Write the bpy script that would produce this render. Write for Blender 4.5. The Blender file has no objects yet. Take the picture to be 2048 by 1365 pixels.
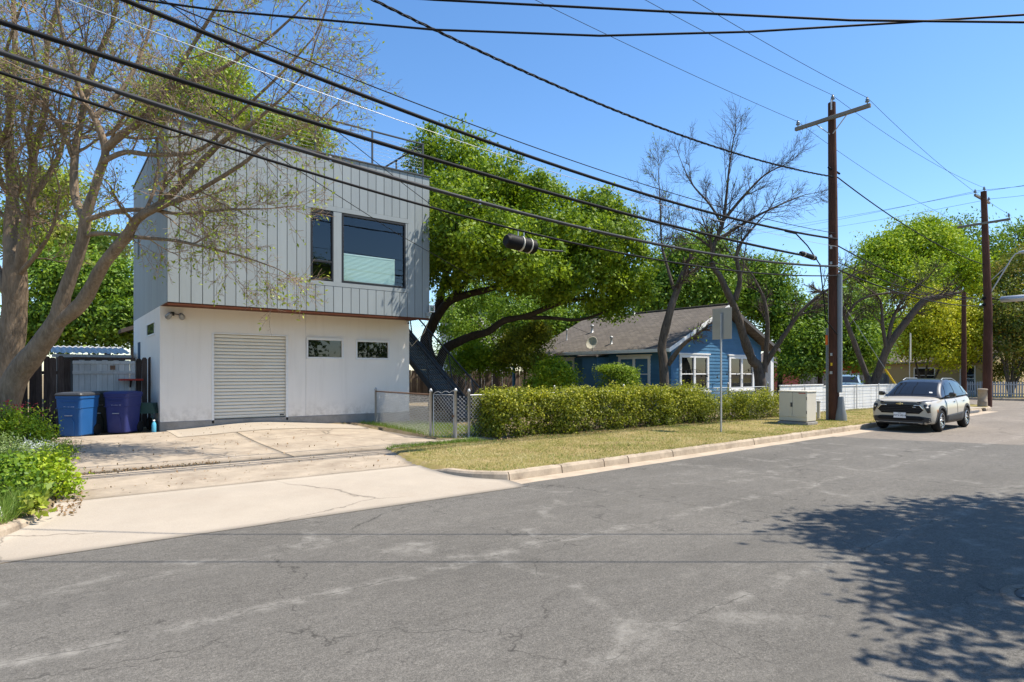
import bpy, math, random
import numpy as np
from mathutils import Vector, Matrix
sc = bpy.context.scene
COL = sc.collection
R = math.radians
random.seed(7); rng = np.random.default_rng(7)

# ---------------------------------------------------------------- camera, sky, sun, exposure
# world axes: X runs along the street (to the right and away), Y from the street towards the houses, road at z = 0
F, CX, HY, EYE = 1213.0, 1024.0, 747.0, 1.83          # focal length and horizon of the 2048 px wide photograph, eye height
CA, SA = 0.7923, 0.6101                                # cosine and sine of the angle between street and picture plane
cam = bpy.data.cameras.new('camera'); cam.lens = F / 2048 * 36; cam.sensor_width = 36
cam.shift_y = (HY - 682.5) / 2048; cam.clip_end = 2000; cam.clip_start = 0.05
cam_o = bpy.data.objects.new('camera', cam); COL.objects.link(cam_o)
cam_o.location = (0, 0, EYE); cam_o.rotation_euler = (R(90), 0, -math.atan2(SA, CA)); sc.camera = cam_o

SUN_EL, SUN_AZ = R(61), R(51)                          # azimuth measured from the street's -Y normal towards +X
sdir = Vector((math.sin(SUN_AZ) * math.cos(SUN_EL), -math.cos(SUN_AZ) * math.cos(SUN_EL), math.sin(SUN_EL)))
world = bpy.data.worlds.new('World'); sc.world = world; world.use_nodes = True
wn = world.node_tree; bg = wn.nodes['Background']
sky = wn.nodes.new('ShaderNodeTexSky'); sky.sky_type = 'NISHITA'; sky.sun_disc = False
sky.sun_elevation = SUN_EL; sky.sun_rotation = math.atan2(sdir.x, sdir.y); sky.altitude = 150
sky.air_density = 1.0; sky.dust_density = 0.35; sky.ozone_density = 3.0
hs = wn.nodes.new('ShaderNodeHueSaturation'); hs.inputs['Saturation'].default_value = 1.18
wn.links.new(sky.outputs[0], hs.inputs['Color']); wn.links.new(hs.outputs[0], bg.inputs[0]); bg.inputs[1].default_value = 0.148
sun = bpy.data.lights.new('sun', 'SUN'); sun.energy = 5.0; sun.angle = R(0.53); sun.color = (1.0, 0.93, 0.82)
sun_o = bpy.data.objects.new('sun', sun); COL.objects.link(sun_o)
sun_o.rotation_euler = sdir.to_track_quat('Z', 'Y').to_euler(); sun_o.location = (0, 0, 30)
vs = sc.view_settings; vs.view_transform = 'Standard'; vs.look = 'None'; vs.exposure = 0.66; vs.gamma = 1.0
sc.render.resolution_x, sc.render.resolution_y = 1024, 682
sc.cycles.max_bounces = 5; sc.cycles.diffuse_bounces = 3; sc.cycles.glossy_bounces = 3; sc.cycles.transparent_max_bounces = 16; sc.cycles.use_denoising = True

# ---------------------------------------------------------------- helpers
def S(px, py, d):                                      # a sight line of the photograph at depth d -> a point of the place
    r = (px - CX) / F * d
    return np.array((CA * r + SA * d, -SA * r + CA * d, EYE - (py - HY) / F * d))
def Sy(px, py, y):                                     # ... where it meets the plane Y = y
    k = (px - CX) / F
    return S(px, py, y / (CA - SA * k))
def Sx(px, py, x):                                     # ... the plane X = x
    k = (px - CX) / F
    return S(px, py, x / (SA + CA * k))
def Sz(px, py, z):                                     # ... the level z
    return S(px, py, (EYE - z) * F / (py - HY))

def tag(o, label=None, cat=None, group=None, kind=None):
    if label: o['label'] = label
    if cat: o['category'] = cat
    if group: o['group'] = group
    if kind: o['kind'] = kind
    return o
def thing(name, label, cat, loc=(0, 0, 0), rz=0.0, group=None):
    o = bpy.data.objects.new(name, None); COL.objects.link(o); o.empty_display_size = 0.2
    o.location = loc; o.rotation_euler = (0, 0, rz)
    return tag(o, label, cat, group)
def link(name, me, parent=None, loc=None, rot=None):
    o = bpy.data.objects.new(name, me); COL.objects.link(o)
    if parent is not None: o.parent = parent
    if loc is not None: o.location = loc
    if rot is not None: o.rotation_euler = rot
    return o
def copy_tree(o, parent=None):
    c = o.copy(); COL.objects.link(c); c.parent = parent
    for ch in list(o.children): copy_tree(ch, c)
    return c
def np_mesh(name, V, Fc, mats, smooth=False, tint=None):
    """V (n,3), Fc (m,k) array of one polygon size"""
    me = bpy.data.meshes.new(name)
    V = np.asarray(V, dtype=np.float32); Fc = np.asarray(Fc, dtype=np.int32); m, k = Fc.shape
    me.vertices.add(len(V)); me.vertices.foreach_set('co', V.ravel())
    me.loops.add(m * k); me.loops.foreach_set('vertex_index', Fc.ravel())
    me.polygons.add(m); me.polygons.foreach_set('loop_start', np.arange(0, m * k, k, dtype=np.int32))
    if smooth: me.polygons.foreach_set('use_smooth', np.ones(m, dtype=bool))
    for mt in (mats if isinstance(mats, (list, tuple)) else [mats]): me.materials.append(mt)
    if tint is not None:
        a = me.attributes.new('tint', 'FLOAT', 'FACE'); a.data.foreach_set('value', np.asarray(tint, dtype=np.float32))
    me.update(calc_edges=True)
    return me

class MB:
    """collects faces for one mesh"""
    def __init__(s): s.v = []; s.f = []; s.mi = []; s.sm = []
    def add(s, vs, fs, mi=0, smooth=False, M=None):
        b = len(s.v)
        s.v += [tuple(M @ Vector(p)) for p in vs] if M is not None else [tuple(p) for p in vs]
        for f in fs: s.f.append(tuple(b + i for i in f)); s.mi.append(mi); s.sm.append(smooth)
        return s
    def box(s, x0, x1, y0, y1, z0, z1, mi=0, M=None):
        return s.add([(x, y, z) for x in (x0, x1) for y in (y0, y1) for z in (z0, z1)],
                     [(0, 1, 3, 2), (4, 6, 7, 5), (0, 4, 5, 1), (2, 3, 7, 6), (0, 2, 6, 4), (1, 5, 7, 3)], mi, False, M)
    def cbox(s, x0, x1, y0, y1, z0, z1, b=0.01, mi=0, M=None):      # a box with chamfered edges
        vs = []; key = {}
        for i, x in enumerate((x0, x1)):
            for j, y in enumerate((y0, y1)):
                for k, z in enumerate((z0, z1)):
                    dx, dy, dz = (b if i == 0 else -b), (b if j == 0 else -b), (b if k == 0 else -b)
                    for a, p in enumerate(((x, y + dy, z + dz), (x + dx, y, z + dz), (x + dx, y + dy, z))):
                        key[i, j, k, a] = len(vs); vs.append(p)
        K = key; fs = []
        for i in (0, 1):
            fs.append([K[i, 0, 0, 0], K[i, 0, 1, 0], K[i, 1, 1, 0], K[i, 1, 0, 0]][::1 if i == 0 else -1])
            fs.append([K[0, i, 0, 1], K[1, i, 0, 1], K[1, i, 1, 1], K[0, i, 1, 1]][::1 if i == 0 else -1])
            fs.append([K[0, 0, i, 2], K[0, 1, i, 2], K[1, 1, i, 2], K[1, 0, i, 2]][::1 if i == 0 else -1])
        for i in (0, 1):
            for j in (0, 1):
                fs.append([K[i, j, 0, 0], K[i, j, 1, 0], K[i, j, 1, 1], K[i, j, 0, 1]])
                fs.append([K[i, 0, j, 0], K[i, 1, j, 0], K[i, 1, j, 2], K[i, 0, j, 2]])
                fs.append([K[0, i, j, 1], K[1, i, j, 1], K[1, i, j, 2], K[0, i, j, 2]])
                for k in (0, 1): fs.append([K[i, j, k, 0], K[i, j, k, 1], K[i, j, k, 2]])
        return s.add(vs, fs, mi, False, M)
    def tube(s, pts, rad, n=8, mi=0, cap=True, smooth=True):
        pts = [Vector(p) for p in pts]; m = len(pts)
        rad = [rad] * m if not hasattr(rad, '__len__') else list(rad)
        vs = []; fs = []
        t0 = (pts[1] - pts[0]).normalized()
        u = t0.cross(Vector((0, 0, 1)) if abs(t0.z) < 0.9 else Vector((1, 0, 0))).normalized()
        for i in range(m):
            t = (pts[min(i + 1, m - 1)] - pts[max(i - 1, 0)])
            t = t.normalized() if t.length > 1e-9 else t0
            u = (u - t * u.dot(t)).normalized(); w = t.cross(u)
            for k in range(n):
                a = 2 * math.pi * k / n
                vs.append(pts[i] + (u * math.cos(a) + w * math.sin(a)) * rad[i])
        for i in range(m - 1):
            for k in range(n):
                k2 = (k + 1) % n; fs.append((i * n + k, i * n + k2, i * n + n + k2, i * n + n + k))
        s.add(vs, fs, mi, smooth)
        if cap:
            s.add(vs[:n], [tuple(range(n))[::-1]], mi); s.add(vs[-n:], [tuple(range(n))], mi)
        return s
    def lathe(s, prof, n=16, mi=0, M=None, smooth=True, cap=True):             # prof: (radius, z)
        vs = []; fs = []
        for r, z in prof:
            for k in range(n):
                a = 2 * math.pi * k / n; vs.append((r * math.cos(a), r * math.sin(a), z))
        for i in range(len(prof) - 1):
            for k in range(n):
                k2 = (k + 1) % n; fs.append((i * n + k, i * n + k2, i * n + n + k2, i * n + n + k))
        s.add(vs, fs, mi, smooth, M)
        for i, rv in ((0, True), (len(prof) - 1, False)):
            if prof[i][0] > 1e-4 and cap:
                ring = vs[i * n:i * n + n]; s.add(ring, [tuple(range(n))[::-1] if rv else tuple(range(n))], mi, False, M)
        return s
    def prism(s, poly, a0, a1, axis='y', mi=0, M=None):              # polygon (two coordinates) extruded along an axis
        def P(p, a): return {'y': (p[0], a, p[1]), 'x': (a, p[0], p[1]), 'z': (p[0], p[1], a)}[axis]
        n = len(poly); vs = [P(p, a0) for p in poly] + [P(p, a1) for p in poly]
        fs = [tuple(range(n)), tuple(range(2 * n - 1, n - 1, -1))] + [(i, i + n, (i + 1) % n + n, (i + 1) % n) for i in range(n)]
        return s.add(vs, fs, mi, False, M)
    def mesh(s, name, mats):
        me = bpy.data.meshes.new(name); me.from_pydata(s.v, [], s.f)
        for mt in (mats if isinstance(mats, (list, tuple)) else [mats]): me.materials.append(mt)
        me.polygons.foreach_set('material_index', s.mi); me.polygons.foreach_set('use_smooth', s.sm)
        me.update(); return me
    def build(s, name, mats, parent=None, loc=None, rot=None, fix=False):
        me = s.mesh(name, mats)
        if fix: fixn(me)
        return link(name, me, parent, loc, rot)
def fixn(me):
    import bmesh
    bm = bmesh.new(); bm.from_mesh(me); bmesh.ops.remove_doubles(bm, verts=bm.verts, dist=1e-5)
    bmesh.ops.recalc_face_normals(bm, faces=bm.faces); bm.to_mesh(me); bm.free()
def text_mesh(txt, size, mat, depth=0.002):
    cu = bpy.data.curves.new('lettering', 'FONT'); cu.body = txt; cu.size = size; cu.extrude = depth
    cu.align_x = 'CENTER'; cu.align_y = 'CENTER'
    o = bpy.data.objects.new('lettering', cu); COL.objects.link(o)
    dg = bpy.context.evaluated_depsgraph_get(); me = bpy.data.meshes.new_from_object(o.evaluated_get(dg))
    bpy.data.objects.remove(o); me.materials.clear(); me.materials.append(mat); return me

# ---------------------------------------------------------------- materials
class NT:
    def __init__(s, name):
        s.m = bpy.data.materials.new(name); s.m.use_nodes = True; s.t = s.m.node_tree
        s.b = s.t.nodes['Principled BSDF']; s.out = s.t.nodes['Material Output']
        s.pos = s.n('ShaderNodeNewGeometry').outputs['Position']
    def n(s, typ, **kw):
        nd = s.t.nodes.new(typ)
        for k, v in kw.items():
            if k.startswith('i_'):
                key = k[2:].replace('_', ' ')
                key = int(key) if key.isdigit() else key
                s.set(nd.inputs[key], v)
            else: setattr(nd, k, v)
        return nd
    def set(s, sock, v):
        if hasattr(v, 'is_output') or isinstance(v, bpy.types.NodeSocket): s.t.links.new(v, sock)
        else: sock.default_value = v
    def scale(s, vec, sx, sy, sz):
        return s.n('ShaderNodeVectorMath', operation='MULTIPLY', i_0=vec, i_1=(sx, sy, sz)).outputs[0]
    def noise(s, sc_, det=5, rough=0.55, vec=None, dist=0.0, out='Fac'):
        return s.n('ShaderNodeTexNoise', i_Vector=vec if vec is not None else s.pos, i_Scale=sc_, i_Detail=det, i_Roughness=rough, i_Distortion=dist).outputs[out]
    def vor(s, sc_, feat='F1', out='Distance', vec=None, rnd=1.0):
        return s.n('ShaderNodeTexVoronoi', feature=feat, i_Vector=vec if vec is not None else s.pos, i_Scale=sc_, i_Randomness=rnd).outputs[out]
    def ramp(s, fac, *stops):
        nd = s.n('ShaderNodeValToRGB', i_Fac=fac); el = nd.color_ramp.elements
        while len(el) < len(stops): el.new(0.5)
        for e, (p, c) in zip(el, stops):
            e.position = p; e.color = (c, c, c, 1) if not hasattr(c, '__len__') else (*c[:3], 1)
        return nd.outputs[0]
    def mix(s, fac, a, b, mode='MIX'):
        nd = s.n('ShaderNodeMix', data_type='RGBA', blend_type=mode)
        s.set(nd.inputs[0], fac)
        for sock, v in ((nd.inputs[6], a), (nd.inputs[7], b)):
            if not isinstance(v, bpy.types.NodeSocket): v = (v, v, v, 1) if not hasattr(v, '__len__') else (*v[:3], 1)
            s.set(sock, v)
        return nd.outputs[2]
    def math(s, op, a, b=0.0, clamp=False):
        return s.n('ShaderNodeMath', operation=op, use_clamp=clamp, i_0=a, i_1=b).outputs[0]
    def bump(s, h, strength=0.3, dist=0.02, normal=None):
        nd = s.n('ShaderNodeBump', i_Height=h, i_Strength=strength, i_Distance=dist)
        if normal is not None: s.set(nd.inputs['Normal'], normal)
        return nd.outputs[0]
    def done(s, col=None, rough=0.8, nrm=None, spec=0.3, metal=0.0):
        if col is not None:
            if not isinstance(col, bpy.types.NodeSocket): col = (*col[:3], 1)
            s.set(s.b.inputs['Base Color'], col)
        s.set(s.b.inputs['Roughness'], rough); s.b.inputs['Specular IOR Level'].default_value = spec
        s.set(s.b.inputs['Metallic'], metal)
        if nrm is not None: s.set(s.b.inputs['Normal'], nrm)
        return s.m
    def rnd(s): return s.n('ShaderNodeObjectInfo').outputs['Random']
def plain(name, c, rough=0.6, var=0.12, sc_=6.0, spec=0.3, metal=0.0, bump=0.0, bsc=40.0, stretch=None, objvar=0.0, dirt=None):
    t = NT(name); vec = t.scale(t.pos, *stretch) if stretch else t.pos
    c = np.array(c); col = t.mix(t.noise(sc_, 6, 0.6, vec), tuple(c * (1 - var)), tuple(np.minimum(c * (1 + var), 0.95)))
    if objvar:
        col = t.mix(1.0, col, t.ramp(t.rnd(), (0, 1 - objvar), (1, 1 + 0 * objvar)), 'MULTIPLY')
    if dirt is not None:                                # worn or dirty blotches (colour, scale, amount)
        dc, ds, da = dirt; col = t.mix(t.ramp(t.noise(ds, 8, 0.65), (0.5, 0.0), (0.72, da)), col, dc)
    nr = t.bump(t.noise(bsc, 4, 0.6, vec), bump, 0.01) if bump else None
    return t.done(col, rough, nr, spec, metal)
def wood(name, c1, c2, rough=0.85, axis='z', objvar=0.45):
    t = NT(name); st = {'z': (9, 9, 0.7), 'x': (0.7, 9, 9), 'y': (9, 0.7, 9)}[axis]
    g = t.noise(4.0, 7, 0.65, t.scale(t.pos, *st), 0.6)
    col = t.mix(t.ramp(g, (0.3, 0.0), (0.7, 1.0)), c1, c2)
    col = t.mix(t.ramp(t.noise(0.9, 4), (0.4, 0.0), (0.7, 0.5)), col, tuple(np.array(c1) * 0.7))
    col = t.mix(1.0, col, t.ramp(t.rnd(), (0, 1 - objvar), (1, 1.0)), 'MULTIPLY')
    return t.done(col, rough, t.bump(g, 0.35, 0.006), 0.15)
def leaf(name, ca, cb, cc, trans=0.33):
    t = NT(name); a = t.n('ShaderNodeAttribute', attribute_name='tint').outputs['Fac']
    col = t.ramp(a, (0.0, ca), (0.55, cb), (1.0, cc))
    d = t.n('ShaderNodeBsdfDiffuse', i_Color=col); tr = t.n('ShaderNodeBsdfTranslucent', i_Color=t.mix(0.35, col, (0.30, 0.42, 0.02)))
    m1 = t.n('ShaderNodeMixShader', i_0=trans); t.t.links.new(d.outputs[0], m1.inputs[1]); t.t.links.new(tr.outputs[0], m1.inputs[2])
    gl = t.n('ShaderNodeBsdfGlossy', i_Roughness=0.55, i_Color=(1, 1, 1, 1)); m2 = t.n('ShaderNodeMixShader', i_0=0.02)
    t.t.links.new(m1.outputs[0], m2.inputs[1]); t.t.links.new(gl.outputs[0], m2.inputs[2]); t.t.links.new(m2.outputs[0], t.out.inputs[0])
    return t.m
def bark(name, c1, c2, sc_=1.0):
    t = NT(name); v = t.scale(t.pos, 7 * sc_, 7 * sc_, 1.6 * sc_)
    g = t.noise(2.5, 8, 0.65, v, 0.8); w = t.vor(2.2, 'DISTANCE_TO_EDGE', vec=v)
    col = t.mix(t.ramp(g, (0.3, 0.0), (0.7, 1.0)), c1, c2)
    col = t.mix(t.ramp(t.noise(1.7, 4), (0.5, 0.0), (0.75, 0.5)), col, tuple(np.array(c2) * 1.25))
    return t.done(col, 0.95, t.bump(t.mix(0.5, g, w), 0.8, 0.03), 0.1)
def glass(name, tint=(0.75, 0.82, 0.86), body=(0.01, 0.014, 0.018), thru=0.75):
    t = NT(name); tr = t.n('ShaderNodeBsdfTransparent', i_Color=(*tint, 1)); gl = t.n('ShaderNodeBsdfGlossy', i_Roughness=0.015, i_Color=(0.95, 0.97, 1, 1))
    df = t.n('ShaderNodeBsdfDiffuse', i_Color=(*body, 1)); m0 = t.n('ShaderNodeMixShader', i_0=thru)
    t.t.links.new(df.outputs[0], m0.inputs[1]); t.t.links.new(tr.outputs[0], m0.inputs[2])
    nr = t.bump(t.noise(0.7, 2), 0.02, 0.05); t.set(gl.inputs['Normal'], nr)
    fr = t.n('ShaderNodeFresnel', i_IOR=1.55)
    m1 = t.n('ShaderNodeMixShader', i_0=t.math('MULTIPLY', t.math('ADD', t.math('MULTIPLY', fr.outputs[0], 1.05), 0.01, True), t.math('SUBTRACT', 1.0, t.n('ShaderNodeNewGeometry').outputs['Backfacing'])))
    t.t.links.new(m0.outputs[0], m1.inputs[1]); t.t.links.new(gl.outputs[0], m1.inputs[2]); t.t.links.new(m1.outputs[0], t.out.inputs[0])
    return t.m
def carpaint(name, c, metal=0.0):
    t = NT(name); t.b.inputs['Coat Weight'].default_value = 0.45; t.b.inputs['Coat Roughness'].default_value = 0.04
    return t.done(c, 0.35, None, 0.5, metal)

def asphalt(name, base, wear, light, seed):
    t = NT(name); p = t.n('ShaderNodeVectorMath', operation='ADD', i_0=t.pos, i_1=(seed, seed * 2, 0)).outputs[0]
    agg = t.noise(150, 3, 0.7, p); agg2 = t.vor(130, vec=p, out='Color'); sep = t.n('ShaderNodeSeparateColor', i_0=agg2).outputs[0]
    big = t.noise(0.35, 5, 0.6, p); tracks = t.noise(0.5, 5, 0.6, t.scale(p, 0.25, 1.6, 1))
    col = t.mix(t.ramp(big, (0.35, 0.0), (0.7, 1.0)), tuple(np.array(base) * 0.84), tuple(np.array(base) * 1.12))
    col = t.mix(t.ramp(tracks, (0.48, 0.0), (0.66, 0.5)), col, wear)
    col = t.mix(t.ramp(t.math('MULTIPLY', t.noise(1.1, 9, 0.72, t.scale(p, 0.5, 1.3, 1)), t.ramp(t.noise(0.22, 3, 0.5, p), (0.45, 0.3), (0.62, 1.0))), (0.54, 0.0), (0.68, 0.30)), col, light)
    col = t.mix(1.0, col, t.ramp(agg, (0.28, 0.45), (0.72, 1.55)), 'MULTIPLY')
    col = t.mix(1.0, col, t.ramp(t.noise(42, 4, 0.75, p), (0.3, 0.68), (0.7, 1.32)), 'MULTIPLY')
    col = t.mix(1.0, col, t.ramp(t.noise(9, 6, 0.7, t.scale(p, 0.6, 1.2, 1)), (0.3, 0.84), (0.7, 1.16)), 'MULTIPLY')
    col = t.mix(t.ramp(t.noise(0.8, 3, 0.5, t.scale(p, 0.06, 1.0, 1)), (0.52, 0.0), (0.62, 0.35)), col, tuple(np.array(base) * 0.72))
    col = t.mix(t.ramp(sep, (0.84, 0.0), (1.0, 0.30)), col, light)
    # hairline cracks: edges of warped cells, only in places
    pw = t.n('ShaderNodeVectorMath', operation='ADD', i_0=p, i_1=t.scale(t.noise(0.9, 5, 0.6, p, out='Color'), 1.6, 1.6, 0)).outputs[0]
    cr = t.vor(0.33, 'DISTANCE_TO_EDGE', vec=pw); pw2 = t.scale(pw, 1.3, 1.3, 1); cr2 = t.vor(0.9, 'DISTANCE_TO_EDGE', vec=pw2)
    k1 = t.ramp(cr, (0.0, 1.0), (0.0045, 0.0)); k2 = t.math('MULTIPLY', t.ramp(cr2, (0.0, 1.0), (0.009, 0.0)), t.ramp(t.noise(0.3, 3, 0.5, p), (0.5, 0.0), (0.6, 1.0)))
    k = t.math('MULTIPLY', t.math('MAXIMUM', k1, k2), t.ramp(t.noise(1.3, 4, 0.6, p), (0.44, 0.0), (0.52, 0.8)))
    col = t.mix(k, col, tuple(np.array(base) * 0.3))
    # pale dust rubbed in along old seams
    sm = t.ramp(t.vor(0.24, 'DISTANCE_TO_EDGE', vec=pw), (0.0, 1.0), (0.035, 0.0))
    sm = t.math('MULTIPLY', sm, t.ramp(t.noise(2.2, 8, 0.75, p), (0.48, 0.0), (0.68, 0.8)))
    col = t.mix(sm, col, light)
    # lengthwise paving seams with pale dust and a dark hairline
    y = t.n('ShaderNodeSeparateXYZ', i_0=t.pos).outputs[1]; wob = t.math('MULTIPLY', t.math('SUBTRACT', t.noise(0.55, 5, 0.6, t.scale(p, 1, 0.2, 1)), 0.5), 0.75)
    for y0, am in ((4.9, 0.7), (2.75, 0.6), (6.3, 0.3)):
        dd = t.math('ABSOLUTE', t.math('SUBTRACT', t.math('ADD', y, wob), y0))
        col = t.mix(t.math('MULTIPLY', t.ramp(dd, (0.0, 1.0), (0.13, 0.0)), t.ramp(t.noise(3.2, 9, 0.75, p), (0.47, 0.0), (0.66, am))), col, tuple(np.array(light) * 1.25))
        col = t.mix(t.math('MULTIPLY', t.ramp(dd, (0.0, 1.0), (0.010, 0.0)), t.ramp(t.noise(0.8, 3, 0.6, p), (0.45, 0.0), (0.55, 0.7))), col, tuple(np.array(base) * 0.3))
    h = t.mix(0.5, agg, sep); return t.done(col, 0.88, t.bump(h, 0.55, 0.008), 0.25)
def concrete(name, c, stain, var=0.13, stainamt=0.5, sc_=1.0, crack=0.0):
    t = NT(name); c = np.array(c)
    col = t.mix(t.ramp(t.noise(1.1 * sc_, 7, 0.65), (0.3, 0.0), (0.7, 1.0)), tuple(c * (1 - var)), tuple(np.minimum(c * (1 + var), 0.9)))
    col = t.mix(t.ramp(t.noise(0.6 * sc_, 8, 0.7), (0.5, 0.0), (0.7, stainamt)), col, stain)
    col = t.mix(1.0, col, t.ramp(t.noise(90, 3, 0.7), (0.3, 0.86), (0.7, 1.1)), 'MULTIPLY')
    if crack:
        pw = t.n('ShaderNodeVectorMath', operation='ADD', i_0=t.pos, i_1=t.scale(t.noise(1.5, 5, 0.6, out='Color'), 0.5, 0.5, 0)).outputs[0]
        k = t.ramp(t.vor(crack, 'DISTANCE_TO_EDGE', vec=pw), (0.0, 1.0), (0.006, 0.0))
        col = t.mix(t.math('MULTIPLY', k, t.ramp(t.noise(0.45, 2), (0.5, 0.0), (0.56, 0.8))), col, tuple(c * 0.3))
    return t.done(col, 0.9, t.bump(t.noise(120, 4, 0.7), 0.25, 0.006), 0.2)
def grassground(name, ca, cb, cc):
    t = NT(name)
    col = t.mix(t.ramp(t.noise(1.3, 7, 0.7), (0.35, 0.0), (0.65, 1.0)), ca, cb)
    col = t.mix(t.ramp(t.noise(4.0, 7, 0.7), (0.5, 0.0), (0.75, 0.8)), col, cc)
    return t.done(col, 1.0, t.bump(t.noise(60, 5, 0.7), 0.7, 0.03), 0.05)

M = {}
M['asphalt'] = asphalt('asphalt', (0.128, 0.118, 0.102), (0.148, 0.137, 0.120), (0.28, 0.262, 0.228), 0.0)
M['asphalt_old'] = asphalt('asphalt_old', (0.205, 0.175, 0.142), (0.225, 0.195, 0.16), (0.30, 0.265, 0.225), 31.0)
M['conc_apron'] = concrete('conc_apron', (0.385, 0.33, 0.262), (0.31, 0.25, 0.19), 0.07, 0.35, 1.0, 0.34)
M['conc_drive'] = concrete('conc_drive', (0.37, 0.305, 0.23), (0.21, 0.16, 0.115), 0.18, 0.65, 2.2, 0.30)
M['conc_gutter'] = concrete('conc_gutter', (0.43, 0.35, 0.26), (0.30, 0.235, 0.17), 0.15, 0.6, 2.5)
M['conc_kerb'] = concrete('conc_kerb', (0.40, 0.325, 0.24), (0.19, 0.14, 0.10), 0.25, 0.75, 3.0)
M['conc_base'] = concrete('conc_base', (0.30, 0.285, 0.26), (0.17, 0.155, 0.135), 0.15, 0.6, 3.0)
M['dirt'] = grassground('dirt', (0.20, 0.15, 0.095), (0.28, 0.215, 0.13), (0.14, 0.15, 0.05))
M['lawn'] = grassground('lawn', (0.33, 0.245, 0.115), (0.22, 0.20, 0.06), (0.42, 0.32, 0.175))
def stucco():
    t = NT('stucco'); c = np.array((0.86, 0.80, 0.715))
    col = t.mix(t.noise(1.2, 6, 0.6), tuple(c * 0.96), tuple(c * 1.03))
    z = t.n('ShaderNodeSeparateXYZ', i_0=t.pos).outputs[2]
    st = t.noise(2.2, 6, 0.65, t.scale(t.pos, 2.2, 2.2, 0.16))
    col = t.mix(t.ramp(st, (0.5, 0.0), (0.75, 0.24)), col, (0.58, 0.52, 0.44))
    sp = t.math('MULTIPLY', t.n('ShaderNodeMapRange', i_0=z, i_1=0.5, i_2=1.0, i_3=1.0, i_4=0.0).outputs[0], t.ramp(t.noise(5.0, 7, 0.7), (0.42, 0.0), (0.7, 0.7)))
    col = t.mix(sp, col, (0.42, 0.37, 0.30))
    return t.done(col, 0.9, t.bump(t.noise(48, 5, 0.65), 0.45, 0.012), 0.15)
M['stucco'] = stucco()
M['stucco_old'] = plain('stucco', (0.72, 0.675, 0.61), 0.9, 0.035, 1.2, 0.15, bump=0.35, bsc=55, dirt=((0.60, 0.56, 0.51), 0.6, 0.35))
def clad():
    t = NT('clad'); c = np.array((0.275, 0.305, 0.31))
    col = t.mix(t.noise(1.6, 6, 0.6, t.scale(t.pos, 6, 6, 0.4)), tuple(c * 0.95), tuple(c * 1.05))
    col = t.mix(t.ramp(t.noise(2.6, 7, 0.7, t.scale(t.pos, 2.4, 2.4, 0.13)), (0.52, 0.0), (0.78, 0.5)), col, tuple(c * 0.72))
    col = t.mix(t.ramp(t.noise(0.55, 4, 0.6), (0.45, 0.0), (0.75, 0.4)), col, tuple(c * 1.15))
    col = t.mix(1.0, col, t.ramp(t.rnd(), (0, 0.90), (1, 1.0)), 'MULTIPLY')
    return t.done(col, 0.6, t.bump(t.noise(30, 4, 0.6, t.scale(t.pos, 6, 6, 0.4)), 0.1, 0.01), 0.3)
M['clad'] = clad()
M['clad_dark'] = plain('clad_dark', (0.045, 0.05, 0.052), 0.8, 0.1)
M['soffit'] = wood('soffit', (0.10, 0.03, 0.014), (0.15, 0.05, 0.022), 0.6, 'x', 0.2)
M['roller'] = plain('roller', (0.74, 0.70, 0.60), 0.55, 0.05, 1.5, 0.3, dirt=((0.62, 0.52, 0.36), 1.3, 0.35))
M['white'] = plain('white', (0.78, 0.77, 0.74), 0.6, 0.05, 4, 0.3, dirt=((0.6, 0.57, 0.52), 3.0, 0.3))
M['winframe_dark'] = plain('winframe_dark', (0.022, 0.023, 0.025), 0.45, 0.1)
M['glass'] = glass('glass', (0.92, 0.96, 0.96), (0.01, 0.014, 0.018), 0.97)
M['glass_dark'] = glass('glass_dark', (0.45, 0.48, 0.48), (0.02, 0.022, 0.022), 0.6)
M['blind'] = plain('blind', (0.76, 0.88, 0.80), 0.8, 0.03)
M['shade_dark'] = plain('shade_dark', (0.045, 0.047, 0.045), 0.9, 0.15)
M['room'] = plain('room', (0.16, 0.16, 0.16), 0.95, 0.1)
M['stair_sheet'] = plain('stair_sheet', (0.055, 0.07, 0.085), 0.4, 0.2, 5, 0.4)
M['steel_dark'] = plain('steel_dark', (0.05, 0.053, 0.058), 0.5, 0.2, 5, 0.4)
M['steel_grey'] = plain('steel_grey', (0.30, 0.31, 0.31), 0.45, 0.15, 5, 0.5, 0.6)
M['galv'] = plain('galv', (0.46, 0.46, 0.45), 0.45, 0.2, 9, 0.5, 0.4)
M['rust'] = plain('rust', (0.20, 0.12, 0.075), 0.8, 0.3, 12)
M['black_rubber'] = plain('black_rubber', (0.010, 0.010, 0.011), 0.6, 0.2, 20, 0.2)
M['cable'] = plain('cable', (0.012, 0.012, 0.013), 0.65, 0.2, 20, 0.12)
M['cable_grey'] = plain('cable_grey', (0.035, 0.035, 0.038), 0.6, 0.2, 20, 0.2)
M['cable_alu'] = plain('cable_alu', (0.45, 0.46, 0.47), 0.4, 0.2, 20, 0.5, 0.5)
M['pole'] = wood('pole', (0.055, 0.026, 0.017), (0.125, 0.058, 0.038), 0.85, 'z', 0.0)
M['pole_red'] = wood('pole_red', (0.065, 0.030, 0.020), (0.135, 0.062, 0.044), 0.85, 'z', 0.0)
M['arm_wood'] = wood('arm_wood', (0.17, 0.15, 0.125), (0.28, 0.255, 0.22), 0.9, 'x', 0.1)
M['porcelain'] = plain('porcelain', (0.16, 0.18, 0.19), 0.2, 0.15, 9, 0.5)
M['conduit'] = plain('conduit', (0.20, 0.225, 0.24), 0.5, 0.1, 4, 0.4)
M['cabinet'] = plain('cabinet', (0.60, 0.56, 0.46), 0.5, 0.05, 3, 0.35, dirt=((0.48, 0.43, 0.33), 2.0, 0.35))
M['red'] = plain('red', (0.42, 0.035, 0.02), 0.5, 0.15)
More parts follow.
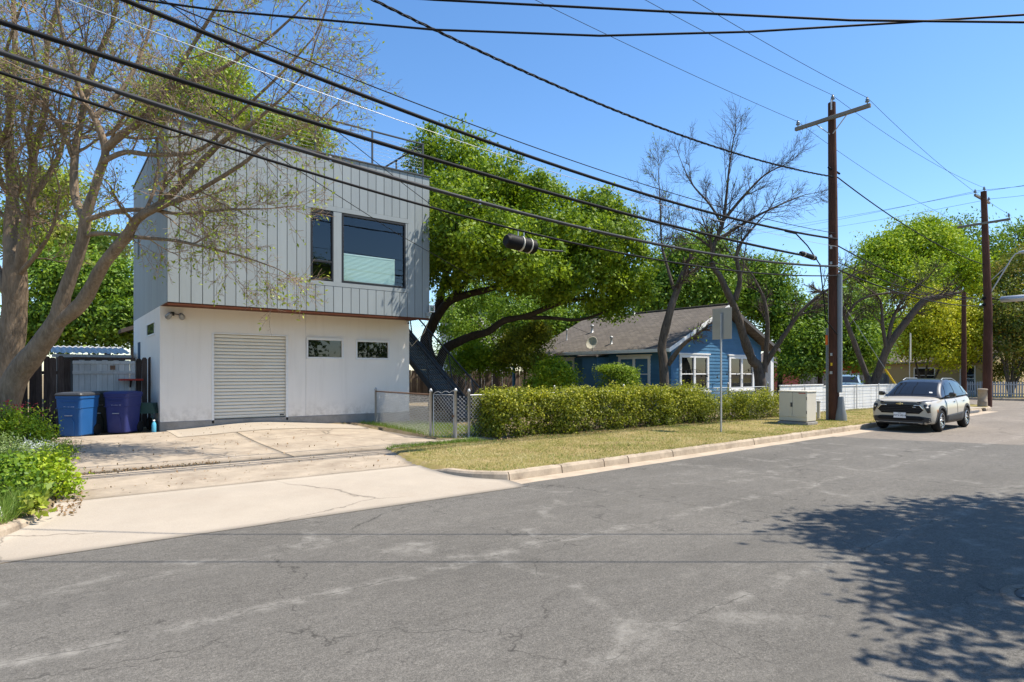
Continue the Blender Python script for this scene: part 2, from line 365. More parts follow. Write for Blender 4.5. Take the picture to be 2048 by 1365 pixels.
M['orange'] = plain('orange', (0.75, 0.16, 0.03), 0.6, 0.15)
M['yellow'] = plain('yellow', (0.80, 0.52, 0.02), 0.5, 0.1)
M['fence_dark'] = wood('fence_dark', (0.075, 0.052, 0.044), (0.165, 0.125, 0.105), 0.9)
M['fence_brown'] = wood('fence_brown', (0.14, 0.10, 0.075), (0.26, 0.20, 0.155), 0.9)
M['fence_grey'] = wood('fence_grey', (0.13, 0.125, 0.12), (0.22, 0.21, 0.20), 0.9)
M['gate_white'] = wood('gate_white', (0.55, 0.56, 0.55), (0.74, 0.74, 0.72), 0.85, 'z', 0.18)
M['picket'] = wood('picket', (0.34, 0.36, 0.39), (0.50, 0.52, 0.55), 0.8, 'z', 0.15)
M['panel_white'] = plain('panel_white', (0.78, 0.78, 0.76), 0.6, 0.05, 2, 0.3, dirt=((0.55, 0.52, 0.47), 1.5, 0.4))
M['corrugated'] = plain('corrugated', (0.48, 0.48, 0.48), 0.5, 0.15, 3, 0.4, 0.1, dirt=((0.30, 0.24, 0.2), 3, 0.4))
M['bin_blue'] = plain('bin_blue', (0.018, 0.10, 0.29), 0.5, 0.12, 3, 0.35, dirt=((0.05, 0.12, 0.25), 2.5, 0.5))
M['bin_purple'] = plain('bin_purple', (0.028, 0.036, 0.145), 0.5, 0.12, 3, 0.35, dirt=((0.06, 0.065, 0.18), 2.5, 0.5))
M['bin_dark'] = plain('bin_dark', (0.016, 0.022, 0.018), 0.5, 0.12, 3, 0.35)
M['bin_green'] = plain('bin_green', (0.03, 0.075, 0.065), 0.5, 0.12, 3, 0.35)
M['bottle'] = plain('bottle', (0.10, 0.42, 0.60), 0.25, 0.1, 6, 0.5)
M['letter_white'] = plain('letter_white', (0.82, 0.82, 0.82), 0.6, 0.05)
M['letter_black'] = plain('letter_black', (0.02, 0.02, 0.025), 0.6, 0.05)
M['blue_siding'] = plain('blue_siding', (0.058, 0.165, 0.285), 0.6, 0.10, 2.5, 0.3, bump=0.15, bsc=30, stretch=(0.5, 0.5, 6), objvar=0.12, dirt=((0.10, 0.23, 0.36), 1.3, 0.5))
M['blue_dark'] = plain('blue_dark', (0.02, 0.055, 0.10), 0.7, 0.1)
M['tan'] = plain('tan', (0.42, 0.32, 0.17), 0.85, 0.06, 2)
M['pale_siding'] = plain('pale_siding', (0.62, 0.63, 0.64), 0.7, 0.06, 2, objvar=0.1)
M['brown_roof'] = plain('brown_roof', (0.075, 0.06, 0.05), 0.9, 0.25, 8)
M['blue_car'] = carpaint('blue_car', (0.16, 0.26, 0.36))
M['paint'] = carpaint('paint', (0.46, 0.415, 0.335))
M['gloss_black'] = carpaint('gloss_black', (0.010, 0.010, 0.012))
M['cladding_black'] = plain('cladding_black', (0.045, 0.043, 0.042), 0.6, 0.1, 10)
M['tyre'] = plain('tyre', (0.022, 0.021, 0.020), 0.85, 0.2, 20, 0.2, bump=0.2)
M['alloy'] = plain('alloy', (0.62, 0.62, 0.62), 0.25, 0.05, 9, 0.5, 0.8)
M['chrome'] = plain('chrome', (0.75, 0.73, 0.68), 0.15, 0.05, 9, 0.5, 1.0)
M['gold'] = plain('gold', (0.60, 0.47, 0.20), 0.3, 0.1, 9, 0.5, 0.8)
M['lamp_lens'] = plain('lamp_lens', (0.45, 0.45, 0.44), 0.15, 0.1, 9, 0.5)
M['amber'] = plain('amber', (0.55, 0.20, 0.04), 0.3, 0.1)
M['sign_alu'] = plain('sign_alu', (0.40, 0.38, 0.33), 0.45, 0.07, 2.5, 0.5, 0.35, dirt=((0.30, 0.28, 0.24), 1.5, 0.5))
M['bark_pale'] = bark('bark_pale', (0.14, 0.10, 0.066), (0.30, 0.225, 0.155))
M['bark_mid'] = bark('bark_mid', (0.05, 0.042, 0.035), (0.15, 0.122, 0.098))
M['bark_dark'] = bark('bark_dark', (0.035, 0.028, 0.022), (0.085, 0.066, 0.05))
M['twig_grey'] = plain('twig_grey', (0.29, 0.21, 0.145), 0.9, 0.25, 8, 0.1)
M['twig_brown'] = plain('twig_brown', (0.075, 0.055, 0.045), 0.9, 0.25, 8, 0.1)
M['leaf_oak'] = leaf('leaf_oak', (0.065, 0.13, 0.008), (0.185, 0.285, 0.010), (0.37, 0.46, 0.02), 0.4)
M['leaf_fresh'] = leaf('leaf_fresh', (0.16, 0.24, 0.02), (0.33, 0.40, 0.035), (0.56, 0.56, 0.12))
M['leaf_mid'] = leaf('leaf_mid', (0.06, 0.13, 0.012), (0.14, 0.25, 0.016), (0.27, 0.38, 0.028))
M['leaf_lime'] = leaf('leaf_lime', (0.13, 0.23, 0.008), (0.28, 0.40, 0.012), (0.48, 0.55, 0.02))
M['leaf_yellow'] = leaf('leaf_yellow', (0.26, 0.30, 0.008), (0.48, 0.47, 0.010), (0.66, 0.60, 0.016))
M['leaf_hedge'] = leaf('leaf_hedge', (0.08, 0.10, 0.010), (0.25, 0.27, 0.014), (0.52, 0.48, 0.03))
M['leaf_autumn'] = leaf('leaf_autumn', (0.06, 0.10, 0.015), (0.17, 0.19, 0.025), (0.36, 0.22, 0.03))
M['leaf_dusty'] = leaf('leaf_dusty', (0.10, 0.16, 0.05), (0.19, 0.27, 0.08), (0.30, 0.36, 0.13))
M['petal_white'] = leaf('petal_white', (0.62, 0.66, 0.62), (0.75, 0.78, 0.74), (0.85, 0.85, 0.82), 0.2)
M['petal_red'] = leaf('petal_red', (0.40, 0.02, 0.03), (0.55, 0.04, 0.06), (0.62, 0.12, 0.16), 0.2)
M['blade_dry'] = leaf('blade_dry', (0.18, 0.20, 0.04), (0.38, 0.32, 0.12), (0.58, 0.48, 0.26), 0.3)
M['blade_green'] = leaf('blade_green', (0.08, 0.16, 0.018), (0.17, 0.27, 0.035), (0.30, 0.36, 0.08), 0.35)
M['litter'] = leaf('litter', (0.16, 0.09, 0.045), (0.30, 0.18, 0.09), (0.40, 0.28, 0.16), 0.2)
def shingles():
    t = NT('shingles'); v = t.scale(t.pos, 1, 1, 1)
    br = t.n('ShaderNodeTexBrick', i_Vector=t.n('ShaderNodeCombineXYZ', i_0=t.n('ShaderNodeSeparateXYZ', i_0=t.pos).outputs[1], i_1=t.math('MULTIPLY', t.n('ShaderNodeSeparateXYZ', i_0=t.pos).outputs[0], 1.11)).outputs[0],
             i_Scale=1.0, i_Color1=(0.125, 0.108, 0.09, 1), i_Color2=(0.18, 0.156, 0.13, 1), i_Mortar=(0.085, 0.076, 0.068, 1))
    br.inputs['Mortar Size'].default_value = 0.012; br.inputs['Brick Width'].default_value = 0.30; br.inputs['Row Height'].default_value = 0.14
    col = t.mix(t.ramp(t.noise(0.8, 7, 0.7, t.scale(t.pos, 0.5, 1.6, 1)), (0.45, 0.0), (0.7, 0.65)), br.outputs[0], (0.115, 0.10, 0.09))
    col = t.mix(1.0, col, t.ramp(t.noise(60, 3, 0.7), (0.3, 0.8), (0.7, 1.2)), 'MULTIPLY')
    return t.done(col, 0.95, t.bump(br.outputs[1], 0.5, 0.01), 0.1)
M['shingles'] = shingles()
# ---------------------------------------------------------------- terrain, road, kerbs, driveway
def sst(a, b, x):
    t = np.clip((np.asarray(x, float) - a) / (b - a), 0, 1); return t * t * (3 - 2 * t)
KS = 0.035
def yk(x): return 7.95 + KS * x                                      # foot of the kerb face along the street
CXR, CYR, CR = 36.0, 15.21, 6.0                                       # kerb corner into the side street
def xr(y): return np.where(y < 10.1, 5.5 + 0.70 * (np.clip(10.1 - y, 0, 2) / 1.93) ** 4, np.where(y < 12.25, 5.5 + 0.24 * (y - 10.1), 7.75))
def xl(y): return np.where(y < 10.0, 0.12 - 0.95 * (np.clip(10.0 - y, 0, 2.2) / 2.0) ** 2, 0.12 + 0.02 * (y - 10))
def zdrive(x, y):
    z = 0.004 + 0.111 * np.clip((y - 7.75) / 2.25, 0, 1) + 0.135 * np.clip((y - 10) / 8.0, 0, 1)
    z = z + 0.13 * np.exp(-((x - 4.8) / 1.5) ** 2) * sst(14.5, 18.4, y)
    return z - 0.10 * sst(6.2, 8.6, x) * sst(12.5, 17.5, y)
def zyard(x, y):
    return 0.15 + 0.09 * sst(0, 9, y - yk(x)) - 0.08 * sst(7.6, 9, x) * sst(14, 18, y) * (1 - sst(9, 16, x))
def gz(x, y):
    x = np.asarray(x, float); y = np.asarray(y, float)
    return np.where((x > xl(y)) & (x < xr(y)) & (y < 19.0), zdrive(x, y), zyard(x, y))
def G(x, y): return float(gz(x, y))

def grid_mesh(name, X, Y, Z, mat):
    n, m = X.shape; V = np.stack([X, Y, Z], -1).reshape(-1, 3)
    i = np.arange(n * m).reshape(n, m)
    Fc = np.stack([i[:-1, :-1], i[1:, :-1], i[1:, 1:], i[:-1, 1:]], -1).reshape(-1, 4)
    return np_mesh(name, V, Fc, mat, True)
def struct(o): o['kind'] = 'structure'; return o
def sheet(name, x0, x1, y0, y1, z, mat, n=2):
    X, Y = np.meshgrid(np.linspace(x0, x1, n), np.linspace(y0, y1, n), indexing='ij')
    return struct(link(name, grid_mesh(name, X, Y, X * 0 + z, mat)))
sheet('terrain', -400, 900, -500, 900, -0.06, M['dirt'])
# asphalt: newer dark overlay near, older pale paving past the seam and in the side street
xs = np.linspace(-60, 18.9, 120)
def seam(y): return 18.0 + 0.42 * (7.9 - y) + 0.05 * np.sin(y * 1.7)
t_ = np.linspace(0, 1, 60); ys_ = np.linspace(-3.0, 1, 2)
Yv = -3.0 + t_ * 0
U, W = np.meshgrid(np.linspace(0, 1, 90), np.linspace(0, 1, 46), indexing='ij')
Yg = -3.2 + W * (yk(U * 0 + 0) + 3.2); Xg = -60 + U * (seam(Yg) + 60)
Yg = -3.2 + W * (yk(Xg) - 0.34 + 0.012 * np.sin(Xg * 3.1) + 0.01 * np.sin(Xg * 9.7) + 3.2)
struct(link('road', grid_mesh('road', Xg, Yg, 0.004 + 0 * Xg, M['asphalt'])))
sheet('old_road_surface', 10, 130, -3.2, 20, 0.0, M['asphalt_old'])
sheet('cross_street', 30, 51.2, -80, 140, -0.004, M['asphalt_old'])
pt = MB(); c0 = Sz(2040, 1000, 0.008)
pt.add([(c0[0] - 0.55, c0[1] + 0.10, 0.008), (c0[0] + 1.9, c0[1] - 0.85, 0.008), (c0[0] + 1.9, c0[1] - 2.3, 0.008), (c0[0] + 0.5, c0[1] - 1.0, 0.008)], [(0, 3, 2, 1)])
struct(pt.build('road_patch', M['asphalt_old']))
# concrete gutter strip
xs = np.concatenate([np.linspace(-40, -1, 40), np.linspace(-0.9, 36, 120)])
XX, TT = np.meshgrid(xs, np.array([0.0, 1.0]), indexing='ij')
struct(link('gutter', grid_mesh('gutter', XX, yk(XX) - 0.46 + 0.47 * TT, 0.002 + 0.004 * TT, M['conc_gutter'])))

# yard and verge sheet on the near block
def yfront(x):
    a = yk(x) + 0.10
    return np.where(x > CXR, CYR - np.sqrt(np.maximum(CR ** 2 - (np.clip(x, CXR, CXR + CR - 0.12) - CXR) ** 2, 0)) + 0.12, a)
cols = np.concatenate([np.linspace(-60, -6, 20), np.linspace(-5.9, 9.5, 156), np.linspace(9.7, 41.86, 110)])
rows = np.concatenate([np.linspace(0, 6, 70), np.linspace(6.2, 14, 40), np.linspace(15, 90, 20)])
XX, TT = np.meshgrid(cols, rows, indexing='ij'); YY = yfront(XX) + TT
Zy = zyard(XX, YY) + 0.012 * np.sin(XX * 2.3) * np.sin(YY * 1.9)
kw = np.where(YY < 10.2, 0.13, 0.0)
ins = (XX > xl(YY) - kw + 0.02) & (XX < xr(YY) + kw - 0.02) & (YY < 18.6)
Zy = np.where(ins, zdrive(XX, YY) - 0.07, Zy)
yard = link('yard', grid_mesh('yard', XX, YY, Zy, [M['lawn'], M['dirt']])); struct(yard)
cen = np.zeros(len(yard.data.polygons) * 3); yard.data.polygons.foreach_get('center', cen); cen = cen.reshape(-1, 3)
dm = ((cen[:, 1] > 12.15) | (cen[:, 0] < 0.3)).astype(np.int32); yard.data.polygons.foreach_set('material_index', dm)
# ground across the side street and behind the camera
sheet('far_verge', 51.2, 260, -80, 140, 0.14, M['lawn'])
sheet('opposite_verge', -60, 41.8, -60, -3.35, 0.14, M['lawn'])

# driveway: apron and slabs as separate pours
def slab(name, y0, y1, xa, xb, mat, parent=None, zo=0.0, ny=14, nx=30):
    T = np.linspace(0, 1, ny); U = np.linspace(0, 1, nx)
    UU, TT = np.meshgrid(U, T, indexing='ij'); YY = y0 + (y1 - y0) * TT
    XA = xa(YY); XB = xb(YY); XX = XA + (XB - XA) * UU
    ZZ = zdrive(XX, YY) + zo
    V = np.stack([XX, YY, ZZ], -1).reshape(-1, 3); n, m = XX.shape; i = np.arange(n * m).reshape(n, m)
    Fc = [np.stack([i[:-1, :-1], i[1:, :-1], i[1:, 1:], i[:-1, 1:]], -1).reshape(-1, 4)]
    W = V.copy(); W[:, 2] -= 0.06; off = len(V)                                     # skirt so that edges show a thickness
    for edge in (i[:, 0], i[-1, :], i[::-1, -1], i[0, ::-1]):
        Fc.append(np.stack([edge[:-1], edge[:-1] + off, edge[1:] + off, edge[1:]], -1)[:, ::-1])
    o = link(name, np_mesh(name, np.concatenate([V, W]), np.concatenate(Fc), mat, False), parent); return o
ap = slab('driveway_apron', 7.60, 9.985, lambda y: np.where(y < 7.96, -1.0 + 0 * y, xl(y) - 0.02), lambda y: np.where(y < 8.17, 6.2 + 0 * y, xr(y) + 0.02), M['conc_apron'], None, 0.006); struct(ap)
dr = slab('driveway', 10.0, 12.28, lambda y: xl(y), lambda y: xr(np.minimum(y, 12.2)), M['conc_drive']); struct(dr)
for (xa, xb, ya, yb) in ((0.14, 3.95, 12.30, 18.55), (3.965, 7.75, 12.30, 18.55)):
    s_ = slab('slab', ya, yb, lambda y, q=xa: q + 0 * y, lambda y, q=xb: q + 0 * y + (0.0 if q < 4 else 0.25 * sst(14, 18.5, y)), M['conc_drive'], dr, 0.004)
# light new concrete pour against the roller door
po = slab('door_ramp', 16.85, 18.72, lambda y: 2.6 + 0 * y, lambda y: 7.6 + 0.3 * (y - 16.8), M['conc_apron'], dr, 0.012)

# kerb: swept profile pieces with open joints
def sweep_kerb(path, name, parent, w=0.16, h=0.15):
    path = [Vector((p[0], p[1], 0)) for p in path]; prof = [(0.0, -0.03), (0.025, h - 0.035), (0.05, h), (w, h + 0.005), (w, -0.03)]
    vs = []; fs = []; n = len(prof)
    for i, p in enumerate(path):
        t = (path[min(i + 1, len(path) - 1)] - path[max(i - 1, 0)]).normalized(); nn = Vector((-t.y, t.x, 0))
        hs = path_h[i] if path_h else 1.0
        for (a, b) in prof: vs.append(p + nn * a + Vector((0, 0, b * hs if b > 0 else b)))
    for i in range(len(path) - 1):
        for k in range(n - 1): fs.append((i * n + k, i * n + n + k, i * n + n + k + 1, i * n + k + 1))
    m_ = MB(); m_.add(vs, fs); e = len(path) - 1
    m_.add([vs[k] for k in range(n)], [tuple(range(n))]); m_.add([vs[e * n + k] for k in range(n)], [tuple(range(n))[::-1]])
    return m_.build(name, M['conc_kerb'], parent)
kerb = struct(bpy.data.objects.new('kerb', None)); COL.objects.link(kerb)
path_h = None
x = 6.24
random.seed(3)
for L in [1.25, 1.15, 0.72, 1.5, 2.1, 1.35, 2.6, 1.9, 3.0, 2.2, 2.7, 3.0, 2.6, 3.0]:
    x2 = min(x + L, 36.0)
    dy = random.uniform(-0.008, 0.008)
    sweep_kerb([(x + 0.012, yk(x) + dy), ((x + x2) / 2, yk((x + x2) / 2) + dy), (x2 - 0.012, yk(x2) + dy + random.uniform(-.006, .006))], 'kerb_segment', kerb)
    x = x2
    if x >= 36: break
# storm inlet gap is at the corner; corner pieces
arc = [(CXR + CR * math.sin(a), CYR - CR * math.cos(a)) for a in np.linspace(0, math.pi / 2, 25)]
for i in range(0, 24, 4): sweep_kerb([arc[j] for j in range(i, i + 5)], 'kerb_segment', kerb)
sweep_kerb([(42.0, 15.3), (42.0, 40), (42.0, 120)], 'kerb_segment', kerb)
sweep_kerb([(51.0, 120), (51.0, 10), (51.0, -80)], 'kerb_segment', kerb)
# returns at the driveway
yy = np.concatenate([np.linspace(10.12, 8.9, 7), np.linspace(8.75, 8.17, 5)]); path_h = list(np.concatenate([np.linspace(0.12, 1, 6), np.ones(6 + 3)]))
p_r = [(float(xr(np.array(y))), float(y)) for y in yy] + [(6.23, yk(6.23))]
sweep_kerb(p_r, 'kerb_return', kerb, 0.17)
yy = np.linspace(8.05, 10.0, 12); path_h = list(np.concatenate([np.ones(3), np.ones(5), np.linspace(1, 0.12, 7)]))
p_l = [(-2.0, yk(-2)), (-1.4, yk(-1.4)), (-0.95, yk(-0.95) + 0.01)] + [(float(xl(np.array(y))), float(y)) for y in yy]
sweep_kerb(p_l, 'kerb_return', kerb, 0.2)
path_h = None
sweep_kerb([(-40, yk(-40)), (-20, yk(-20)), (-2.02, yk(-2.02))], 'kerb_segment', kerb)
# storm drain inlet and pavement slabs at the corner
inl = MB(); inl.box(32.2, 34.4, yk(33.2) - 0.035, yk(33.2) + 0.2, 0.02, 0.11)
struct(inl.build('storm_drain', M['room']))
pv = struct(bpy.data.objects.new('corner_pavement', None)); COL.objects.link(pv)
for (xa, xb) in ((31.2, 32.9), (32.95, 34.6), (34.65, 36.3)):
    MB().cbox(xa, xb, yk(33) + 0.25, yk(33) + 1.5, 0.1, 0.172, 0.008).build('paving_slab', M['conc_apron'], pv)
walk = struct(MB().cbox(7.3, 9.9, 12.34, 12.78, 0.05, 0.205, 0.01).build('garden_path', M['conc_drive']))
# manhole ring at the right edge of the road
mc = Sz(2128, 1205, 0.006)
mh = thing('manhole_cover', 'round iron manhole cover in the road at the right edge', 'manhole cover', (mc[0], mc[1], 0.004))
MB().lathe([(0.40, 0), (0.39, 0.010), (0.31, 0.012), (0.31, 0.002)], 32).build('concrete_ring', M['asphalt_old'], mh)
mb = MB().lathe([(0.30, 0), (0.295, 0.012), (0.02, 0.014)], 32)
for i in range(-4, 5): mb.box(-0.18, 0.18, i * 0.05 - 0.012, i * 0.055 + 0.012, 0.014, 0.021)
mb.build('lid', M['steel_dark'], mh)
# ---------------------------------------------------------------- vegetation toolkit
def nrm(v): return v / (np.linalg.norm(v) + 1e-9)
class Skel:
    def __init__(s): s.t = []; s.tips = []
    def add(s, pts, rad, n): s.t.append((np.array(pts, float), np.array(rad, float), n))
    def mesh(s, name, mat, rmin=0.0, rmax=9.9):
        V = []; Fs = []; off = 0
        for P, rd, n in s.t:
            if not (rmin <= rd[0] < rmax): continue
            m = len(P); T = np.gradient(P, axis=0); T /= np.linalg.norm(T, axis=1, keepdims=True) + 1e-9
            ref = np.array((0, 0, 1.0)) if abs(T[0, 2]) < 0.8 else np.array((1.0, 0, 0))
            Uv = np.cross(T, ref); Uv /= np.linalg.norm(Uv, axis=1, keepdims=True) + 1e-9
            Wv = np.cross(T, Uv); a = np.arange(n) * 2 * np.pi / n
            ring = P[:, None, :] + rd[:, None, None] * (Uv[:, None, :] * np.cos(a)[None, :, None] + Wv[:, None, :] * np.sin(a)[None, :, None])
            V.append(ring.reshape(-1, 3)); i = np.arange(m * n).reshape(m, n) + off; j = np.roll(i, -1, axis=1)
            Fs.append(np.stack([i[:-1], j[:-1], j[1:], i[1:]], -1).reshape(-1, 4)); off += m * n
        if not V: return None
        return np_mesh(name, np.concatenate(V), np.concatenate(Fs), mat, True)
def rotdir(d, ang, az):
    d = nrm(d); u = nrm(np.cross(d, (0, 0, 1.0) if abs(d[2]) < 0.9 else (1.0, 0, 0))); w = np.cross(d, u)
    return d * math.cos(ang) + (u * math.cos(az) + w * math.sin(az)) * math.sin(ang)
def grow(sk, p, d, L, r, lev, pr):
    """pr: kids, ratio, wig, up, maxlev, ang, minr"""
    n = max(3, min(9, int(L / pr.get('seg', 0.35)) + 2)); d = nrm(np.array(d, float)); p = np.array(p, float); pts = [p]; dirs = [d]
    for i in range(n):
        d = nrm(d + rng.normal(0, pr['wig'], 3) + np.array((0, 0, pr['up'])))
        p = p + d * L / n; pts.append(p); dirs.append(d)
    r1 = r * (0.35 if lev >= pr['maxlev'] else 0.5)
    sk.add(pts, np.linspace(r, max(r1, pr['minr'] * 0.6), n + 1), 8 if r > 0.08 else 5 if r > 0.03 else 3)
    if lev < pr['maxlev']:
        k = pr['kids'][lev]; k = max(1, int(round(k * rng.uniform(0.75, 1.25))))
        for j in range(k):
            t = 0.25 + 0.75 * (j + rng.uniform(0, 1)) / k; i = min(int(t * n), n - 1); q = pts[i] + (pts[i + 1] - pts[i]) * (t * n - i)
            dd = rotdir(dirs[i], R(rng.uniform(*pr['ang'])), rng.uniform(0, 2 * math.pi))
            if pr.get('flat'): dd = nrm(dd * np.array((1, 1, pr['flat'])))
            grow(sk, q, dd, L * pr['ratio'] * rng.uniform(0.7, 1.2) * (1.15 - 0.45 * t), max(r * 0.5 * (1.1 - 0.4 * t), pr['minr']), lev + 1, pr)
        grow(sk, pts[-1], dirs[-1], L * pr['ratio'] * 0.9, max(r1 * 0.9, pr['minr']), lev + 1, pr)
    else:
        for i in range(1, n + 1): sk.tips.append((pts[i], dirs[i]))
def limb(sk, pts, r0, r1, pr=None, start=0.4, n=10, kids=8, L=1.5, kr=None, lev=0, bias=None, jit=0.0, rads=None):
    """a limb through given points, smoothed, with side branches grown from it"""
    P = np.array(pts, float); k = len(P); t = np.linspace(0, k - 1, (k - 1) * 4 + 1); Q = []
    for a in t:                                                      # Catmull-Rom
        i = min(int(a), k - 2); f = a - i; p0, p1, p2, p3 = P[max(i - 1, 0)], P[i], P[i + 1], P[min(i + 2, k - 1)]
        Q.append(0.5 * ((2 * p1) + (p2 - p0) * f + (2 * p0 - 5 * p1 + 4 * p2 - p3) * f * f + (3 * p1 - p0 - 3 * p2 + p3) * f ** 3))
    Q = np.array(Q); rad = (np.linspace(r0, r1, len(Q)) if rads is None else np.interp(t, np.arange(k), rads)) * (1 + rng.normal(0, 0.04, len(Q)))
    if jit: Q[1:-1] += rng.normal(0, jit, Q[1:-1].shape)
    sk.add(Q, rad, n)
    if pr:
        for j in range(kids):
            u = start + (1 - start) * (j + rng.uniform(0, 1)) / kids; i = min(int(u * (len(Q) - 1)), len(Q) - 2)
            d = nrm(Q[i + 1] - Q[i]); dd = rotdir(d, R(rng.uniform(*pr['ang'])), rng.uniform(0, 2 * math.pi))
            if bias is not None: dd = nrm(dd + np.array(bias))
            grow(sk, Q[i], dd, L * rng.uniform(0.65, 1.25), kr or min(max(rad[i] * 0.42, pr['minr']), 0.045), lev, pr)
        grow(sk, Q[-1], nrm(Q[-1] - Q[-2]), L, rad[-1], lev, pr)
    return Q
def leaves(name, C, size, mat, tint=None, up=0.35, aspect=0.5, droop=0.0, D=None, sv=0.35, N=None):
    """leaf blades: one bent quad each, at the points C"""
    C = np.asarray(C, float); n = len(C)
    ax = rng.normal(0, 1, (n, 3)) if D is None else np.asarray(D) + rng.normal(0, 0.6, (n, 3))
    ax[:, 2] -= droop; ax /= np.linalg.norm(ax, axis=1, keepdims=True) + 1e-9
    nn = rng.normal(0, 1, (n, 3)); nn[:, 2] = np.abs(nn[:, 2]) + up * 2
    if N is not None: nn = rng.normal(0, 0.42, (n, 3)) + N; nn[:, 2] += up
    sd = np.cross(ax, nn); sd /= np.linalg.norm(sd, axis=1, keepdims=True) + 1e-9
    nn = np.cross(sd, ax)
    s = (size * (1 + rng.uniform(-sv, sv, n)))[:, None]
    V = np.stack([C, C + ax * s * 0.45 + sd * s * aspect * 0.5 + nn * s * 0.07, C + ax * s, C + ax * s * 0.45 - sd * s * aspect * 0.5 + nn * s * 0.07], 1).reshape(-1, 3)
    Fc = np.arange(n * 4).reshape(n, 4)
    if tint is None: tint = np.clip(rng.normal(0.5, 0.22, n), 0, 1)
    return np_mesh(name, V, Fc, mat, False, tint)
def clumps(lobes, n, spread=0.22, shell=(0.5, 1.0), per=45, flat=0.85):
    """leaf points gathered in clumps through the outer volume of ellipsoid lobes (x, y, z, rx, ry, rz)"""
    lobes = np.array(lobes, float); w = (lobes[:, 3] * lobes[:, 4] * lobes[:, 5]) ** (2 / 3); w /= w.sum()
    nc = max(4, n // per); li = rng.choice(len(lobes), nc, p=w)
    u = rng.normal(0, 1, (nc, 3)); u /= np.linalg.norm(u, axis=1, keepdims=True)
    rr = rng.uniform(shell[0] ** 2, shell[1] ** 2, nc) ** 0.5 * rng.uniform(0.86, 1.1, nc)
    cc = lobes[li, :3] + u * lobes[li, 3:6] * rr[:, None]
    size = spread * rng.uniform(0.6, 1.5, nc); ct = rng.normal(0, 0.20, nc)
    k = rng.integers(0, nc, n); off = np.clip(rng.normal(0, 1, (n, 3)), -1.9, 1.9) * size[k][:, None]; off[:, 2] *= flat
    tint = np.clip(0.48 + ct[k] + rng.normal(0, 0.22, n), 0, 1)
    global LN
    oo = off / (np.linalg.norm(off, axis=1, keepdims=True) + 1e-9); LN = oo * 0.8 + u[k] * 0.7
    return cc[k] + off, tint, cc
def lobe(px, py, d, rpx, rpy=None, depth=None):
    c = S(px, py, d); k = d / F; rx = rpx * k; rz = (rpy or rpx) * k
    return (*c, rx, depth or rx, rz)
def leafy(name, label, base, trunk, lobes, nleaf, lsize, lmat, bmat, r0=0.25, cat='tree', group=None, spread=0.3, per=85, shell=(0.45, 1.0), twigs=True, aspect=0.5, gaps=None, nb=40):
    """a tree: trunk with limbs into the crown's lobes and a crown of leaf clumps"""
    t = thing(name, label, cat, base, 0, group); b = np.array(base, float)
    P, ti, cc = clumps(lobes, nleaf, spread * 0.92, shell, per)
    sk = Skel()
    for tr in trunk:
        limb(sk, [b] + [np.array(q, float) for q in tr], r0, r0 * 0.45)
    tops = [np.array(tr[-1], float) for tr in trunk]; joints = [np.array(q, float) for tr in trunk for q in tr]
    for L in lobes:
        c = np.array(L[:3]); tp = min(tops, key=lambda q: np.linalg.norm(q - c))
        mid = (tp + c) / 2 + rng.normal(0, 0.12, 3) * np.linalg.norm(c - tp); limb(sk, [tp, mid, c], r0 * 0.42, r0 * 0.12, n=6)
    if twigs:
        hubs = [np.array(L[:3]) for L in lobes]
        for c in cc[rng.choice(len(cc), min(len(cc), nb), replace=False)]:
            h = min(hubs, key=lambda q: np.linalg.norm(q - c)); limb(sk, [h, (h + c) / 2 + rng.normal(0, 0.1, 3), c], r0 * 0.13, 0.008, n=4)
    link('trunk', sk.mesh('trunk', bmat), t).location = -Vector(base)
    link('crown', leaves('crown', P, lsize, lmat, ti, aspect=aspect, N=LN), t).location = -Vector(base)
    return t
def skel_tree(name, label, base, sk, bmat, tmat, leafpts=None, lsize=0.08, lmat=None, cat='tree', group=None, thick=0.03, aspect=0.5, D=None, tint=None, droop=0.0):
    t = thing(name, label, cat, base, 0, group); off = -Vector(base)
    a = sk.mesh('trunk', bmat, thick, 9.9); b = sk.mesh('twigs', tmat, 0, thick)
    if a: link('trunk', a, t).location = off
    if b: link('twigs', b, t).location = off
    if leafpts is not None and len(leafpts): link('crown', leaves('crown', leafpts, lsize, lmat, tint, aspect=aspect, D=D, droop=droop), t).location = off
    return t
def blades(name, P, h, w, mat, lean=0.5, tint=None):
    n = len(P); az = rng.uniform(0, 2 * np.pi, n); hh = h * rng.uniform(0.5, 1.4, n)
    side = np.stack([np.cos(az), np.sin(az), 0 * az], -1) * (w / 2)
    tip = np.stack([rng.normal(0, lean, n) * hh, rng.normal(0, lean, n) * hh, hh], -1)
    V = np.stack([P - side, P + side, P + tip], 1).reshape(-1, 3)
    return np_mesh(name, V, np.arange(n * 3).reshape(n, 3), mat, False, np.clip(rng.normal(0.5, 0.25, n), 0, 1) if tint is None else tint)
# ---------------------------------------------------------------- grey modern house over a white garage storey
BX0, BX1, BY0, BY1, BZ0, BZ1 = 2.46, 10.08, 17.56, 24.93, 3.65, 8.29
WX1, WY0, WZ0 = 9.97, 18.77, 0.51
house = thing('modern_house', 'grey board clad upper storey cantilevered over white stucco garage, by the driveway', 'house', (BX0, WY0, 0.2))
HO = -Vector((BX0, WY0, 0.2))
def hp(mb, name, mat, parent=None, fix=False):                        # a part of the house, given in world coordinates
    o = mb.build(name, mat, parent or house, None, None, fix)
    if parent is None: o.location = HO
    return o
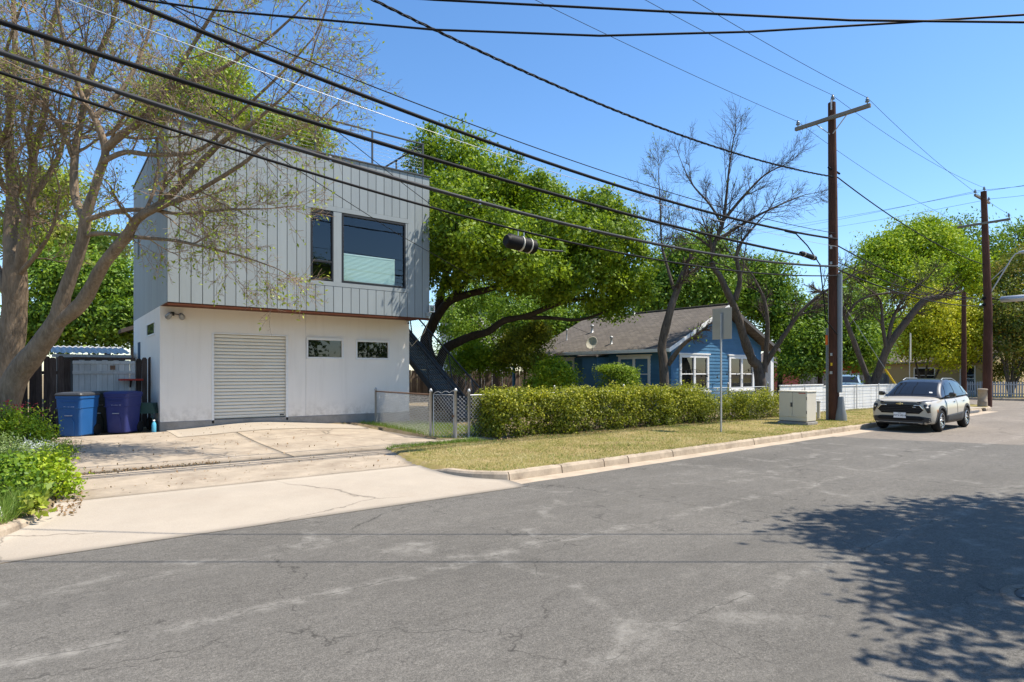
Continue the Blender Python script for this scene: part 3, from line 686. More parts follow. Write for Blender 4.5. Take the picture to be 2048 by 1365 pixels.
# upper box: sheathing with two openings, cladding boards, windows
wins = [(6.13, 6.81, 4.58, 6.60), (7.07, 9.20, 4.56, 6.63)]
b = MB(); y0, y1 = BY0 + 0.03, BY0 + 0.16
b.box(BX0 + .03, 6.13, y0, y1, BZ0 + .03, BZ1 - .03); b.box(6.81, 7.07, y0, y1, BZ0 + .03, BZ1 - .03); b.box(9.20, BX1 - .03, y0, y1, BZ0 + .03, BZ1 - .03)
for (a, c, z0, z1) in wins: b.box(a, c, y0, y1, BZ0 + .03, z0); b.box(a, c, y0, y1, z1, BZ1 - .03)
b.box(BX0 + .03, BX0 + .15, y1, BY1, BZ0 + .03, BZ1 - .03); b.box(BX1 - .15, BX1 - .03, y1, BY1, BZ0 + .03, BZ1 - .03)
b.box(BX0 + .15, BX1 - .15, BY1 - .15, BY1 - .03, BZ0 + .03, BZ1 - .03); b.box(BX0 + .15, BX1 - .15, y1, BY1 - .15, BZ1 - .3, BZ1 - .1); b.box(BX0 + .15, BX1 - .15, y1, BY1 - .15, BZ0 + .06, BZ0 + .3)
hp(b, 'wall', M['clad_dark'])
NB = 28; bw = (BX1 - BX0) / NB; GAP = 0.015
def board_mesh(w, h, t=0.03): return MB().cbox(GAP / 2, w - GAP / 2, 0, t, 0, h, 0.003).mesh('board', M['clad'])
cache = {}
def board(x, z0, z1, w=bw):
    key = (round(w, 3), round(z1 - z0, 3))
    if key not in cache: cache[key] = board_mesh(w, z1 - z0)
    o = link('board', cache[key], house); o.location = Vector((x, BY0, z0)) + HO
for i in range(NB):
    x = BX0 + i * bw
    if x + bw < 6.05 or x > 9.25: board(x, BZ0, BZ1)
    else: board(x, BZ0, 4.42); board(x, 6.80, BZ1)
ex0 = BX0 + int((6.05 - BX0) / bw) * bw; ex1 = BX0 + math.ceil((9.25 - BX0) / bw + 0.0) * bw + bw
ex1 = [BX0 + i * bw for i in range(NB) if BX0 + i * bw > 9.25][0]; ex0 = [BX0 + i * bw for i in range(NB) if not (BX0 + i * bw + bw < 6.05)][0]
def trim(x0, x1, z0, z1, y=BY0 - 0.006, t=0.036): hp(MB().cbox(x0, x1, y, y + t, z0, z1, 0.003), 'trim_board', M['clad'])
trim(ex0 - .0, 9.31, 6.66, 6.795); trim(ex0, 9.31, 4.425, 4.555)
trim(ex0 + .003, 6.13, 4.558, 6.657, BY0 + .001); trim(6.81, 7.07, 4.558, 6.657, BY0 + .001); trim(9.20, ex1 - .003, 4.558, 6.657, BY0 + .001)
for (a, c, z0, z1) in wins:                                           # windows: dark frame, pane, blind
    w = MB(); f = 0.055
    w.cbox(a, a + f, BY0 - .012, BY0 + .1, z0, z1, .004); w.cbox(c - f, c, BY0 - .012, BY0 + .1, z0, z1, .004)
    w.cbox(a + f, c - f, BY0 - .012, BY0 + .1, z0, z0 + f, .004); w.cbox(a + f, c - f, BY0 - .012, BY0 + .1, z1 - f, z1, .004)
    if c - a < 1: w.cbox(a + f, c - f, BY0 - .004, BY0 + .08, z0 + .52, z0 + .58, .004)
    wo = hp(w, 'window', M['winframe_dark'])
    hp(MB().box(a + f, c - f, BY0 + .045, BY0 + .055, z0 + f, z1 - f), 'pane', M['glass'], wo)
zt = 5.43
bl = MB(); nsl = 20; xa, xb = 7.13, 8.86                              # pleated bottom-up blind in the big window
for i in range(nsl):
    za = 4.63 + i * (zt - 4.63) / nsl; zb = 4.63 + (i + 1) * (zt - 4.63) / nsl; zm = (za + zb) / 2; ya, yb = BY0 + .085, BY0 + .12
    bl.add([(xa, yb, za), (xb, yb, za), (xb, ya, zm), (xa, ya, zm), (xb, yb, zb), (xa, yb, zb)], [(0, 1, 2, 3), (3, 2, 4, 5)])
bl.box(xa, xb, BY0 + .08, BY0 + .125, zt, zt + .03)
hp(bl, 'window_blind', M['blind'])
# side cladding (shaded side towards the neighbour's fence)
ns = 27; sw = (BY1 - BY0 - .03) / ns; sm = MB().cbox(0, .03, GAP / 2, sw - GAP / 2, 0, BZ1 - BZ0, .003).mesh('board', M['clad'])
for i in range(ns):
    o = link('board', sm, house); o.location = Vector((BX0 - .001, BY0 + .032 + i * sw, BZ0)) + HO
    o = link('board', sm, house); o.location = Vector((BX1 - .029, BY0 + .032 + i * sw, BZ0)) + HO
hp(MB().cbox(BX0 - .02, BX0 + .02, 23.3, 23.62, 5.62, 6.3, .004), 'side_window', M['winframe_dark'])
rc = MB(); rc.cbox(BX0 - .03, BX1 + .03, BY0 - .035, BY0 + .14, BZ1, BZ1 + .045, .006); rc.box(BX0 - .03, BX0 + .14, BY0 + .14, BY1, BZ1, BZ1 + .045); rc.box(BX1 - .14, BX1 + .03, BY0 + .14, BY1, BZ1, BZ1 + .045)
rf = hp(MB().box(BX0 + .1, BX1 - .1, BY0 + .1, BY1 - .05, BZ1 - .06, BZ1 + .02), 'roof', M['brown_roof']); hp(rc, 'roof_edge_cap', M['steel_dark'], rf)
hp(MB().lathe([(0.34, 0), (0.34, .08), (0.42, .12), (.40, .2), (.25, .3), (.05, .34)], 14, M=Matrix.Translation((7.35, 18.9, BZ1 + .02))), 'roof_vent', M['steel_dark'], rf)
hp(MB().box(BX0 + .02, BX1 - .02, BY0 + .02, WY0 + .05, BZ0 - .002, BZ0 + .028), 'soffit', M['soffit'])
fb = hp(MB().cbox(BX0 + .004, BX1 - .004, BY0 + .012, BY0 + .045, BZ0 - .075, BZ0 - .004, .004), 'soffit_edge_board', M['soffit'])
# roof railing with cables
rl = [4.55, 6.35, 8.15, 9.95]; ry = 17.78
for x in rl: hp(MB().cbox(x - .025, x + .025, ry - .025, ry + .025, BZ1 + .03, 9.42, .004), 'railing_post', M['steel_dark'])
for y in (19.7, 21.6, 23.5): hp(MB().cbox(9.925, 9.975, y - .025, y + .025, BZ1 + .03, 9.42, .004), 'railing_post', M['steel_dark'])
hp(MB().cbox(4.5, 9.99, ry - .03, ry + .03, 9.422, 9.462, .004), 'handrail', M['steel_dark']); hp(MB().cbox(9.92, 9.98, ry + .034, 23.6, 9.422, 9.462, .004), 'handrail', M['steel_dark'])
for k in range(9):
    z = BZ1 + .12 + k * .108
    hp(MB().tube([(4.55, ry, z), (9.95, ry, z)], .004, 4), 'railing_cable', M['steel_grey']); hp(MB().tube([(9.95, ry, z + .003), (9.95, 23.5, z + .003)], .004, 4), 'railing_cable', M['steel_grey'])
# lower storey: stucco wall with door and window openings
DX0, DX1, DZ0, DZ1 = 3.77, 5.83, 0.53, 2.96
lw = [(6.41, 7.61, 2.28, 2.93), (8.02, 9.23, 2.28, 2.92)]
w = MB(); ya, yb = WY0, WY0 + .2; T = BZ0 + .0
w.box(BX0, DX0, ya, yb, WZ0, T); w.box(DX0, DX1, ya, yb, DZ1, T); w.box(DX1, 6.396, ya, yb, WZ0, T)
w.box(6.404, lw[0][1], ya, yb, WZ0, 2.28); w.box(6.404, lw[0][1], ya, yb, 2.93, T); w.box(lw[0][1], lw[1][0], ya, yb, WZ0, T)
w.box(lw[1][0], lw[1][1], ya, yb, WZ0, 2.28); w.box(lw[1][0], lw[1][1], ya, yb, 2.92, T); w.box(lw[1][1], WX1, ya, yb, WZ0, T)
w.box(BX0, BX0 + .2, yb, 24.9, WZ0, T); w.box(WX1 - .2, WX1, yb, 24.9, WZ0, T); w.box(BX0 + .2, WX1 - .2, 24.7, 24.9, WZ0, T); w.box(BX0 + .2, WX1 - .2, ya + .14, ya + .2, WZ0, 0.53)
hp(w, 'stucco_wall', M['stucco'])
hp(MB().box(6.396, 6.404, ya + .015, ya + .1, WZ0, T), 'wall_joint', M['room'])
hp(MB().cbox(BX0 - .012, WX1 + .012, WY0 - .012, 24.92, -.05, WZ0 - .002, .01), 'foundation', M['conc_base'])
door = hp(MB().box(DX0, DX1, ya + .13, ya + .15, DZ0, DZ1), 'roller_door', M['roller'])
nsl = 24; sh = (DZ1 - DZ0 - .10) / nsl
prof = [(ya + .108, 0), (ya + .076, sh * .10), (ya + .066, sh * .3), (ya + .066, sh * .6), (ya + .076, sh * .84), (ya + .108, sh * .93), (ya + .128, sh * .95), (ya + .128, 0)]
slat = MB().prism([(p[0], p[1]) for p in prof], DX0 + .004, DX1 - .004, 'x').mesh('door_slat', M['roller']); fixn(slat)
for i in range(nsl):
    o = link('door_slat', slat, door); o.location = (0, 0, DZ0 + .09 + i * sh)
hp(MB().cbox(DX0 + .004, DX1 - .004, ya + .055, ya + .125, DZ0 + .01, DZ0 + .088, .006), 'bottom_bar', M['roller'], door)
hp(MB().box(DX1 - .2, DX1 - .08, ya + .05, ya + .056, DZ0 + .03, DZ0 + .07), 'latch', M['steel_dark'], door)
for x in (DX0, DX1): hp(MB().cbox(x - .035, x + .03, ya - .012, ya + .052, DZ0 - .12, DZ1 + .02, .004), 'door_jamb', M['white'], door)
hp(MB().cbox(DX0 + .032, DX1 - .032, ya - .01, ya + .05, DZ1 - .012, DZ1 + .03, .004), 'door_head', M['white'], door)
for (a, c, z0, z1) in lw:
    f = .06; w = MB(); yo = ya - .02
    w.cbox(a + .002, a + f, yo, ya + .08, z0 + .002, z1 - .002, .005); w.cbox(c - f, c - .002, yo, ya + .08, z0 + .002, z1 - .002, .005); w.cbox(a + f, c - f, yo, ya + .08, z0 + .002, z0 + f, .005); w.cbox(a + f, c - f, yo, ya + .08, z1 - f, z1 - .002, .005)
    wo = hp(w, 'window', M['white']); hp(MB().box(a + f, c - f, ya + .03, ya + .04, z0 + f, z1 - f), 'pane', M['glass_dark'], wo)
    hp(MB().cbox(a + .01, c - .01, yo - .02, yo - .001, z1 - .002, z1 + .025, .004), 'head_flashing', M['white'], wo)
    hp(MB().box(a + .05, c - .05, ya + .1, ya + .12, z0 + .04, z1 - .04), 'shade', M['shade_dark'], wo)
w = MB(); x_ = BX0                                                     # side windows
w.cbox(x_ - .02, x_ + .05, 19.7, 21.4, 2.92, 2.97, .004); w.cbox(x_ - .02, x_ + .05, 19.7, 21.4, 3.27, 3.32, .004); w.cbox(x_ - .02, x_ + .05, 19.7, 19.76, 2.97, 3.27, .004); w.cbox(x_ - .02, x_ + .05, 21.34, 21.4, 2.97, 3.27, .004)
wo = hp(w, 'window', M['white']); hp(MB().box(x_ - .006, x_ + .004, 19.76, 21.34, 2.97, 3.27), 'pane', M['glass_dark'], wo)
hp(MB().cbox(x_ - .015, x_ + .03, 23.0, 23.6, .75, 2.85, .005), 'narrow_window', M['blue_dark'])
# flood lights, camera, corner bracket lamp
fl = hp(MB().cbox(2.70, 2.80, WY0 - .06, WY0, 3.40, 3.50, .01), 'flood_light', M['bin_dark'])
for dx in (-.09, .2):
    m_ = Matrix.Translation((2.75 + dx, WY0 - .16, 3.40)) @ Matrix.Rotation(R(-115), 4, 'X') @ Matrix.Rotation(R(18 if dx > 0 else -14), 4, 'Y')
    hp(MB().lathe([(.03, -.1), (.055, -.06), (.075, .05), (.08, .1), (.068, .1), (.06, .05), (.0, .04)], 14, M=m_), 'lamp_head', M['steel_grey'], fl)
hp(MB().tube([(2.66, WY0 - .08, 3.42), (2.75, WY0 - .06, 3.45), (2.95, WY0 - .09, 3.43)], .014, 6), 'arm', M['steel_dark'], fl)
sc_o = hp(MB().cbox(9.84, 9.93, WY0 - .09, WY0, 3.50, 3.62, .01), 'security_camera', M['white']); hp(MB().lathe([(.03, 0), (.025, .03), (0, .03)], 10, M=Matrix.Translation((9.885, WY0 - .1, 3.55)) @ Matrix.Rotation(R(90), 4, 'X')), 'lens', M['black_rubber'], sc_o)
bk = MB(); cx_, cz_ = 10.13, 3.95
for a, c, z0, z1 in ((-.1, -.07, -.1, .13), (.07, .1, -.1, .13), (-.07, .07, .1, .13), (-.07, .07, -.1, -.07)): bk.cbox(cx_ + a, cx_ + c, BY0 - .09, BY0 - .05, cz_ + z0, cz_ + z1, .004)
lamp = hp(bk, 'corner_lamp', M['white']); hp(MB().box(cx_ - .07, cx_ + .07, BY0 - .07, BY0 - .055, cz_ - .07, cz_ + .1), 'lens', M['glass_dark'], lamp)
hp(MB().cbox(9.93, 10.10, BY0 - .05, BY0 - .002, 3.70, 3.84, .006), 'junction_box', M['clad'], lamp); hp(MB().tube([(10.02, BY0 - .04, 3.84), (10.13, BY0 - .07, 3.86)], .012, 6), 'arm', M['white'], lamp)
hp(MB().tube([(10.12, BY0 - .03, 3.8), (10.06, BY0 + .3, 3.2), (9.9, BY0 + .9, 2.75), (9.99, WY0 - .02, 2.9)], .009, 5), 'loose_cable', M['cabinet'])

# outside stair with cable railings on the house's right side
st = thing('outdoor_stair', 'black steel outdoor stair with slanted cable railings beside the white garage wall', 'stairs', (11.85, 17.6, .15))
SO = -Vector((11.85, 17.6, .15)); X0, X1 = 11.2, 12.2; slope = .63; ya, yb = 17.6, 23.2
def zs(y): return .15 + (y - ya) * slope
def sp(mb, name, mat): o = mb.build(name, mat, st); o.location = SO; return o
for x in (X0, X1):
    sp(MB().prism([(ya, zs(ya) - .12), (yb, zs(yb) - .12), (yb, zs(yb) + .16), (ya, zs(ya) + .16)], x - .03, x + .03, 'x'), 'stringer', M['steel_dark'])
    sp(MB().tube([(x, ya - .1, zs(ya) + 1.02), (x, yb, zs(yb) + 1.05)], .032, 8), 'handrail', M['steel_dark'])
    for y in (17.9, 19.5, 21.1, 22.7): sp(MB().tube([(x, y, zs(y) + .05), (x, y + .32, zs(y + .32) + 1.04)], .026, 6), 'railing_post', M['steel_dark'])
    for k in range(8):
        h = .24 + k * .098; sp(MB().tube([(x, ya + .1, zs(ya + .1) + h), (x, yb, zs(yb) + h)], .006, 4), 'railing_cable', M['steel_grey'])
tm = MB().cbox(X0 + .032, X1 - .032, 0, .29, -.035, 0, .006).mesh('tread', M['steel_dark'])
for i in range(18):
    o = link('tread', tm, st); y = ya + .05 + i * .3; o.location = Vector((0, y, zs(y) + .12)) + SO
rs = MB().box(X0 + .034, X1 - .034, 0, .012, 0, .15).mesh('riser', M['stair_sheet'])
for i in range(18):
    o = link('riser', rs, st); y = ya + .05 + i * .3; o.location = Vector((0, y + .28, zs(y) + .12)) + SO
sp(MB().cbox(9.98, X1 + .05, yb, 24.6, zs(yb) + .0, zs(yb) + .12, .01), 'landing', M['steel_dark'])
for x in (X0, X1):
    sp(MB().cbox(x - .04, x + .04, yb + .6, yb + .68, .1, zs(yb), .005), 'support_post', M['steel_dark'])

# ---------------------------------------------------------------- left side: fence, white gate, shed, bins
FY = 20.6
fen = thing('board_fence', 'dark weathered board fence behind the two wheelie bins', 'fence', (-4.0, FY, .2))
random.seed(11)
pk = [MB().prism([(0, 0), (w_, 0), (w_, h - .05), (w_ - .035, h), (.035, h), (0, h - .05)], 0, .02, 'y').mesh('fence_plank', M['fence_dark']) for w_, h in ((.142, 2.0), (.138, 2.03), (.145, 1.97), (.14, 2.05))]
x = -4.6; spans = []
while x < 2.42:
    if not (0.62 < x + .07 < 2.05):
        o = link('fence_plank', random.choice(pk), fen); o.location = (x + 4.0, random.uniform(-.008, .008), 0.06); o.rotation_euler = (0, random.uniform(-.01, .01), 0)
    x += .152
for z in (.5, 1.6): MB().box(-.7, 4.55, .024, .07, z, z + .09).build('fence_rail', M['fence_dark'], fen)
wg = thing('plank_gate', 'white painted plank gate between dark fence boards', 'gate', (.6, FY - .03, .25))
gm = [MB().cbox(0, .128, 0, .022, 0, 1.88, .003).mesh('gate_plank', M['gate_white']), MB().cbox(0, .128, 0, .022, .03, 1.90, .003).mesh('gate_plank', M['gate_white'])]
for i in range(11): o = link('gate_plank', gm[i % 2], wg); o.location = (.01 + i * .133, random.uniform(-.004, .004), .05)
for z in (1.56, 1.84): MB().cbox(0, 1.47, -.03, -.002, z, z + .085, .004).build('gate_rail', M['gate_white'], wg)
MB().cbox(0, 1.47, -.012, .03, 1.965, 2.03, .004).build('gate_header', M['fence_dark'], wg)
MB().cbox(.86, .98, -.045, -.032, 1.68, 1.80, .004).build('gate_hinge', M['rust'], wg)
sf = thing('garden_shelf', 'small dark red wooden shelf sticking out from fence above purple bin', 'shelf', (1.95, FY - .3, 1.62))
MB().cbox(-.3, .28, -.12, .2, 0, .05, .008).build('board', M['red'], sf); MB().prism([(-.0, 0), (.26, 0), (.26, -.2)], -.02, .02, 'x').build('bracket', M['fence_dark'], sf)
sh = thing('garden_shed', 'low shed with corrugated metal roof behind the white plank gate', 'shed', (.9, 24.2, .2))
MB().box(-.6, 1.25, 0, 3, 0, 2.2).build('wall', M['fence_grey'], sh)
cr = MB(); n = 52; X_ = np.linspace(-.75, 1.42, n); Zc = .022 * np.sin(np.arange(n) * math.pi / 2.0 * .99)
for i in range(n - 1): cr.add([(X_[i], -.35, 2.28 + Zc[i]), (X_[i + 1], -.35, 2.28 + Zc[i + 1]), (X_[i + 1], 3.2, 2.62 + Zc[i + 1]), (X_[i], 3.2, 2.62 + Zc[i])], [(0, 1, 2, 3)], 0, True)
cr.box(-.73, 1.40, -.3, -.26, 2.14, 2.24)
cro = cr.build('corrugated_roof', M['corrugated'], sh)
ng = thing('neighbour_house', 'brown roofed neighbour house peeking out behind the grey house, left', 'house', (4.3, 33, .2))
MB().box(-.6, 9, 0, 6, 0, 3.6).build('wall', M['fence_brown'], ng)
MB().prism([(-1.6, 3.45), (4.2, 5.6), (10, 3.45), (10, 3.6), (4.2, 5.78), (-1.6, 3.62)], -.8, 6.8, 'y').build('roof', M['brown_roof'], ng)

def wheelie(name, label, mat, loc, rz, txt, lidmat):
    t = thing(name, label, 'bin', loc, rz, None); H = 1.0
    def ring(w, d, z, r=.07, sag=0.0):
        pts = []
        for (sx, sy) in ((1, -1), (1, 1), (-1, 1), (-1, -1)):
            for k in range(4):
                a0 = {(1, -1): -90, (1, 1): 0, (-1, 1): 90, (-1, -1): 180}[sx, sy]; a = R(a0 + 30 * k)
                pts.append((sx * (w / 2 - r) + r * math.cos(a), sy * (d / 2 - r) + r * math.sin(a), z))
        return pts
    lv = [(.56, .62, .03), (.60, .66, .06), (.645, .72, .5), (.665, .74, .72), (.69, .765, .73), (.705, .78, .96), (.74, .81, .97), (.745, .815, 1.03)]
    V = []; 
    for w_, d_, z in lv: V += ring(w_, d_, z)
    n = 16; fs = [tuple(range(n))[::-1]] + [(i * n + k, i * n + (k + 1) % n, i * n + n + (k + 1) % n, i * n + n + k) for i in range(len(lv) - 1) for k in range(n)]
    MB().add(V, fs, 0, False).build('body', mat, t)
    V = ring(.76, .83, 1.032, .08) + ring(.775, .845, 1.06, .08) + ring(.74, .80, 1.10, .09) + ring(.5, .55, 1.125, .09)
    fs = [tuple(range(n))[::-1]] + [(i * n + k, i * n + (k + 1) % n, i * n + n + (k + 1) % n, i * n + n + k) for i in range(3) for k in range(n)] + [tuple(range(3 * n, 4 * n))]
    lid = MB().add(V, fs, 0, False).build('lid', lidmat, t)
    MB().tube([(-.3, .44, 1.04), (.3, .44, 1.04)], .02, 6).build('hinge_bar', lidmat, lid)
    # front: lift pocket with metal bar, raised panel, ribs, number
    MB().cbox(-.095, .095, -.352, -.335, .56, .68, .006).build('lift_pocket', M['bin_dark'], t)
    MB().tube([(-.1, -.372, .545), (.1, -.372, .545)], .013, 8).build('lift_bar', M['cable_alu'], t)
    pn = [(-.14, .04), (.14, .04), (.14, .40), (.09, .50), (-.09, .50), (-.14, .40)]
    mp = MB(); nn = len(pn); o_ = lambda z: -.318 - .045 * (z - .05) / .45 - .018
    mp.add([(p[0], o_(p[1]), p[1]) for p in pn] + [(p[0] * 1.04, o_(p[1]) + .03, p[1]) for p in pn], [tuple(range(nn))] + [(i, i + nn, (i + 1) % nn + nn, (i + 1) % nn) for i in range(nn)]); mp.build('front_panel', mat, t)
    MB().cbox(-.22, .22, -.402, -.38, .875, .895, .005).build('rim_rib', mat, t)
    for sx in (-1, 1): MB().cbox(sx * .26 - .09, sx * .26 + .08, -.385, -.36, .715, .735, .006).build('rib', mat, t)
    for sx in (-1, 1):
        MB().lathe([(.14, -.03), (.15, -.02), (.15, .02), (.14, .03)], 16, M=Matrix.Translation((sx * .31, .34, .15)) @ Matrix.Rotation(R(90), 4, 'Y')).build('wheel', M['tyre'], t)
    if txt:
        o = link('number', text_mesh(txt, .085, M['letter_white']), t, (0.02, -.381, .785), (R(87), 0, 0))
    return t
wheelie('wheelie_bin', 'blue wheelie bin in front of the dark fence, nearest the garden bed', M['bin_blue'], (.66, 18.85, .235), R(-37), '0190102', M['steel_dark']).scale = (.9, .9, 1.0)
wheelie('wheelie_bin', 'purple wheelie bin in front of the white plank gate, beside the blue one', M['bin_purple'], (1.64, 18.95, .25), R(-36), '0190145', M['bin_purple']).scale = (.84, .88, .99)
wheelie('wheelie_bin', 'dark green wheelie bin half hidden behind the blue and purple ones', M['bin_dark'], (1.32, 19.85, .22), R(-36), '0142117', M['bin_dark'])
wb = thing('wheelbarrow_tray', 'upturned dark green plastic cart between purple bin and white wall', 'cart', (2.2, 19.25, .24), R(-30))
MB().prism([(-.3, .5), (.32, .5), (.22, .78), (-.2, .78)], -.2, .25, 'y').build('tray', M['bin_green'], wb)
for sx in (-.2, .2): MB().tube([(sx, -.15, .55), (sx + .1, -.25, 0.02)], .018, 6).build('leg', M['bin_green'], wb)
MB().lathe([(.16, -.04), (.18, 0), (.16, .04)], 14, M=Matrix.Translation((0, .2, .2)) @ Matrix.Rotation(R(90), 4, 'Y')).build('wheel', M['tyre'], wb)
bo = thing('bottle', 'pale blue plastic bottle standing at the corner of white garage wall', 'bottle', (2.30, 18.62, .255))
MB().lathe([(.05, 0), (.055, .01), (.055, .2), (.045, .25), (.022, .28), (.022, .3)], 14).build('body', M['bottle'], bo); MB().lathe([(.026, .3), (.026, .335), (0, .336)], 12).build('cap', M['white'], bo)
bg_ = thing('rubbish_bag', 'black rubbish bag slumped beside the blue wheelie bin', 'bag', (.12, 18.9, .24))
V = []; n1, n2 = 10, 14
rs_ = np.random.default_rng(5)
for i in range(n1):
    a = math.pi * i / (n1 - 1)
    for k in range(n2):
        q = 1 + rs_.normal(0, .07); b_ = 2 * math.pi * k / n2; V.append((.16 * math.sin(a) * math.cos(b_) * q, .15 * math.sin(a) * math.sin(b_) * q, .19 - .2 * math.cos(a) * q))
MB().add(V, [(i * n2 + k, i * n2 + (k + 1) % n2, i * n2 + n2 + (k + 1) % n2, i * n2 + n2 + k) for i in range(n1 - 1) for k in range(n2)], 0, True).build('sack', M['black_rubber'], bg_)
MB().tube([(0, 0, .37), (.02, .01, .42), (.06, 0, .45)], [.02, .03, .05], 8).build('tied_neck', M['black_rubber'], bg_)
# ---------------------------------------------------------------- blue cottage
GX0, GX1, GY0, GY1 = 20.3, 27.1, 15.7, 23.8; RX, RZ, EZ = 23.72, 4.77, 2.74; EXL, EXR, RY0, RY1 = 19.54, 27.9, 15.2, 24.1
cot = thing('blue_cottage', 'blue lap sided cottage with grey shingle gable roof behind the hedge', 'house', (GX0, GY0, .2)); CO = -Vector((GX0, GY0, .2))
def cp(mb, name, mat, parent=None, fix=False):
    o = mb.build(name, mat, parent or cot, None, None, fix)
    if parent is None: o.location = CO
    return o
def roofz(x): return RZ - .488 * abs(x - RX) if x < RX else RZ - .447 * (x - RX)
tw = roofz(GX0) - .06
cp(MB().prism([(GX0 + .03, .2), (GX1 - .03, .2), (GX1 - .03, roofz(GX1) - .1), (RX, RZ - .12), (GX0 + .03, tw - .04)], GY0 + .03, GY1, 'y'), 'wall', M['blue_dark'])
gw = [(20.83, 22.87, 1.08, 2.62), (24.40, 26.44, 1.08, 2.62)]
def lap(x0, x1, z, h, parent):                                        # one lap board piece on the gable
    m_ = MB(); zt = z + h; za = max(z, .0)
    def lim(zq):                                                       # gable limits at a height
        if zq < roofz(GX0) - .14: return GX0, GX1
        return RX - (RZ - .14 - zq) / .488, RX + (RZ - .14 - zq) / .447
    l0, r0 = lim(z); l1, r1 = lim(zt); a0, a1 = max(x0, l0), max(x0, l1); b0, b1 = min(x1, r0), min(x1, r1)
    if b0 - a0 < .04: return
    if b1 - a1 < .02: a1 = b1 = (a1 + b1) / 2; b1 += .01
    yA, yB = GY0 - .016, GY0 + .004
    m_.add([(a0, yA, z), (b0, yA, z), (b1, yB, zt), (a1, yB, zt), (a0, yA + .026, z), (b0, yA + .026, z), (b1, yB + .02, zt), (a1, yB + .02, zt)],
           [(0, 1, 2, 3), (4, 7, 6, 5), (0, 4, 5, 1), (1, 5, 6, 2), (2, 6, 7, 3), (3, 7, 4, 0)])
    cp(m_, 'siding_board', M['blue_siding'])
LH = .148; z = .45
while z < RZ - .3:
    segs = [(GX0, GX1)]
    for (a, c, z0, z1) in gw:
        if z < z1 and z + LH > z0:
            segs = [q for s_ in segs for q in ((s_[0], min(s_[1], a)), (max(s_[0], c), s_[1])) if q[1] - q[0] > .03]
    for a, c in segs: lap(a, c, z, LH + .012, cot)
    z += LH
def dwin(name, a, c, z0, z1, plane, face):                             # double sash window; plane coordinate and facing axis
    f = .13; m = (a + c) / 2
    def bxx(p0, p1, d0, d1, q0, q1): return (MB().cbox(p0, p1, plane + d0, plane + d1, q0, q1, .006) if face == 'y' else MB().cbox(plane + d0, plane + d1, p0, p1, q0, q1, .006))
    w = MB()
    for (p0, p1, q0, q1) in ((a, a + f, z0, z1), (c - f, c, z0, z1), (m - f / 2, m + f / 2, z0 + .08, z1 - f), (a + f, c - f, z1 - f, z1), (a + f, c - f, z0, z0 + .08)):
        k = bxx(p0, p1, -.05, .05, q0, q1); w.add(k.v, k.f)
    wo = cp(w, 'window', M['white'])
    k = bxx(a - .08, c + .08, -.075, .05, z1 + .001, z1 + .06); cp(k, 'head_trim', M['white'], wo); k = bxx(a - .1, c + .1, -.10, .05, z0 - .07, z0 - .001); cp(k, 'sill', M['white'], wo)
    for (p0, p1) in ((a + f, m - f / 2), (m + f / 2, c - f)):
        zm = z0 + .08 + (z1 - z0 - f - .08) * .48
        k = bxx(p0, p1, -.02, .03, zm - .025, zm + .025); cp(k, 'sash_rail', M['white'], wo)
        for q0, q1 in ((z0 + .08, zm - .025), (zm + .025, z1 - f)):
            k = bxx(p0, p1, .005, .012, q0, q1); cp(k, 'pane', M['glass_dark'], wo)
        k = bxx(p0, p1, .014, .03, z0 + .09, z1 - f); cp(k, 'shade', M['fence_grey'], wo)
for g in gw: dwin('window', *g, GY0, 'y')
dwin('window', 16.75, 18.55, 1.1, 2.58, GX0, 'x')
dwin('window', 21.4, 22.6, .9, 2.56, GX0, 'x')
for i in range(18):                                                    # side wall boards
    z0 = .45 + i * LH
    if z0 + LH > tw: break
    cp(MB().add([(GX0 - .014, GY0, z0), (GX0 - .014, GY1, z0), (GX0 + .006, GY1, z0 + LH + .01), (GX0 + .006, GY0, z0 + LH + .01), (GX0 + .03, GY0, z0), (GX0 + .03, GY1, z0), (GX0 + .03, GY1, z0 + LH + .01), (GX0 + .03, GY0, z0 + LH + .01)],
        [(0, 3, 2, 1), (0, 1, 5, 4), (0, 4, 7, 3), (1, 2, 6, 5)]), 'siding_board', M['blue_siding'])
bay = cp(MB().box(19.5, 20.28, 19.1, 20.05, .3, 2.55), 'side_bay', M['blue_siding']); cp(MB().prism([(19.3, 2.55), (20.3, 2.74), (20.3, 2.82), (19.3, 2.63)], 18.95, 20.2, 'y'), 'bay_roof', M['shingles'], bay)
rt = .10                                                               # roof slopes, fascia boards, vents, dish
cp(MB().prism([(EXL, EZ), (RX, RZ), (RX, RZ + rt), (EXL, EZ + rt)], RY0, RY1, 'y'), 'roof_slope', M['shingles'])
cp(MB().prism([(RX + .001, RZ), (EXR, RZ - .447 * (EXR - RX)), (EXR, RZ - .447 * (EXR - RX) + rt), (RX + .001, RZ + rt)], RY0, RY1, 'y'), 'roof_slope', M['shingles'])
er = RZ - .447 * (EXR - RX)
cp(MB().prism([(EXL - .01, EZ - .08), (RX, RZ - .09), (RX, RZ + rt - .02), (EXL - .01, EZ + rt - .02)], RY0 - .035, RY0 - .002, 'y'), 'rake_board', M['white'])
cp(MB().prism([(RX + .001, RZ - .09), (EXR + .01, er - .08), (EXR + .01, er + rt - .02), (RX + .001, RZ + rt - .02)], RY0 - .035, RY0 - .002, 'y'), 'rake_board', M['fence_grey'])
cp(MB().cbox(EXL - .03, EXL - .002, RY0, RY1, EZ - .06, EZ + .08, .005), 'eave_board', M['white'])
cp(MB().cbox(RX - .12, RX + .12, RY0 - .03, RY1 + .03, RZ + rt - .03, RZ + rt + .03, .01), 'ridge_cap', M['shingles'])
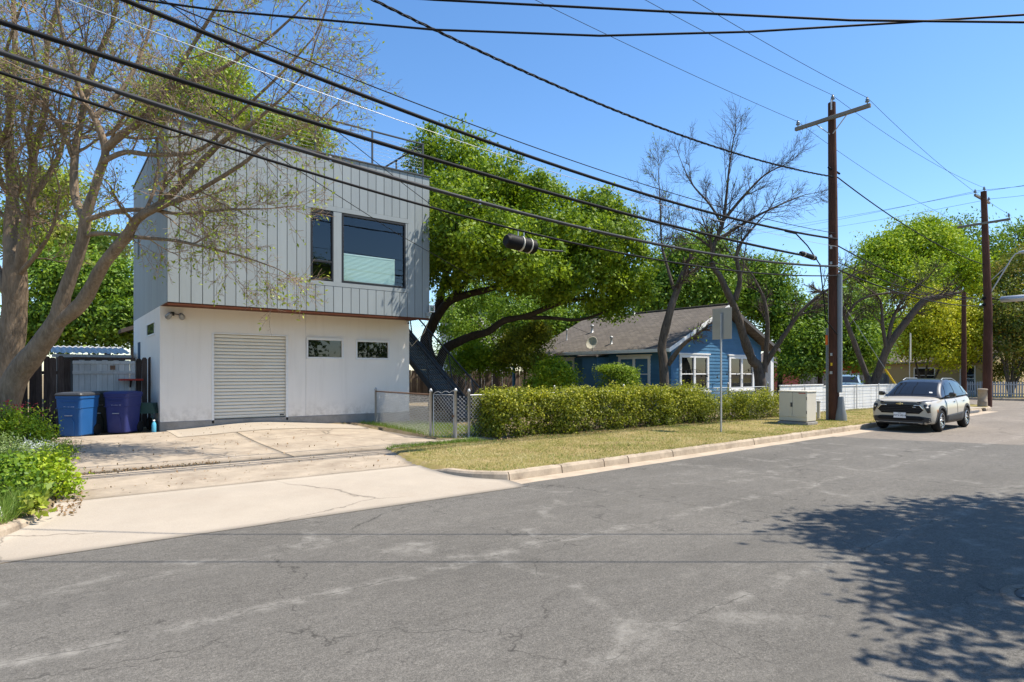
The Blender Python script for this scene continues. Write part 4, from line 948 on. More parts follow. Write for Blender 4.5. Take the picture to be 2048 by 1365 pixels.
cp(MB().prism([(18.3, 2.45), (19.6, 2.86), (19.6, 2.93), (18.3, 2.52)], 21.4, 24.0, 'y'), 'porch_roof', M['shingles'])
cp(MB().cbox(18.35, 18.47, 23.7, 23.82, .2, 2.45, .006), 'porch_post', M['blue_siding'])
cp(MB().cbox(27.35, 27.62, 15.35, 15.62, .2, 2.86, .008), 'porch_column', M['white'])
def vent(x, y, h, r_): 
    z0 = roofz(x) + .06; cp(MB().lathe([(r_ * 1.8, 0), (r_ * 1.7, .03), (r_, .05), (r_, h), (r_ * 1.5, h + .02), (r_ * 1.5, h + .09), (0, h + .12)], 12, M=Matrix.Translation((x, y, z0))), 'roof_vent', M['galv'])
vent(21.7, 21.6, .30, .06); vent(23.55, 20.5, .32, .07); vent(20.2, 18.9, .28, .05); vent(20.9, 22.6, .5, .03)
dish = thing('satellite_dish', 'beige satellite dish mounted on the small side bay of the cottage', 'satellite dish', (19.62, 19.5, 2.62))
MB().tube([(0, 0, 0), (0, 0, .35), (-.1, -.05, .48)], .022, 6).build('mast', M['galv'], dish)
md = Matrix.Translation((-.14, -.1, .55)) @ Vector((-.80, -.30, .42)).to_track_quat('Z', 'Y').to_matrix().to_4x4() @ Matrix.Diagonal((.9, 1.05, 1, 1))
MB().lathe([(0, 0), (.1, .008), (.2, .03), (.28, .062), (.3, .07), (.29, .055), (.2, .018), (0, -.015)], 22, M=md).build('reflector', M['cabinet'], dish)
MB().tube([(-.02, -.12, .35), (-.35, -.32, .45)], .012, 5).build('feed_arm', M['galv'], dish)
sl = thing('string_lights', 'string of small bulbs hung across the front of the blue cottage', 'string lights', (20.6, GY0 - .12, 2.5))
P_ = [(x, -.02, -.55 + .18 * math.sin(x * 1.3) ** 2 - .25 * math.sin(x / 6.2 * math.pi)) for x in np.linspace(0, 6.2, 26)]
MB().tube(P_, .006, 4).build('wire', M['cable'], sl)
for i in range(2, 26, 3): MB().lathe([(.012, .0), (.014, -.04), (.035, -.08), (.03, -.12), (0, -.14)], 8, M=Matrix.Translation(P_[i])).build('bulb', M['steel_dark'], sl)

# ---------------------------------------------------------------- chain link fence and gate
def link_mesh(p0, p1, h, zb, name, parent, off):
    p0, p1 = np.array(p0, float), np.array(p1, float); L = np.linalg.norm(p1 - p0); e = (p1 - p0) / L; s = .10; V = []; Fs = []; w = .0046
    k = 0
    for sgn in (1, -1):
        for c in np.arange(-h, L, s):
            a0, a1 = max(0, c), min(L, c + h)
            if a1 - a0 < .02: continue
            z0, z1 = (a0 - c, a1 - c) if sgn > 0 else (h - (a0 - c), h - (a1 - c))
            A = np.array((*(p0 + e * a0), zb + z0)); B = np.array((*(p0 + e * a1), zb + z1)); t = nrm(B - A); n1 = np.array((-e[1], e[0], 0)); n2 = np.cross(t, n1)
            r_ = [n1 * w, (-n1 * .5 + n2 * .87) * w, (-n1 * .5 - n2 * .87) * w]
            V += [A + q for q in r_] + [B + q for q in r_]; b_ = k * 6
            Fs += [(b_, b_ + 1, b_ + 4, b_ + 3), (b_ + 1, b_ + 2, b_ + 5, b_ + 4), (b_ + 2, b_, b_ + 3, b_ + 5)]; k += 1
    o = link(name, np_mesh(name, np.array(V), np.array(Fs), M['galv'], True), parent); o.location = off; o['kind'] = 'stuff'; return o
def post(p, h, parent, off, r_=.03, zb=0.0):
    m_ = MB().lathe([(r_, 0), (r_, h - .05), (r_ * 1.25, h - .05), (r_ * 1.25, h - .01), (r_ * .6, h + .03), (0, h + .04)], 10, M=Matrix.Translation((p[0], p[1], zb)))
    o = m_.build('fence_post', M['galv'], parent); o.location = off
A, B, C_, D_ = (8.6, 18.5), (7.9, 13.7), (8.2, 12.98), (8.53, 12.87)
cf = thing('chain_link_fence', 'chain link fence panel running from the white garage wall to the gate', 'fence', (*A, .1)); co = -Vector((*A, .1))
post(A, 1.25, cf, co, .035, .08); post(B, 1.28, cf, co, .035, .12)
for a, b in ((A, B),):
    link_mesh(a, b, 1.08, .17, 'chain_link_mesh', cf, co); MB().tube([(*a, 1.24), (*b, 1.28)], .02, 8).build('top_rail', M['rust'], cf).location = co
cg = thing('chain_link_gate', 'narrow chain link garden gate with scrolled top, between two posts', 'gate', (*B, .15)); co = -Vector((*B, .15))
bq = np.array(B) + .09 * nrm(np.array(C_) - np.array(B)); cq = np.array(C_) - .06 * nrm(np.array(C_) - np.array(B))
link_mesh(bq, cq, 1.02, .24, 'chain_link_mesh', cg, co)
MB().tube([(*bq, .22), (*bq, 1.28), (*cq, 1.28), (*cq, .22), (*bq, .22)], .017, 6).build('gate_frame', M['galv'], cg).location = co
sp_ = [(*(bq + (cq - bq) * t), 1.30 + .05 * abs(math.sin(t * math.pi * 2.5)) + .04 * t) for t in np.linspace(0, 1, 24)]
MB().tube(sp_, .008, 5).build('scroll', M['galv'], cg).location = co
MB().cbox(cq[0] - .03, cq[0] + .03, cq[1] - .05, cq[1] + .05, .72, .78, .004).build('latch', M['rust'], cg).location = co
cf2 = thing('chain_link_fence', 'chain link fence along the verge, mostly hidden inside the hedge', 'fence', (*C_, .15)); co = -Vector((*C_, .15))
post(C_, 1.3, cf2, co, .037, .12); post(D_, 1.28, cf2, co, .033, .12)
for x in (11.5, 14.4, 17.3, 20.1, 22.85): post((x, 12.95), 1.3, cf2, co, .028, .15)
link_mesh((C_[0] + .05, C_[1]), D_, 1.05, .2, 'chain_link_mesh', cf2, co); link_mesh(D_, (22.85, 12.95), 1.05, .2, 'chain_link_mesh', cf2, co)
MB().tube([(*D_, 1.27), (15, 12.95, 1.28), (22.85, 12.95, 1.30)], .02, 6).build('top_rail', M['galv'], cf2).location = co

# ---------------------------------------------------------------- low white panel fence with wire grid, cabinet, sign
pf = thing('panel_fence', 'low white panel fence with wire grid, behind the pole and parked car', 'fence', (22.95, 12.5, .15)); x = 0.0; i = 0
while x < 11.4:
    w_ = 1.18; h = 1.17 if i < 3 else 1.10
    MB().box(x + .02, x + w_ - .02, .02, .03, .02, h - .01).build('backing_panel', M['panel_white'], pf)
    for k in range(7): MB().cbox(x + .003, x + w_ - .003, random.uniform(-.003, .002), .019, .02 + k * h / 7.1, .012 + (k + 1) * h / 7.1, .004).build('board', M['panel_white'], pf)
    MB().cbox(x + .004, x + w_ - .004, -.03, .05, h + .001, h + .04, .006).build('panel_cap', M['panel_white'], pf); x += w_; i += 1
gm_ = MB()
for k in range(7): gm_.tube([(1.9, -.05, .12 + k * .148), (x, -.05, .12 + k * .148 )], .004, 4, cap=False)
for k in range(11): gm_.tube([(1.9 + k * .9, -.058, .02), (1.9 + k * .9, -.058, 1.08)], .005, 4, cap=False)
o = gm_.build('wire_grid', M['steel_grey'], pf); o['kind'] = 'stuff'
for k in range(5): MB().cbox(1.8 + k * 2.4, 1.86 + k * 2.4, -.09, -.062, -.1, 1.2, .005).build('stake', M['galv'], pf)

cb = thing('utility_cabinet', 'beige two door utility cabinet on the grass verge beside the pole', 'utility cabinet', (19.75, 10.15, .17), R(2))
MB().cbox(-.33, .33, -.46, .46, .10, 1.04, .012).build('body', M['cabinet'], cb); MB().cbox(-.36, .36, -.50, .50, -.02, .07, .01).build('pad', M['conc_base'], cb)
MB().cbox(-.35, .35, -.48, .48, 1.045, 1.085, .01).build('lid', M['cabinet'], cb); MB().cbox(-.322, .32, -.45, .45, .07, .098, .004).build('plinth', M['fence_grey'], cb)
for y0, y1 in ((-.45, -.004), (.004, .45)):
    dq = MB().cbox(-.346, -.332, y0, y1, .24, 1.03, .005).build('door', M['cabinet'], cb)
MB().cbox(-.37, -.347, .0, .06, .56, .70, .006).build('handle', M['steel_dark'], cb); MB().box(-.349, -.3465, -.42, -.2, 1.0, 1.025).build('warning_strip', M['red'], cb)
for z in (.4, .85): MB().tube([(-.345, -.456, z - .05), (-.345, -.456, z + .05)], .012, 6).build('hinge', M['steel_dark'], cb)

sg = thing('street_sign', 'blank grey back of a rectangular street sign on grass verge', 'sign', (15.25, 10.05, .17), R(88))
MB().cbox(-.021, .021, -.021, .021, -.05, 3.35, .004).build('post', M['galv'], sg)
MB().cbox(-.32, .32, -.045, -.04, 2.63, 3.52, .001).build('plate', M['sign_alu'], sg)
MB().cbox(-.05, .05, -.039, -.022, 2.62, 3.40, .003).build('bracket', M['steel_grey'], sg)
for z in (2.8, 3.3): MB().lathe([(.018, 0), (.018, .012), (0, .013)], 8, M=Matrix.Translation((0, .022, z)) @ Matrix.Rotation(R(-90), 4, 'X')).build('bolt', M['galv'], sg)

mk = thing('marker_post', 'short pale marker post on the verge between cabinet and pole', 'post', tuple(S(1637, 838, 22.2)[:2]) + (.15,), R(10))
MB().cbox(-.05, .05, -.05, .05, -.1, .62, .01).build('shaft', M['cabinet'], mk); MB().cbox(-.06, .06, -.06, .06, .621, .66, .008).build('cap', M['conc_base'], mk)
# ---------------------------------------------------------------- utility poles
NP = Vector((22.35, 10.17, .15)); FP = Vector((40.7, 10.4, .15))
def insul(m_, p): m_.lathe([(.018, 0), (.018, .06), (.07, .075), (.075, .10), (.045, .115), (.06, .15), (.055, .18), (.025, .2), (.035, .24), (0, .25)], 12, M=Matrix.Translation(p))
up = thing('utility_pole', 'tall brown wooden utility pole with crossarm, near the utility cabinet', 'utility pole', NP)
MB().tube([(0, 0, -.3), (.0, .0, 4), (-.02, .02, 8), (-.05, .04, 11.35)], [.185, .17, .15, .125], 16).build('shaft', M['pole'], up)
am = MB().cbox(-.06, .06, -1.3, 1.3, 10.70, 10.83, .012).build('crossarm', M['arm_wood'], up, (-.19, 0, 0))
for s_ in (-1, 1): MB().tube([(-.19, s_ * .55, 10.72), (-.16, s_ * .05, 10.2)], .018, 6).build('brace', M['galv'], up)
for p in ((-.19, -1.2, 10.83), (-.19, 1.2, 10.83), (-.07, .0, 11.38)):
    m_ = MB(); insul(m_, p); m_.build('insulator', M['porcelain'], up)
MB().cbox(-.2, -.12, -.02, .02, 11.05, 11.42, .004).build('pole_top_pin', M['galv'], up)
MB().tube([(.0, -.21, 1.0), (0, -.21, 5.2)], .085, 12).build('riser_conduit', M['conduit'], up)
MB().lathe([(.2, 0), (.185, .2), (.13, .45), (.09, .85)], 16, M=Matrix.Translation((.02, -.24, 0))).build('conduit_skirt', M['conduit'], up)
MB().tube([(-.06, .20, 0), (-.06, .20, 3.3)], .045, 10).build('riser_conduit', M['conduit'], up)
MB().box(-.115, -.09, .155, .235, 2.7, 3.05).build('marker_band', M['orange'], up)
for z in (6.5, 6.1, 5.55): MB().cbox(-.22, .0, -.03, .03, z, z + .1, .005).build('cable_clamp', M['galv'], up)
for z, w_ in ((1.65, .09), (1.95, .06), (2.3, .07)): MB().cbox(-.192, -.18, -.04, -.04 + w_, z, z + .1, .002).build('pole_tag', M['cable_alu'] if w_ != .06 else M['yellow'], up)
MB().tube([(-.13, .13, .0), (-.125, .125, 4), (-.12, .13, 8.6)], .009, 5).build('ground_wire', M['galv'], up)
MB().tube([(-.3, .05, 9.0), (-.14, 0, 8.94), (.14, -.02, 8.92), (.35, -.05, 8.87)], .035, 8).build('cable_clamp', M['cable'], up)
fp = thing('utility_pole', 'reddish wooden utility pole with street lamp arm at the far corner', 'utility pole', FP)
MB().tube([(0, 0, -.3), (0, -.05, 5), (-.12, .12, 11.6)], [.23, .20, .14], 14).build('shaft', M['pole_red'], fp)
MB().cbox(-1.0, 1.5, -.05, .05, 11.2, 11.32, .01).build('crossarm', M['arm_wood'], fp, (-.1, .25, 0))
MB().cbox(-.05, .05, -1.15, 1.2, 9.78, 9.9, .01).build('crossarm', M['arm_wood'], fp, (-.24, .08, 0))
for p in ((-1.05, .25, 11.33), (1.3, .25, 11.33), (-.24, -1.0, 9.92), (-.24, 1.15, 9.92), (-.1, .1, 11.62)):
    m_ = MB(); insul(m_, p); m_.build('insulator', M['porcelain'], fp)
MB().tube([(0, -.15, 6.05), (0, -.5, 6.7), (0, -1.05, 7.75), (0, -1.22, 8.0), (0, -1.5, 8.05)], .035, 8).build('lamp_arm', M['galv'], fp)
MB().tube([(0, -.15, 6.7), (0, -.95, 7.5)], .02, 6).build('brace', M['galv'], fp)
MB().tube([(0, -1.35, 8.06), (0, -1.55, 8.05), (0, -1.95, 8.0), (0, -2.05, 7.98)], [.04, .10, .11, .04], 10).build('street_lamp', M['galv'], fp)
for z in (5.4, 5.75): MB().tube([(-.3, .1, z), (0, 0, z + .04), (.3, -.2, z)], .07, 8).build('cable_clamp', M['black_rubber'], fp)
sp2 = Sx(1945, 790, 50.0)
s2 = thing('utility_pole', 'dark thin utility pole across the side street, behind yellow leafed tree', 'utility pole', (50.4, float(sp2[1]) + .6, .14))
MB().tube([(0, 0, -.3), (0, 0, 7.3)], [.17, .14], 12).build('shaft', M['pole'], s2); MB().cbox(-.04, .04, -.5, .5, 6.8, 6.9, .01).build('crossarm', M['arm_wood'], s2)
bo_ = Sz(1965, 806.5, .16)
bd = thing('concrete_bollard', 'pale cylindrical concrete post beside the far utility pole', 'bollard', (34.6, yk(34.6) + 1.9, .15))
q = S(1965, 807, 30.6); bd.location = (q[0], q[1], .15)
MB().lathe([(.215, -.1), (.21, .25), (.21, .27), (.20, .28), (.20, .82), (.22, .83), (.22, .88), (.19, .9), (0, .91)], 22).build('shaft', M['conc_drive'], bd)
sgn2 = thing('street_sign', 'narrow edge-on street sign on a thin post behind the parked car', 'sign', tuple(Sz(1819, 805, .15)[:2]) + (.15,), R(14))
sgn2.location = (*S(1819, 800, 33.5)[:2], .15)
MB().cbox(-.03, .03, -.02, .02, -.05, 3.1, .004).build('post', M['galv'], sgn2); MB().cbox(-.4, .4, -.05, -.04, 2.4, 3.9, .002).build('plate', M['sign_alu'], sgn2)

# ---------------------------------------------------------------- overhead wires
def wire(name, label, pts, r_, mat, cat='cable', n=6, group=None):
    t = MB().tube(pts, r_, n, cap=True).build(name, mat); tag(t, label, cat, group); return t
def on_plane(pix, y, x0, x1, n=60, deg=2):                            # sagging span in a vertical plane: height fitted through sight lines
    q = np.array([Sy(a, b, y) for a, b in pix]); c = np.polyfit(q[:, 0], q[:, 2], deg)
    X_ = np.linspace(x0, x1, n); return [(x, y, float(np.polyval(c, x))) for x in X_]
XP = 22.25
w1 = on_plane([(250, 2), (858, 240), (999, 293), (1122, 331), (1340, 407), (1590, 464)], 10.0, -14, XP)
wire('telecom_cable', 'thick black cable bundle, uppermost of the heavy cables sloping to the pole', w1, .034, M['cable'])
wire('telecom_cable', 'thin black line running just above the uppermost heavy cable', on_plane([(600, 112), (905, 240), (1093, 304), (1340, 383), (1640, 462)], 10.04, -14, XP), .010, M['cable'])
wire('telecom_cable', 'thin bright grey steel line between the two upper heavy cables', on_plane([(141, 0), (520, 144), (800, 243), (946, 293), (1137, 351), (1340, 416)], 10.0, -14, XP), .006, M['cable_alu'])
w3 = on_plane([(0, 42), (520, 215), (800, 301), (946, 337), (1093, 386), (1340, 451), (1590, 508)], 10.0, -14, 20.7)
wire('telecom_cable', 'second thick black cable, ending at small splice case beside the pole', w3, .036, M['cable'])
w4 = on_plane([(0, 104), (520, 278), (800, 360), (1034, 422), (1340, 495), (1640, 532)], 10.0, -14, XP)
wire('telecom_cable', 'dark grey lashed cable crossing in front of the grey house', w4, .036, M['cable_grey'])
w5 = on_plane([(0, 148), (520, 311), (800, 398), (1049, 466), (1340, 524), (1655, 552)], 10.0, -14, XP)
wire('telecom_cable', 'lowest dark cable, carrying the black ribbed splice case', w5, .022, M['cable'])
for i in range(4, 60, 5):                                              # lashing clips belong to the lashed cable
    o = MB().cbox(-.02, .02, -.02, .02, -.05, .05, .004).build('lashing_clip', M['cable_alu'], bpy.data.objects['telecom_cable.004'], w4[i])
# splice case
def splice(name, label, c, axis, L, r_, bands, mat):
    t = thing(name, label, 'splice case', tuple(c)); m_ = MB(); e = Vector(axis).normalized(); pts = []; rad = []
    n = 34
    for i in range(n):
        u = i / (n - 1); pts.append(tuple(e * (u - .5) * L)); rr = r_ * (1 if i % 2 else .84)
        if u < .08 or u > .94: rr *= .8
        rad.append(rr)
    m_.tube(pts, rad, 18).build('case', mat, t)
    for b in bands: MB().tube([tuple(e * (b - .5) * L - e * .012), tuple(e * (b - .5) * L + e * .012)], r_ * 1.05, 18).build('band', M['cabinet'], t)
    return t
c5 = Vector(Sy(1041, 488, 10.0)); ax = Vector((1, 0, -.07))
spc = splice('splice_case', 'black ribbed splice case hanging under the lowest cable before the oak', c5, ax, .78, .155, (.5, .78), M['black_rubber'])
for u in (.42, .62): MB().tube([tuple(ax.normalized() * (u - .5) * .78 + Vector((0, 0, .15))), tuple(ax.normalized() * (u - .5) * .78 + Vector((0, 0, .27)))], .014, 6).build('hanger', M['cable_alu'], spc)
MB().tube([tuple(ax.normalized() * .38), tuple(ax.normalized() * .62 + Vector((0, 0, -.01))), tuple(ax.normalized() * 1.2 + Vector((0, 0, .07)))], .022, 6).build('cable_tail', M['cable_grey'], spc)
c3 = Vector(Sy(1616, 512, 10.0)); splice('splice_case', 'small dark tubular splice case right beside the near utility pole', c3, (1, 0, -.06), 1.0, .085, (.2, .8), M['black_rubber'])
wire('telecom_cable', 'drooping black cable loop down the side of the near pole', [Sy(1570, 463, 10), Sy(1592, 468, 10), Sy(1615, 492, 10), Sy(1640, 530, 10.02), Sy(1648, 600, 10.02), Sy(1651, 640, 9.98), (22.2, 9.98, 3.2)], .022, M['cable'])
# twisted service cable
tw_ = on_plane([(745, 0), (900, 75), (1130, 178), (1400, 285), (1655, 352)], 10.12, -6, XP, 160)
t3 = thing('twisted_cable', 'twisted black power cable reaching the near pole below its crossarm', 'cable', tw_[-1]); o_ = -Vector(tw_[-1])
for ph in (0, 2.1, 4.2):
    P = [(p[0], p[1] + .02 * math.cos(p[0] * 7 + ph), p[2] + .02 * math.sin(p[0] * 7 + ph)) for p in tw_]; MB().tube(P, .013, 5).build('strand', M['cable'], t3).location = o_
def sag(a, b, s_, n=26):
    a, b = Vector(a), Vector(b); return [tuple(a.lerp(b, t) - Vector((0, 0, 4 * s_ * t * (1 - t)))) for t in np.linspace(0, 1, n)]
wire('twisted_cable', 'black power cable from the near pole to the far corner pole', sag(NP + Vector((.3, 0, 8.75)), FP + Vector((-.2, .1, 7.6)), .35), .022, M['cable'])
for k, (y, z, pix, lab) in enumerate(((11.4, 11.0, (1070, 0), 'thin high line from the left end of the near crossarm'), (8.97, 11.1, (1385, 0), 'thin high line from the right end of the near crossarm'), (10.17, 11.75, (1290, 0), 'thin high line from the top of the near pole'))):
    q = Sy(pix[0], pix[1], y); yv = y
    e0 = (22.15, y, 11.2 if k < 2 else 11.75); sl_ = [(x, y, e0[2] + (q[2] - e0[2]) * ((e0[0] - x) / (e0[0] - q[0])) - .25 * ((e0[0] - x) / (e0[0] - q[0])) * (1 - (e0[0] - x) / (e0[0] - q[0]))) for x in np.linspace(-10, 22.15, 40)]
    wire('power_line', lab + ', towards the left', sl_, .007, M['cable'], 'power line')
    wire('power_line', lab + ', towards the far pole', sag(e0, FP + Vector(((-.24, 1.15, 10.1), (-.24, -1.0, 10.1), (-.1, .1, 11.8))[k]), .3), .007, M['cable'], 'power line')
for k, (z, y, dz) in enumerate(((6.4, 10.1, 5.85), (5.55, 10.1, 5.5), (5.9, 10.25, 5.8))):
    wire('telecom_cable', ('upper', 'lowest', 'middle')[k] + ' dark cable sagging between the near pole and far pole', sag((22.5, y, z), FP + Vector((-.2, .1, dz - .15)), .38), (.022, .026, .016)[k], M['cable'])
# lines that cross high above the road in front of the camera
wire('overhead_line', 'black line crossing the top of the sky, nearly straight', [S(a, b, 5.8) for a, b in ((300, -45), (600, -20), (870, 0), (1300, 22), (1700, 41), (2048, 45), (2400, 42), (3000, 10))], .011, M['cable'], 'power line')
wire('overhead_line', 'black line sagging across the top of the sky', [S(a, b, 6.8) for a, b in ((-300, -75), (100, -25), (440, 22), (870, 60), (1200, 72), (1500, 64), (1800, 46), (2048, 30), (2500, -20))], .012, M['cable'], 'power line')
wire('service_drop', 'thin wire slanting past the corner of the grey house, upper one', [S(*p) for p in ((300, -20, 8.6), (560, 172, 11.2), (800, 363, 14.6), (882, 425, 16.5), (993, 501, 19.5), (1080, 556, 23))], .008, M['cable'], 'cable')
wire('service_drop', 'thin wire slanting across the big window towards blue cottage', [S(*p) for p in ((420, 215, 10), (587, 335, 12.2), (800, 471, 16), (1002, 586, 21), (1110, 640, 25), (1180, 668, 28))], .008, M['cable'], 'cable')
# side street lines at the far pole
for k, (a, b, c) in enumerate((((1500, 462, 60), (1960, 384, 33.4), (2300, 322, 26)), ((1500, 470, 60), (1960, 381, 33.5), (2300, 335, 26)), ((1560, 470, 60), (1983, 398, 34.2), (2300, 352, 26)))):
    wire('power_line', ('top', 'second', 'third')[k] + ' thin line along the side street over far pole', sag(S(*a), S(*b), .15) + sag(S(*b), S(*c), .1)[1:], .009, M['cable'], 'power line')
cl = thing('splice_case', 'long silver cable case at the right edge, beside the far pole', 'splice case', tuple(S(2035, 597, 32.5)))
MB().tube([(-.05, .75, 0), (-.03, .7, 0), (0, 0, 0), (0, -1.4, .0), (0, -1.45, 0)], [.04, .16, .17, .17, .05], 16).build('case', M['cable_alu'], cl)
MB().tube([(0, .7, 0), (-.1, 1.6, .12)], .03, 6).build('cable_tail', M['cable'], cl)
# guy wire with yellow guard
gA, gB = S(1680, 600, 31.0), S(1815, 776, 31.0); gB = np.array((*gB[:2], .3)); 
gy = thing('guy_wire', 'slanting guy wire with a yellow guard behind the parked car', 'guy wire', tuple(gB))
MB().tube([tuple(gA - gB), (0, 0, 0)], .012, 5).build('wire', M['galv'], gy)
e = (gA - gB) / np.linalg.norm(gA - gB); MB().tube([tuple(e * .1), tuple(e * 2.1)], .05, 8).build('guard', M['yellow'], gy)
# ---------------------------------------------------------------- vehicles
import bmesh
from mathutils.bvhtree import BVHTree
M['auto_glass'] = NT('auto_glass').done((0.012, 0.014, 0.017), 0.03, None, 0.6)
def vehicle(name, label, loc, rz, paint, roofmat, full=True, low=0.0):
    t = thing(name, label, 'car', loc, rz)
    # x: zt, ws, zs, wm, zm, wr, zr, wb, zb
    ST = [(0.00, .90, .58, .88, .66, .70, .64, .45, .58, .27), (.05, .975, .72, .955, .79, .72, .77, .42, .70, .22), (.16, 1.005, .785, .98, .85, .72, .835, .40, .77, .20), (.40, 1.035, .82, 1.0, .885, .73, .875, .39, .82, .20),
          (.8, 1.065, .835, 1.02, .90, .74, .89, .38, .85, .20), (1.2, 1.09, .84, 1.045, .905, .75, .895, .37, .85, .20), (2.0, 1.09, .835, 1.06, .905, .75, .89, .36, .85, .20), (2.9, 1.11, .83, 1.08, .905, .77, .895, .36, .85, .2),
          (3.6, 1.13, .82, 1.10, .90, .80, .89, .38, .84, .22), (4.05, 1.13, .78, 1.10, .87, .82, .86, .42, .80, .28), (4.32, 1.10, .70, 1.07, .78, .82, .77, .46, .70, .34), (4.41, 1.04, .60, 1.0, .66, .8, .65, .5, .58, .40)]
    V = []; n = 12
    for (x, zt, ws, zs, wm, zm, wr, zr, wb, zb) in ST:
        half = [(0, zt), (ws * .62, zt - .006), (ws, zs), (wm, zm), (wr, zr), (wb, zb), (wb * .5, zb)]
        ring = [(x, -y, z) for y, z in half] + [(x, y, z) for y, z in half[:0:-1]]
        V += ring
    n = len(V) // len(ST); fs = [(i * n + k, i * n + (k + 1) % n, i * n + n + (k + 1) % n, i * n + n + k) for i in range(len(ST) - 1) for k in range(n)]
    fs += [tuple(range(n))[::-1], tuple(range((len(ST) - 1) * n, len(ST) * n))]
    me = MB().add(V, fs, 0, True).mesh('body', paint); fixn(me)
    bo = link('body', me, t); sub = bo.modifiers.new('s', 'SUBSURF'); sub.levels = sub.render_levels = 2
    cut = MB()
    for xa in (.87, 3.51):
        for s_ in (-1, 1): cut.lathe([(.405, -.34), (.405, .34)], 28, M=Matrix.Translation((xa, s_ * .88, .34)) @ Matrix.Rotation(R(90), 4, 'X'))
    cm = cut.mesh('cut', M['black_rubber']); fixn(cm); co_ = link('cut', cm, t); bm_ = bo.modifiers.new('b', 'BOOLEAN'); bm_.object = co_; bm_.operation = 'DIFFERENCE'; bm_.solver = 'EXACT'
    bpy.context.view_layer.update(); dg = bpy.context.evaluated_depsgraph_get(); ev = bpy.data.meshes.new_from_object(bo.evaluated_get(dg), depsgraph=dg)
    bo.modifiers.clear(); bpy.data.objects.remove(co_); bo.data = ev; ev.materials.clear(); ev.materials.append(paint); ev.materials.append(M['black_rubber'])
    for p in ev.polygons:
        c = p.center
        if any((c.x - xa) ** 2 + (c.z - .34) ** 2 < .413 ** 2 for xa in (.87, 3.51)) and abs(c.y) > .5 and (abs(c.y) < .84 or abs(p.normal.y) < .5): p.material_index = 1
        elif c.z < .26: p.material_index = 1
    bm2 = bmesh.new(); bm2.from_mesh(ev); tree = BVHTree.FromBMesh(bm2); bm2.free()
    X_ = [1.05, 1.25, 1.5, 1.78, 2.05, 2.4, 3.0, 3.5, 3.85, 4.1, 4.3]; ZT = [1.08, 1.22, 1.385, 1.545, 1.615, 1.645, 1.635, 1.60, 1.52, 1.36, 1.14]
    WT = [.80, .72, .655, .61, .60, .60, .59, .575, .565, .58, .64]; WB = [.82, .825, .83, .83, .83, .83, .82, .81, .79, .76, .70]; ZB = [1.06, 1.07, 1.07, 1.075, 1.075, 1.08, 1.09, 1.10, 1.11, 1.11, 1.10]
    def gs(x, u, off=0.0):                                            # cabin surface; u: 0 roof centre .. 0.5 roof edge .. 1 belt line
        zt, wt, wb, zb = (np.interp(x, X_, q) for q in (ZT, WT, WB, ZB)); zt -= low; s_ = 1 if u >= 0 else -1; u = abs(u)
        if u <= .5: y = wt * u / .5; z = zt - .035 * (u / .5) ** 3
        else:
            f = (u - .5) / .5; y = wt + (wb - wt) * (f ** .85); z = (zt - .035) + (zb - zt + .035) * f
        return (x, s_ * (y + (off if u > .5 else 0)), z + (off if u <= .5 else 0))
    def patch(name, x0, x1, u0, u1, mat, off, nx=8, nu=8, parent=t, skew=None):
        vs = []; 
        for i in range(nx + 1):
            for k in range(nu + 1):
                uu = u0 + (u1 - u0) * k / nu; a, b = (x0, x1) if skew is None else skew(abs(uu)); vs.append(gs(a + (b - a) * i / nx, uu, off))
        return MB().add(vs, [(i * (nu + 1) + k, (i + 1) * (nu + 1) + k, (i + 1) * (nu + 1) + k + 1, i * (nu + 1) + k + 1) for i in range(nx) for k in range(nu)], 0, True).build(name, mat, parent)
    patch('cabin', 1.05, 4.3, -1, 1, roofmat, 0.0, 36, 24)
    def wsk(u): return (1.13, 1.76)
    patch('windscreen', 1.13, 1.74, -.44, .44, M['auto_glass'], .008)
    patch('rear_window', 3.92, 4.24, -.42, .42, M['auto_glass'], .008)
    for s_ in (-1, 1):
        patch('side_window', 0, 0, s_ * .58, s_ * .95, M['auto_glass'], .008, skew=lambda u: (1.42 + (u < .0) + 0.42 * (1 - (u - .58) / .37) * .8, 2.38))
        patch('side_window', 0, 0, s_ * .58, s_ * .95, M['auto_glass'], .008, skew=lambda u: (2.46, 3.42 - .18 * (1 - (u - .58) / .37)))
        if full: patch('side_window', 0, 0, s_ * .66, s_ * .92, M['auto_glass'], .008, skew=lambda u: (3.5, 3.86 - .1 * (1 - (u - .58) / .37)))
        patch('rear_pillar', 0, 0, s_ * .62, s_ * 1.0, paint, .006, skew=lambda u: (3.46 + .5 * (u < .9) * 0 + .45 * (1 - abs(u - .8)), 4.28)) if full else None
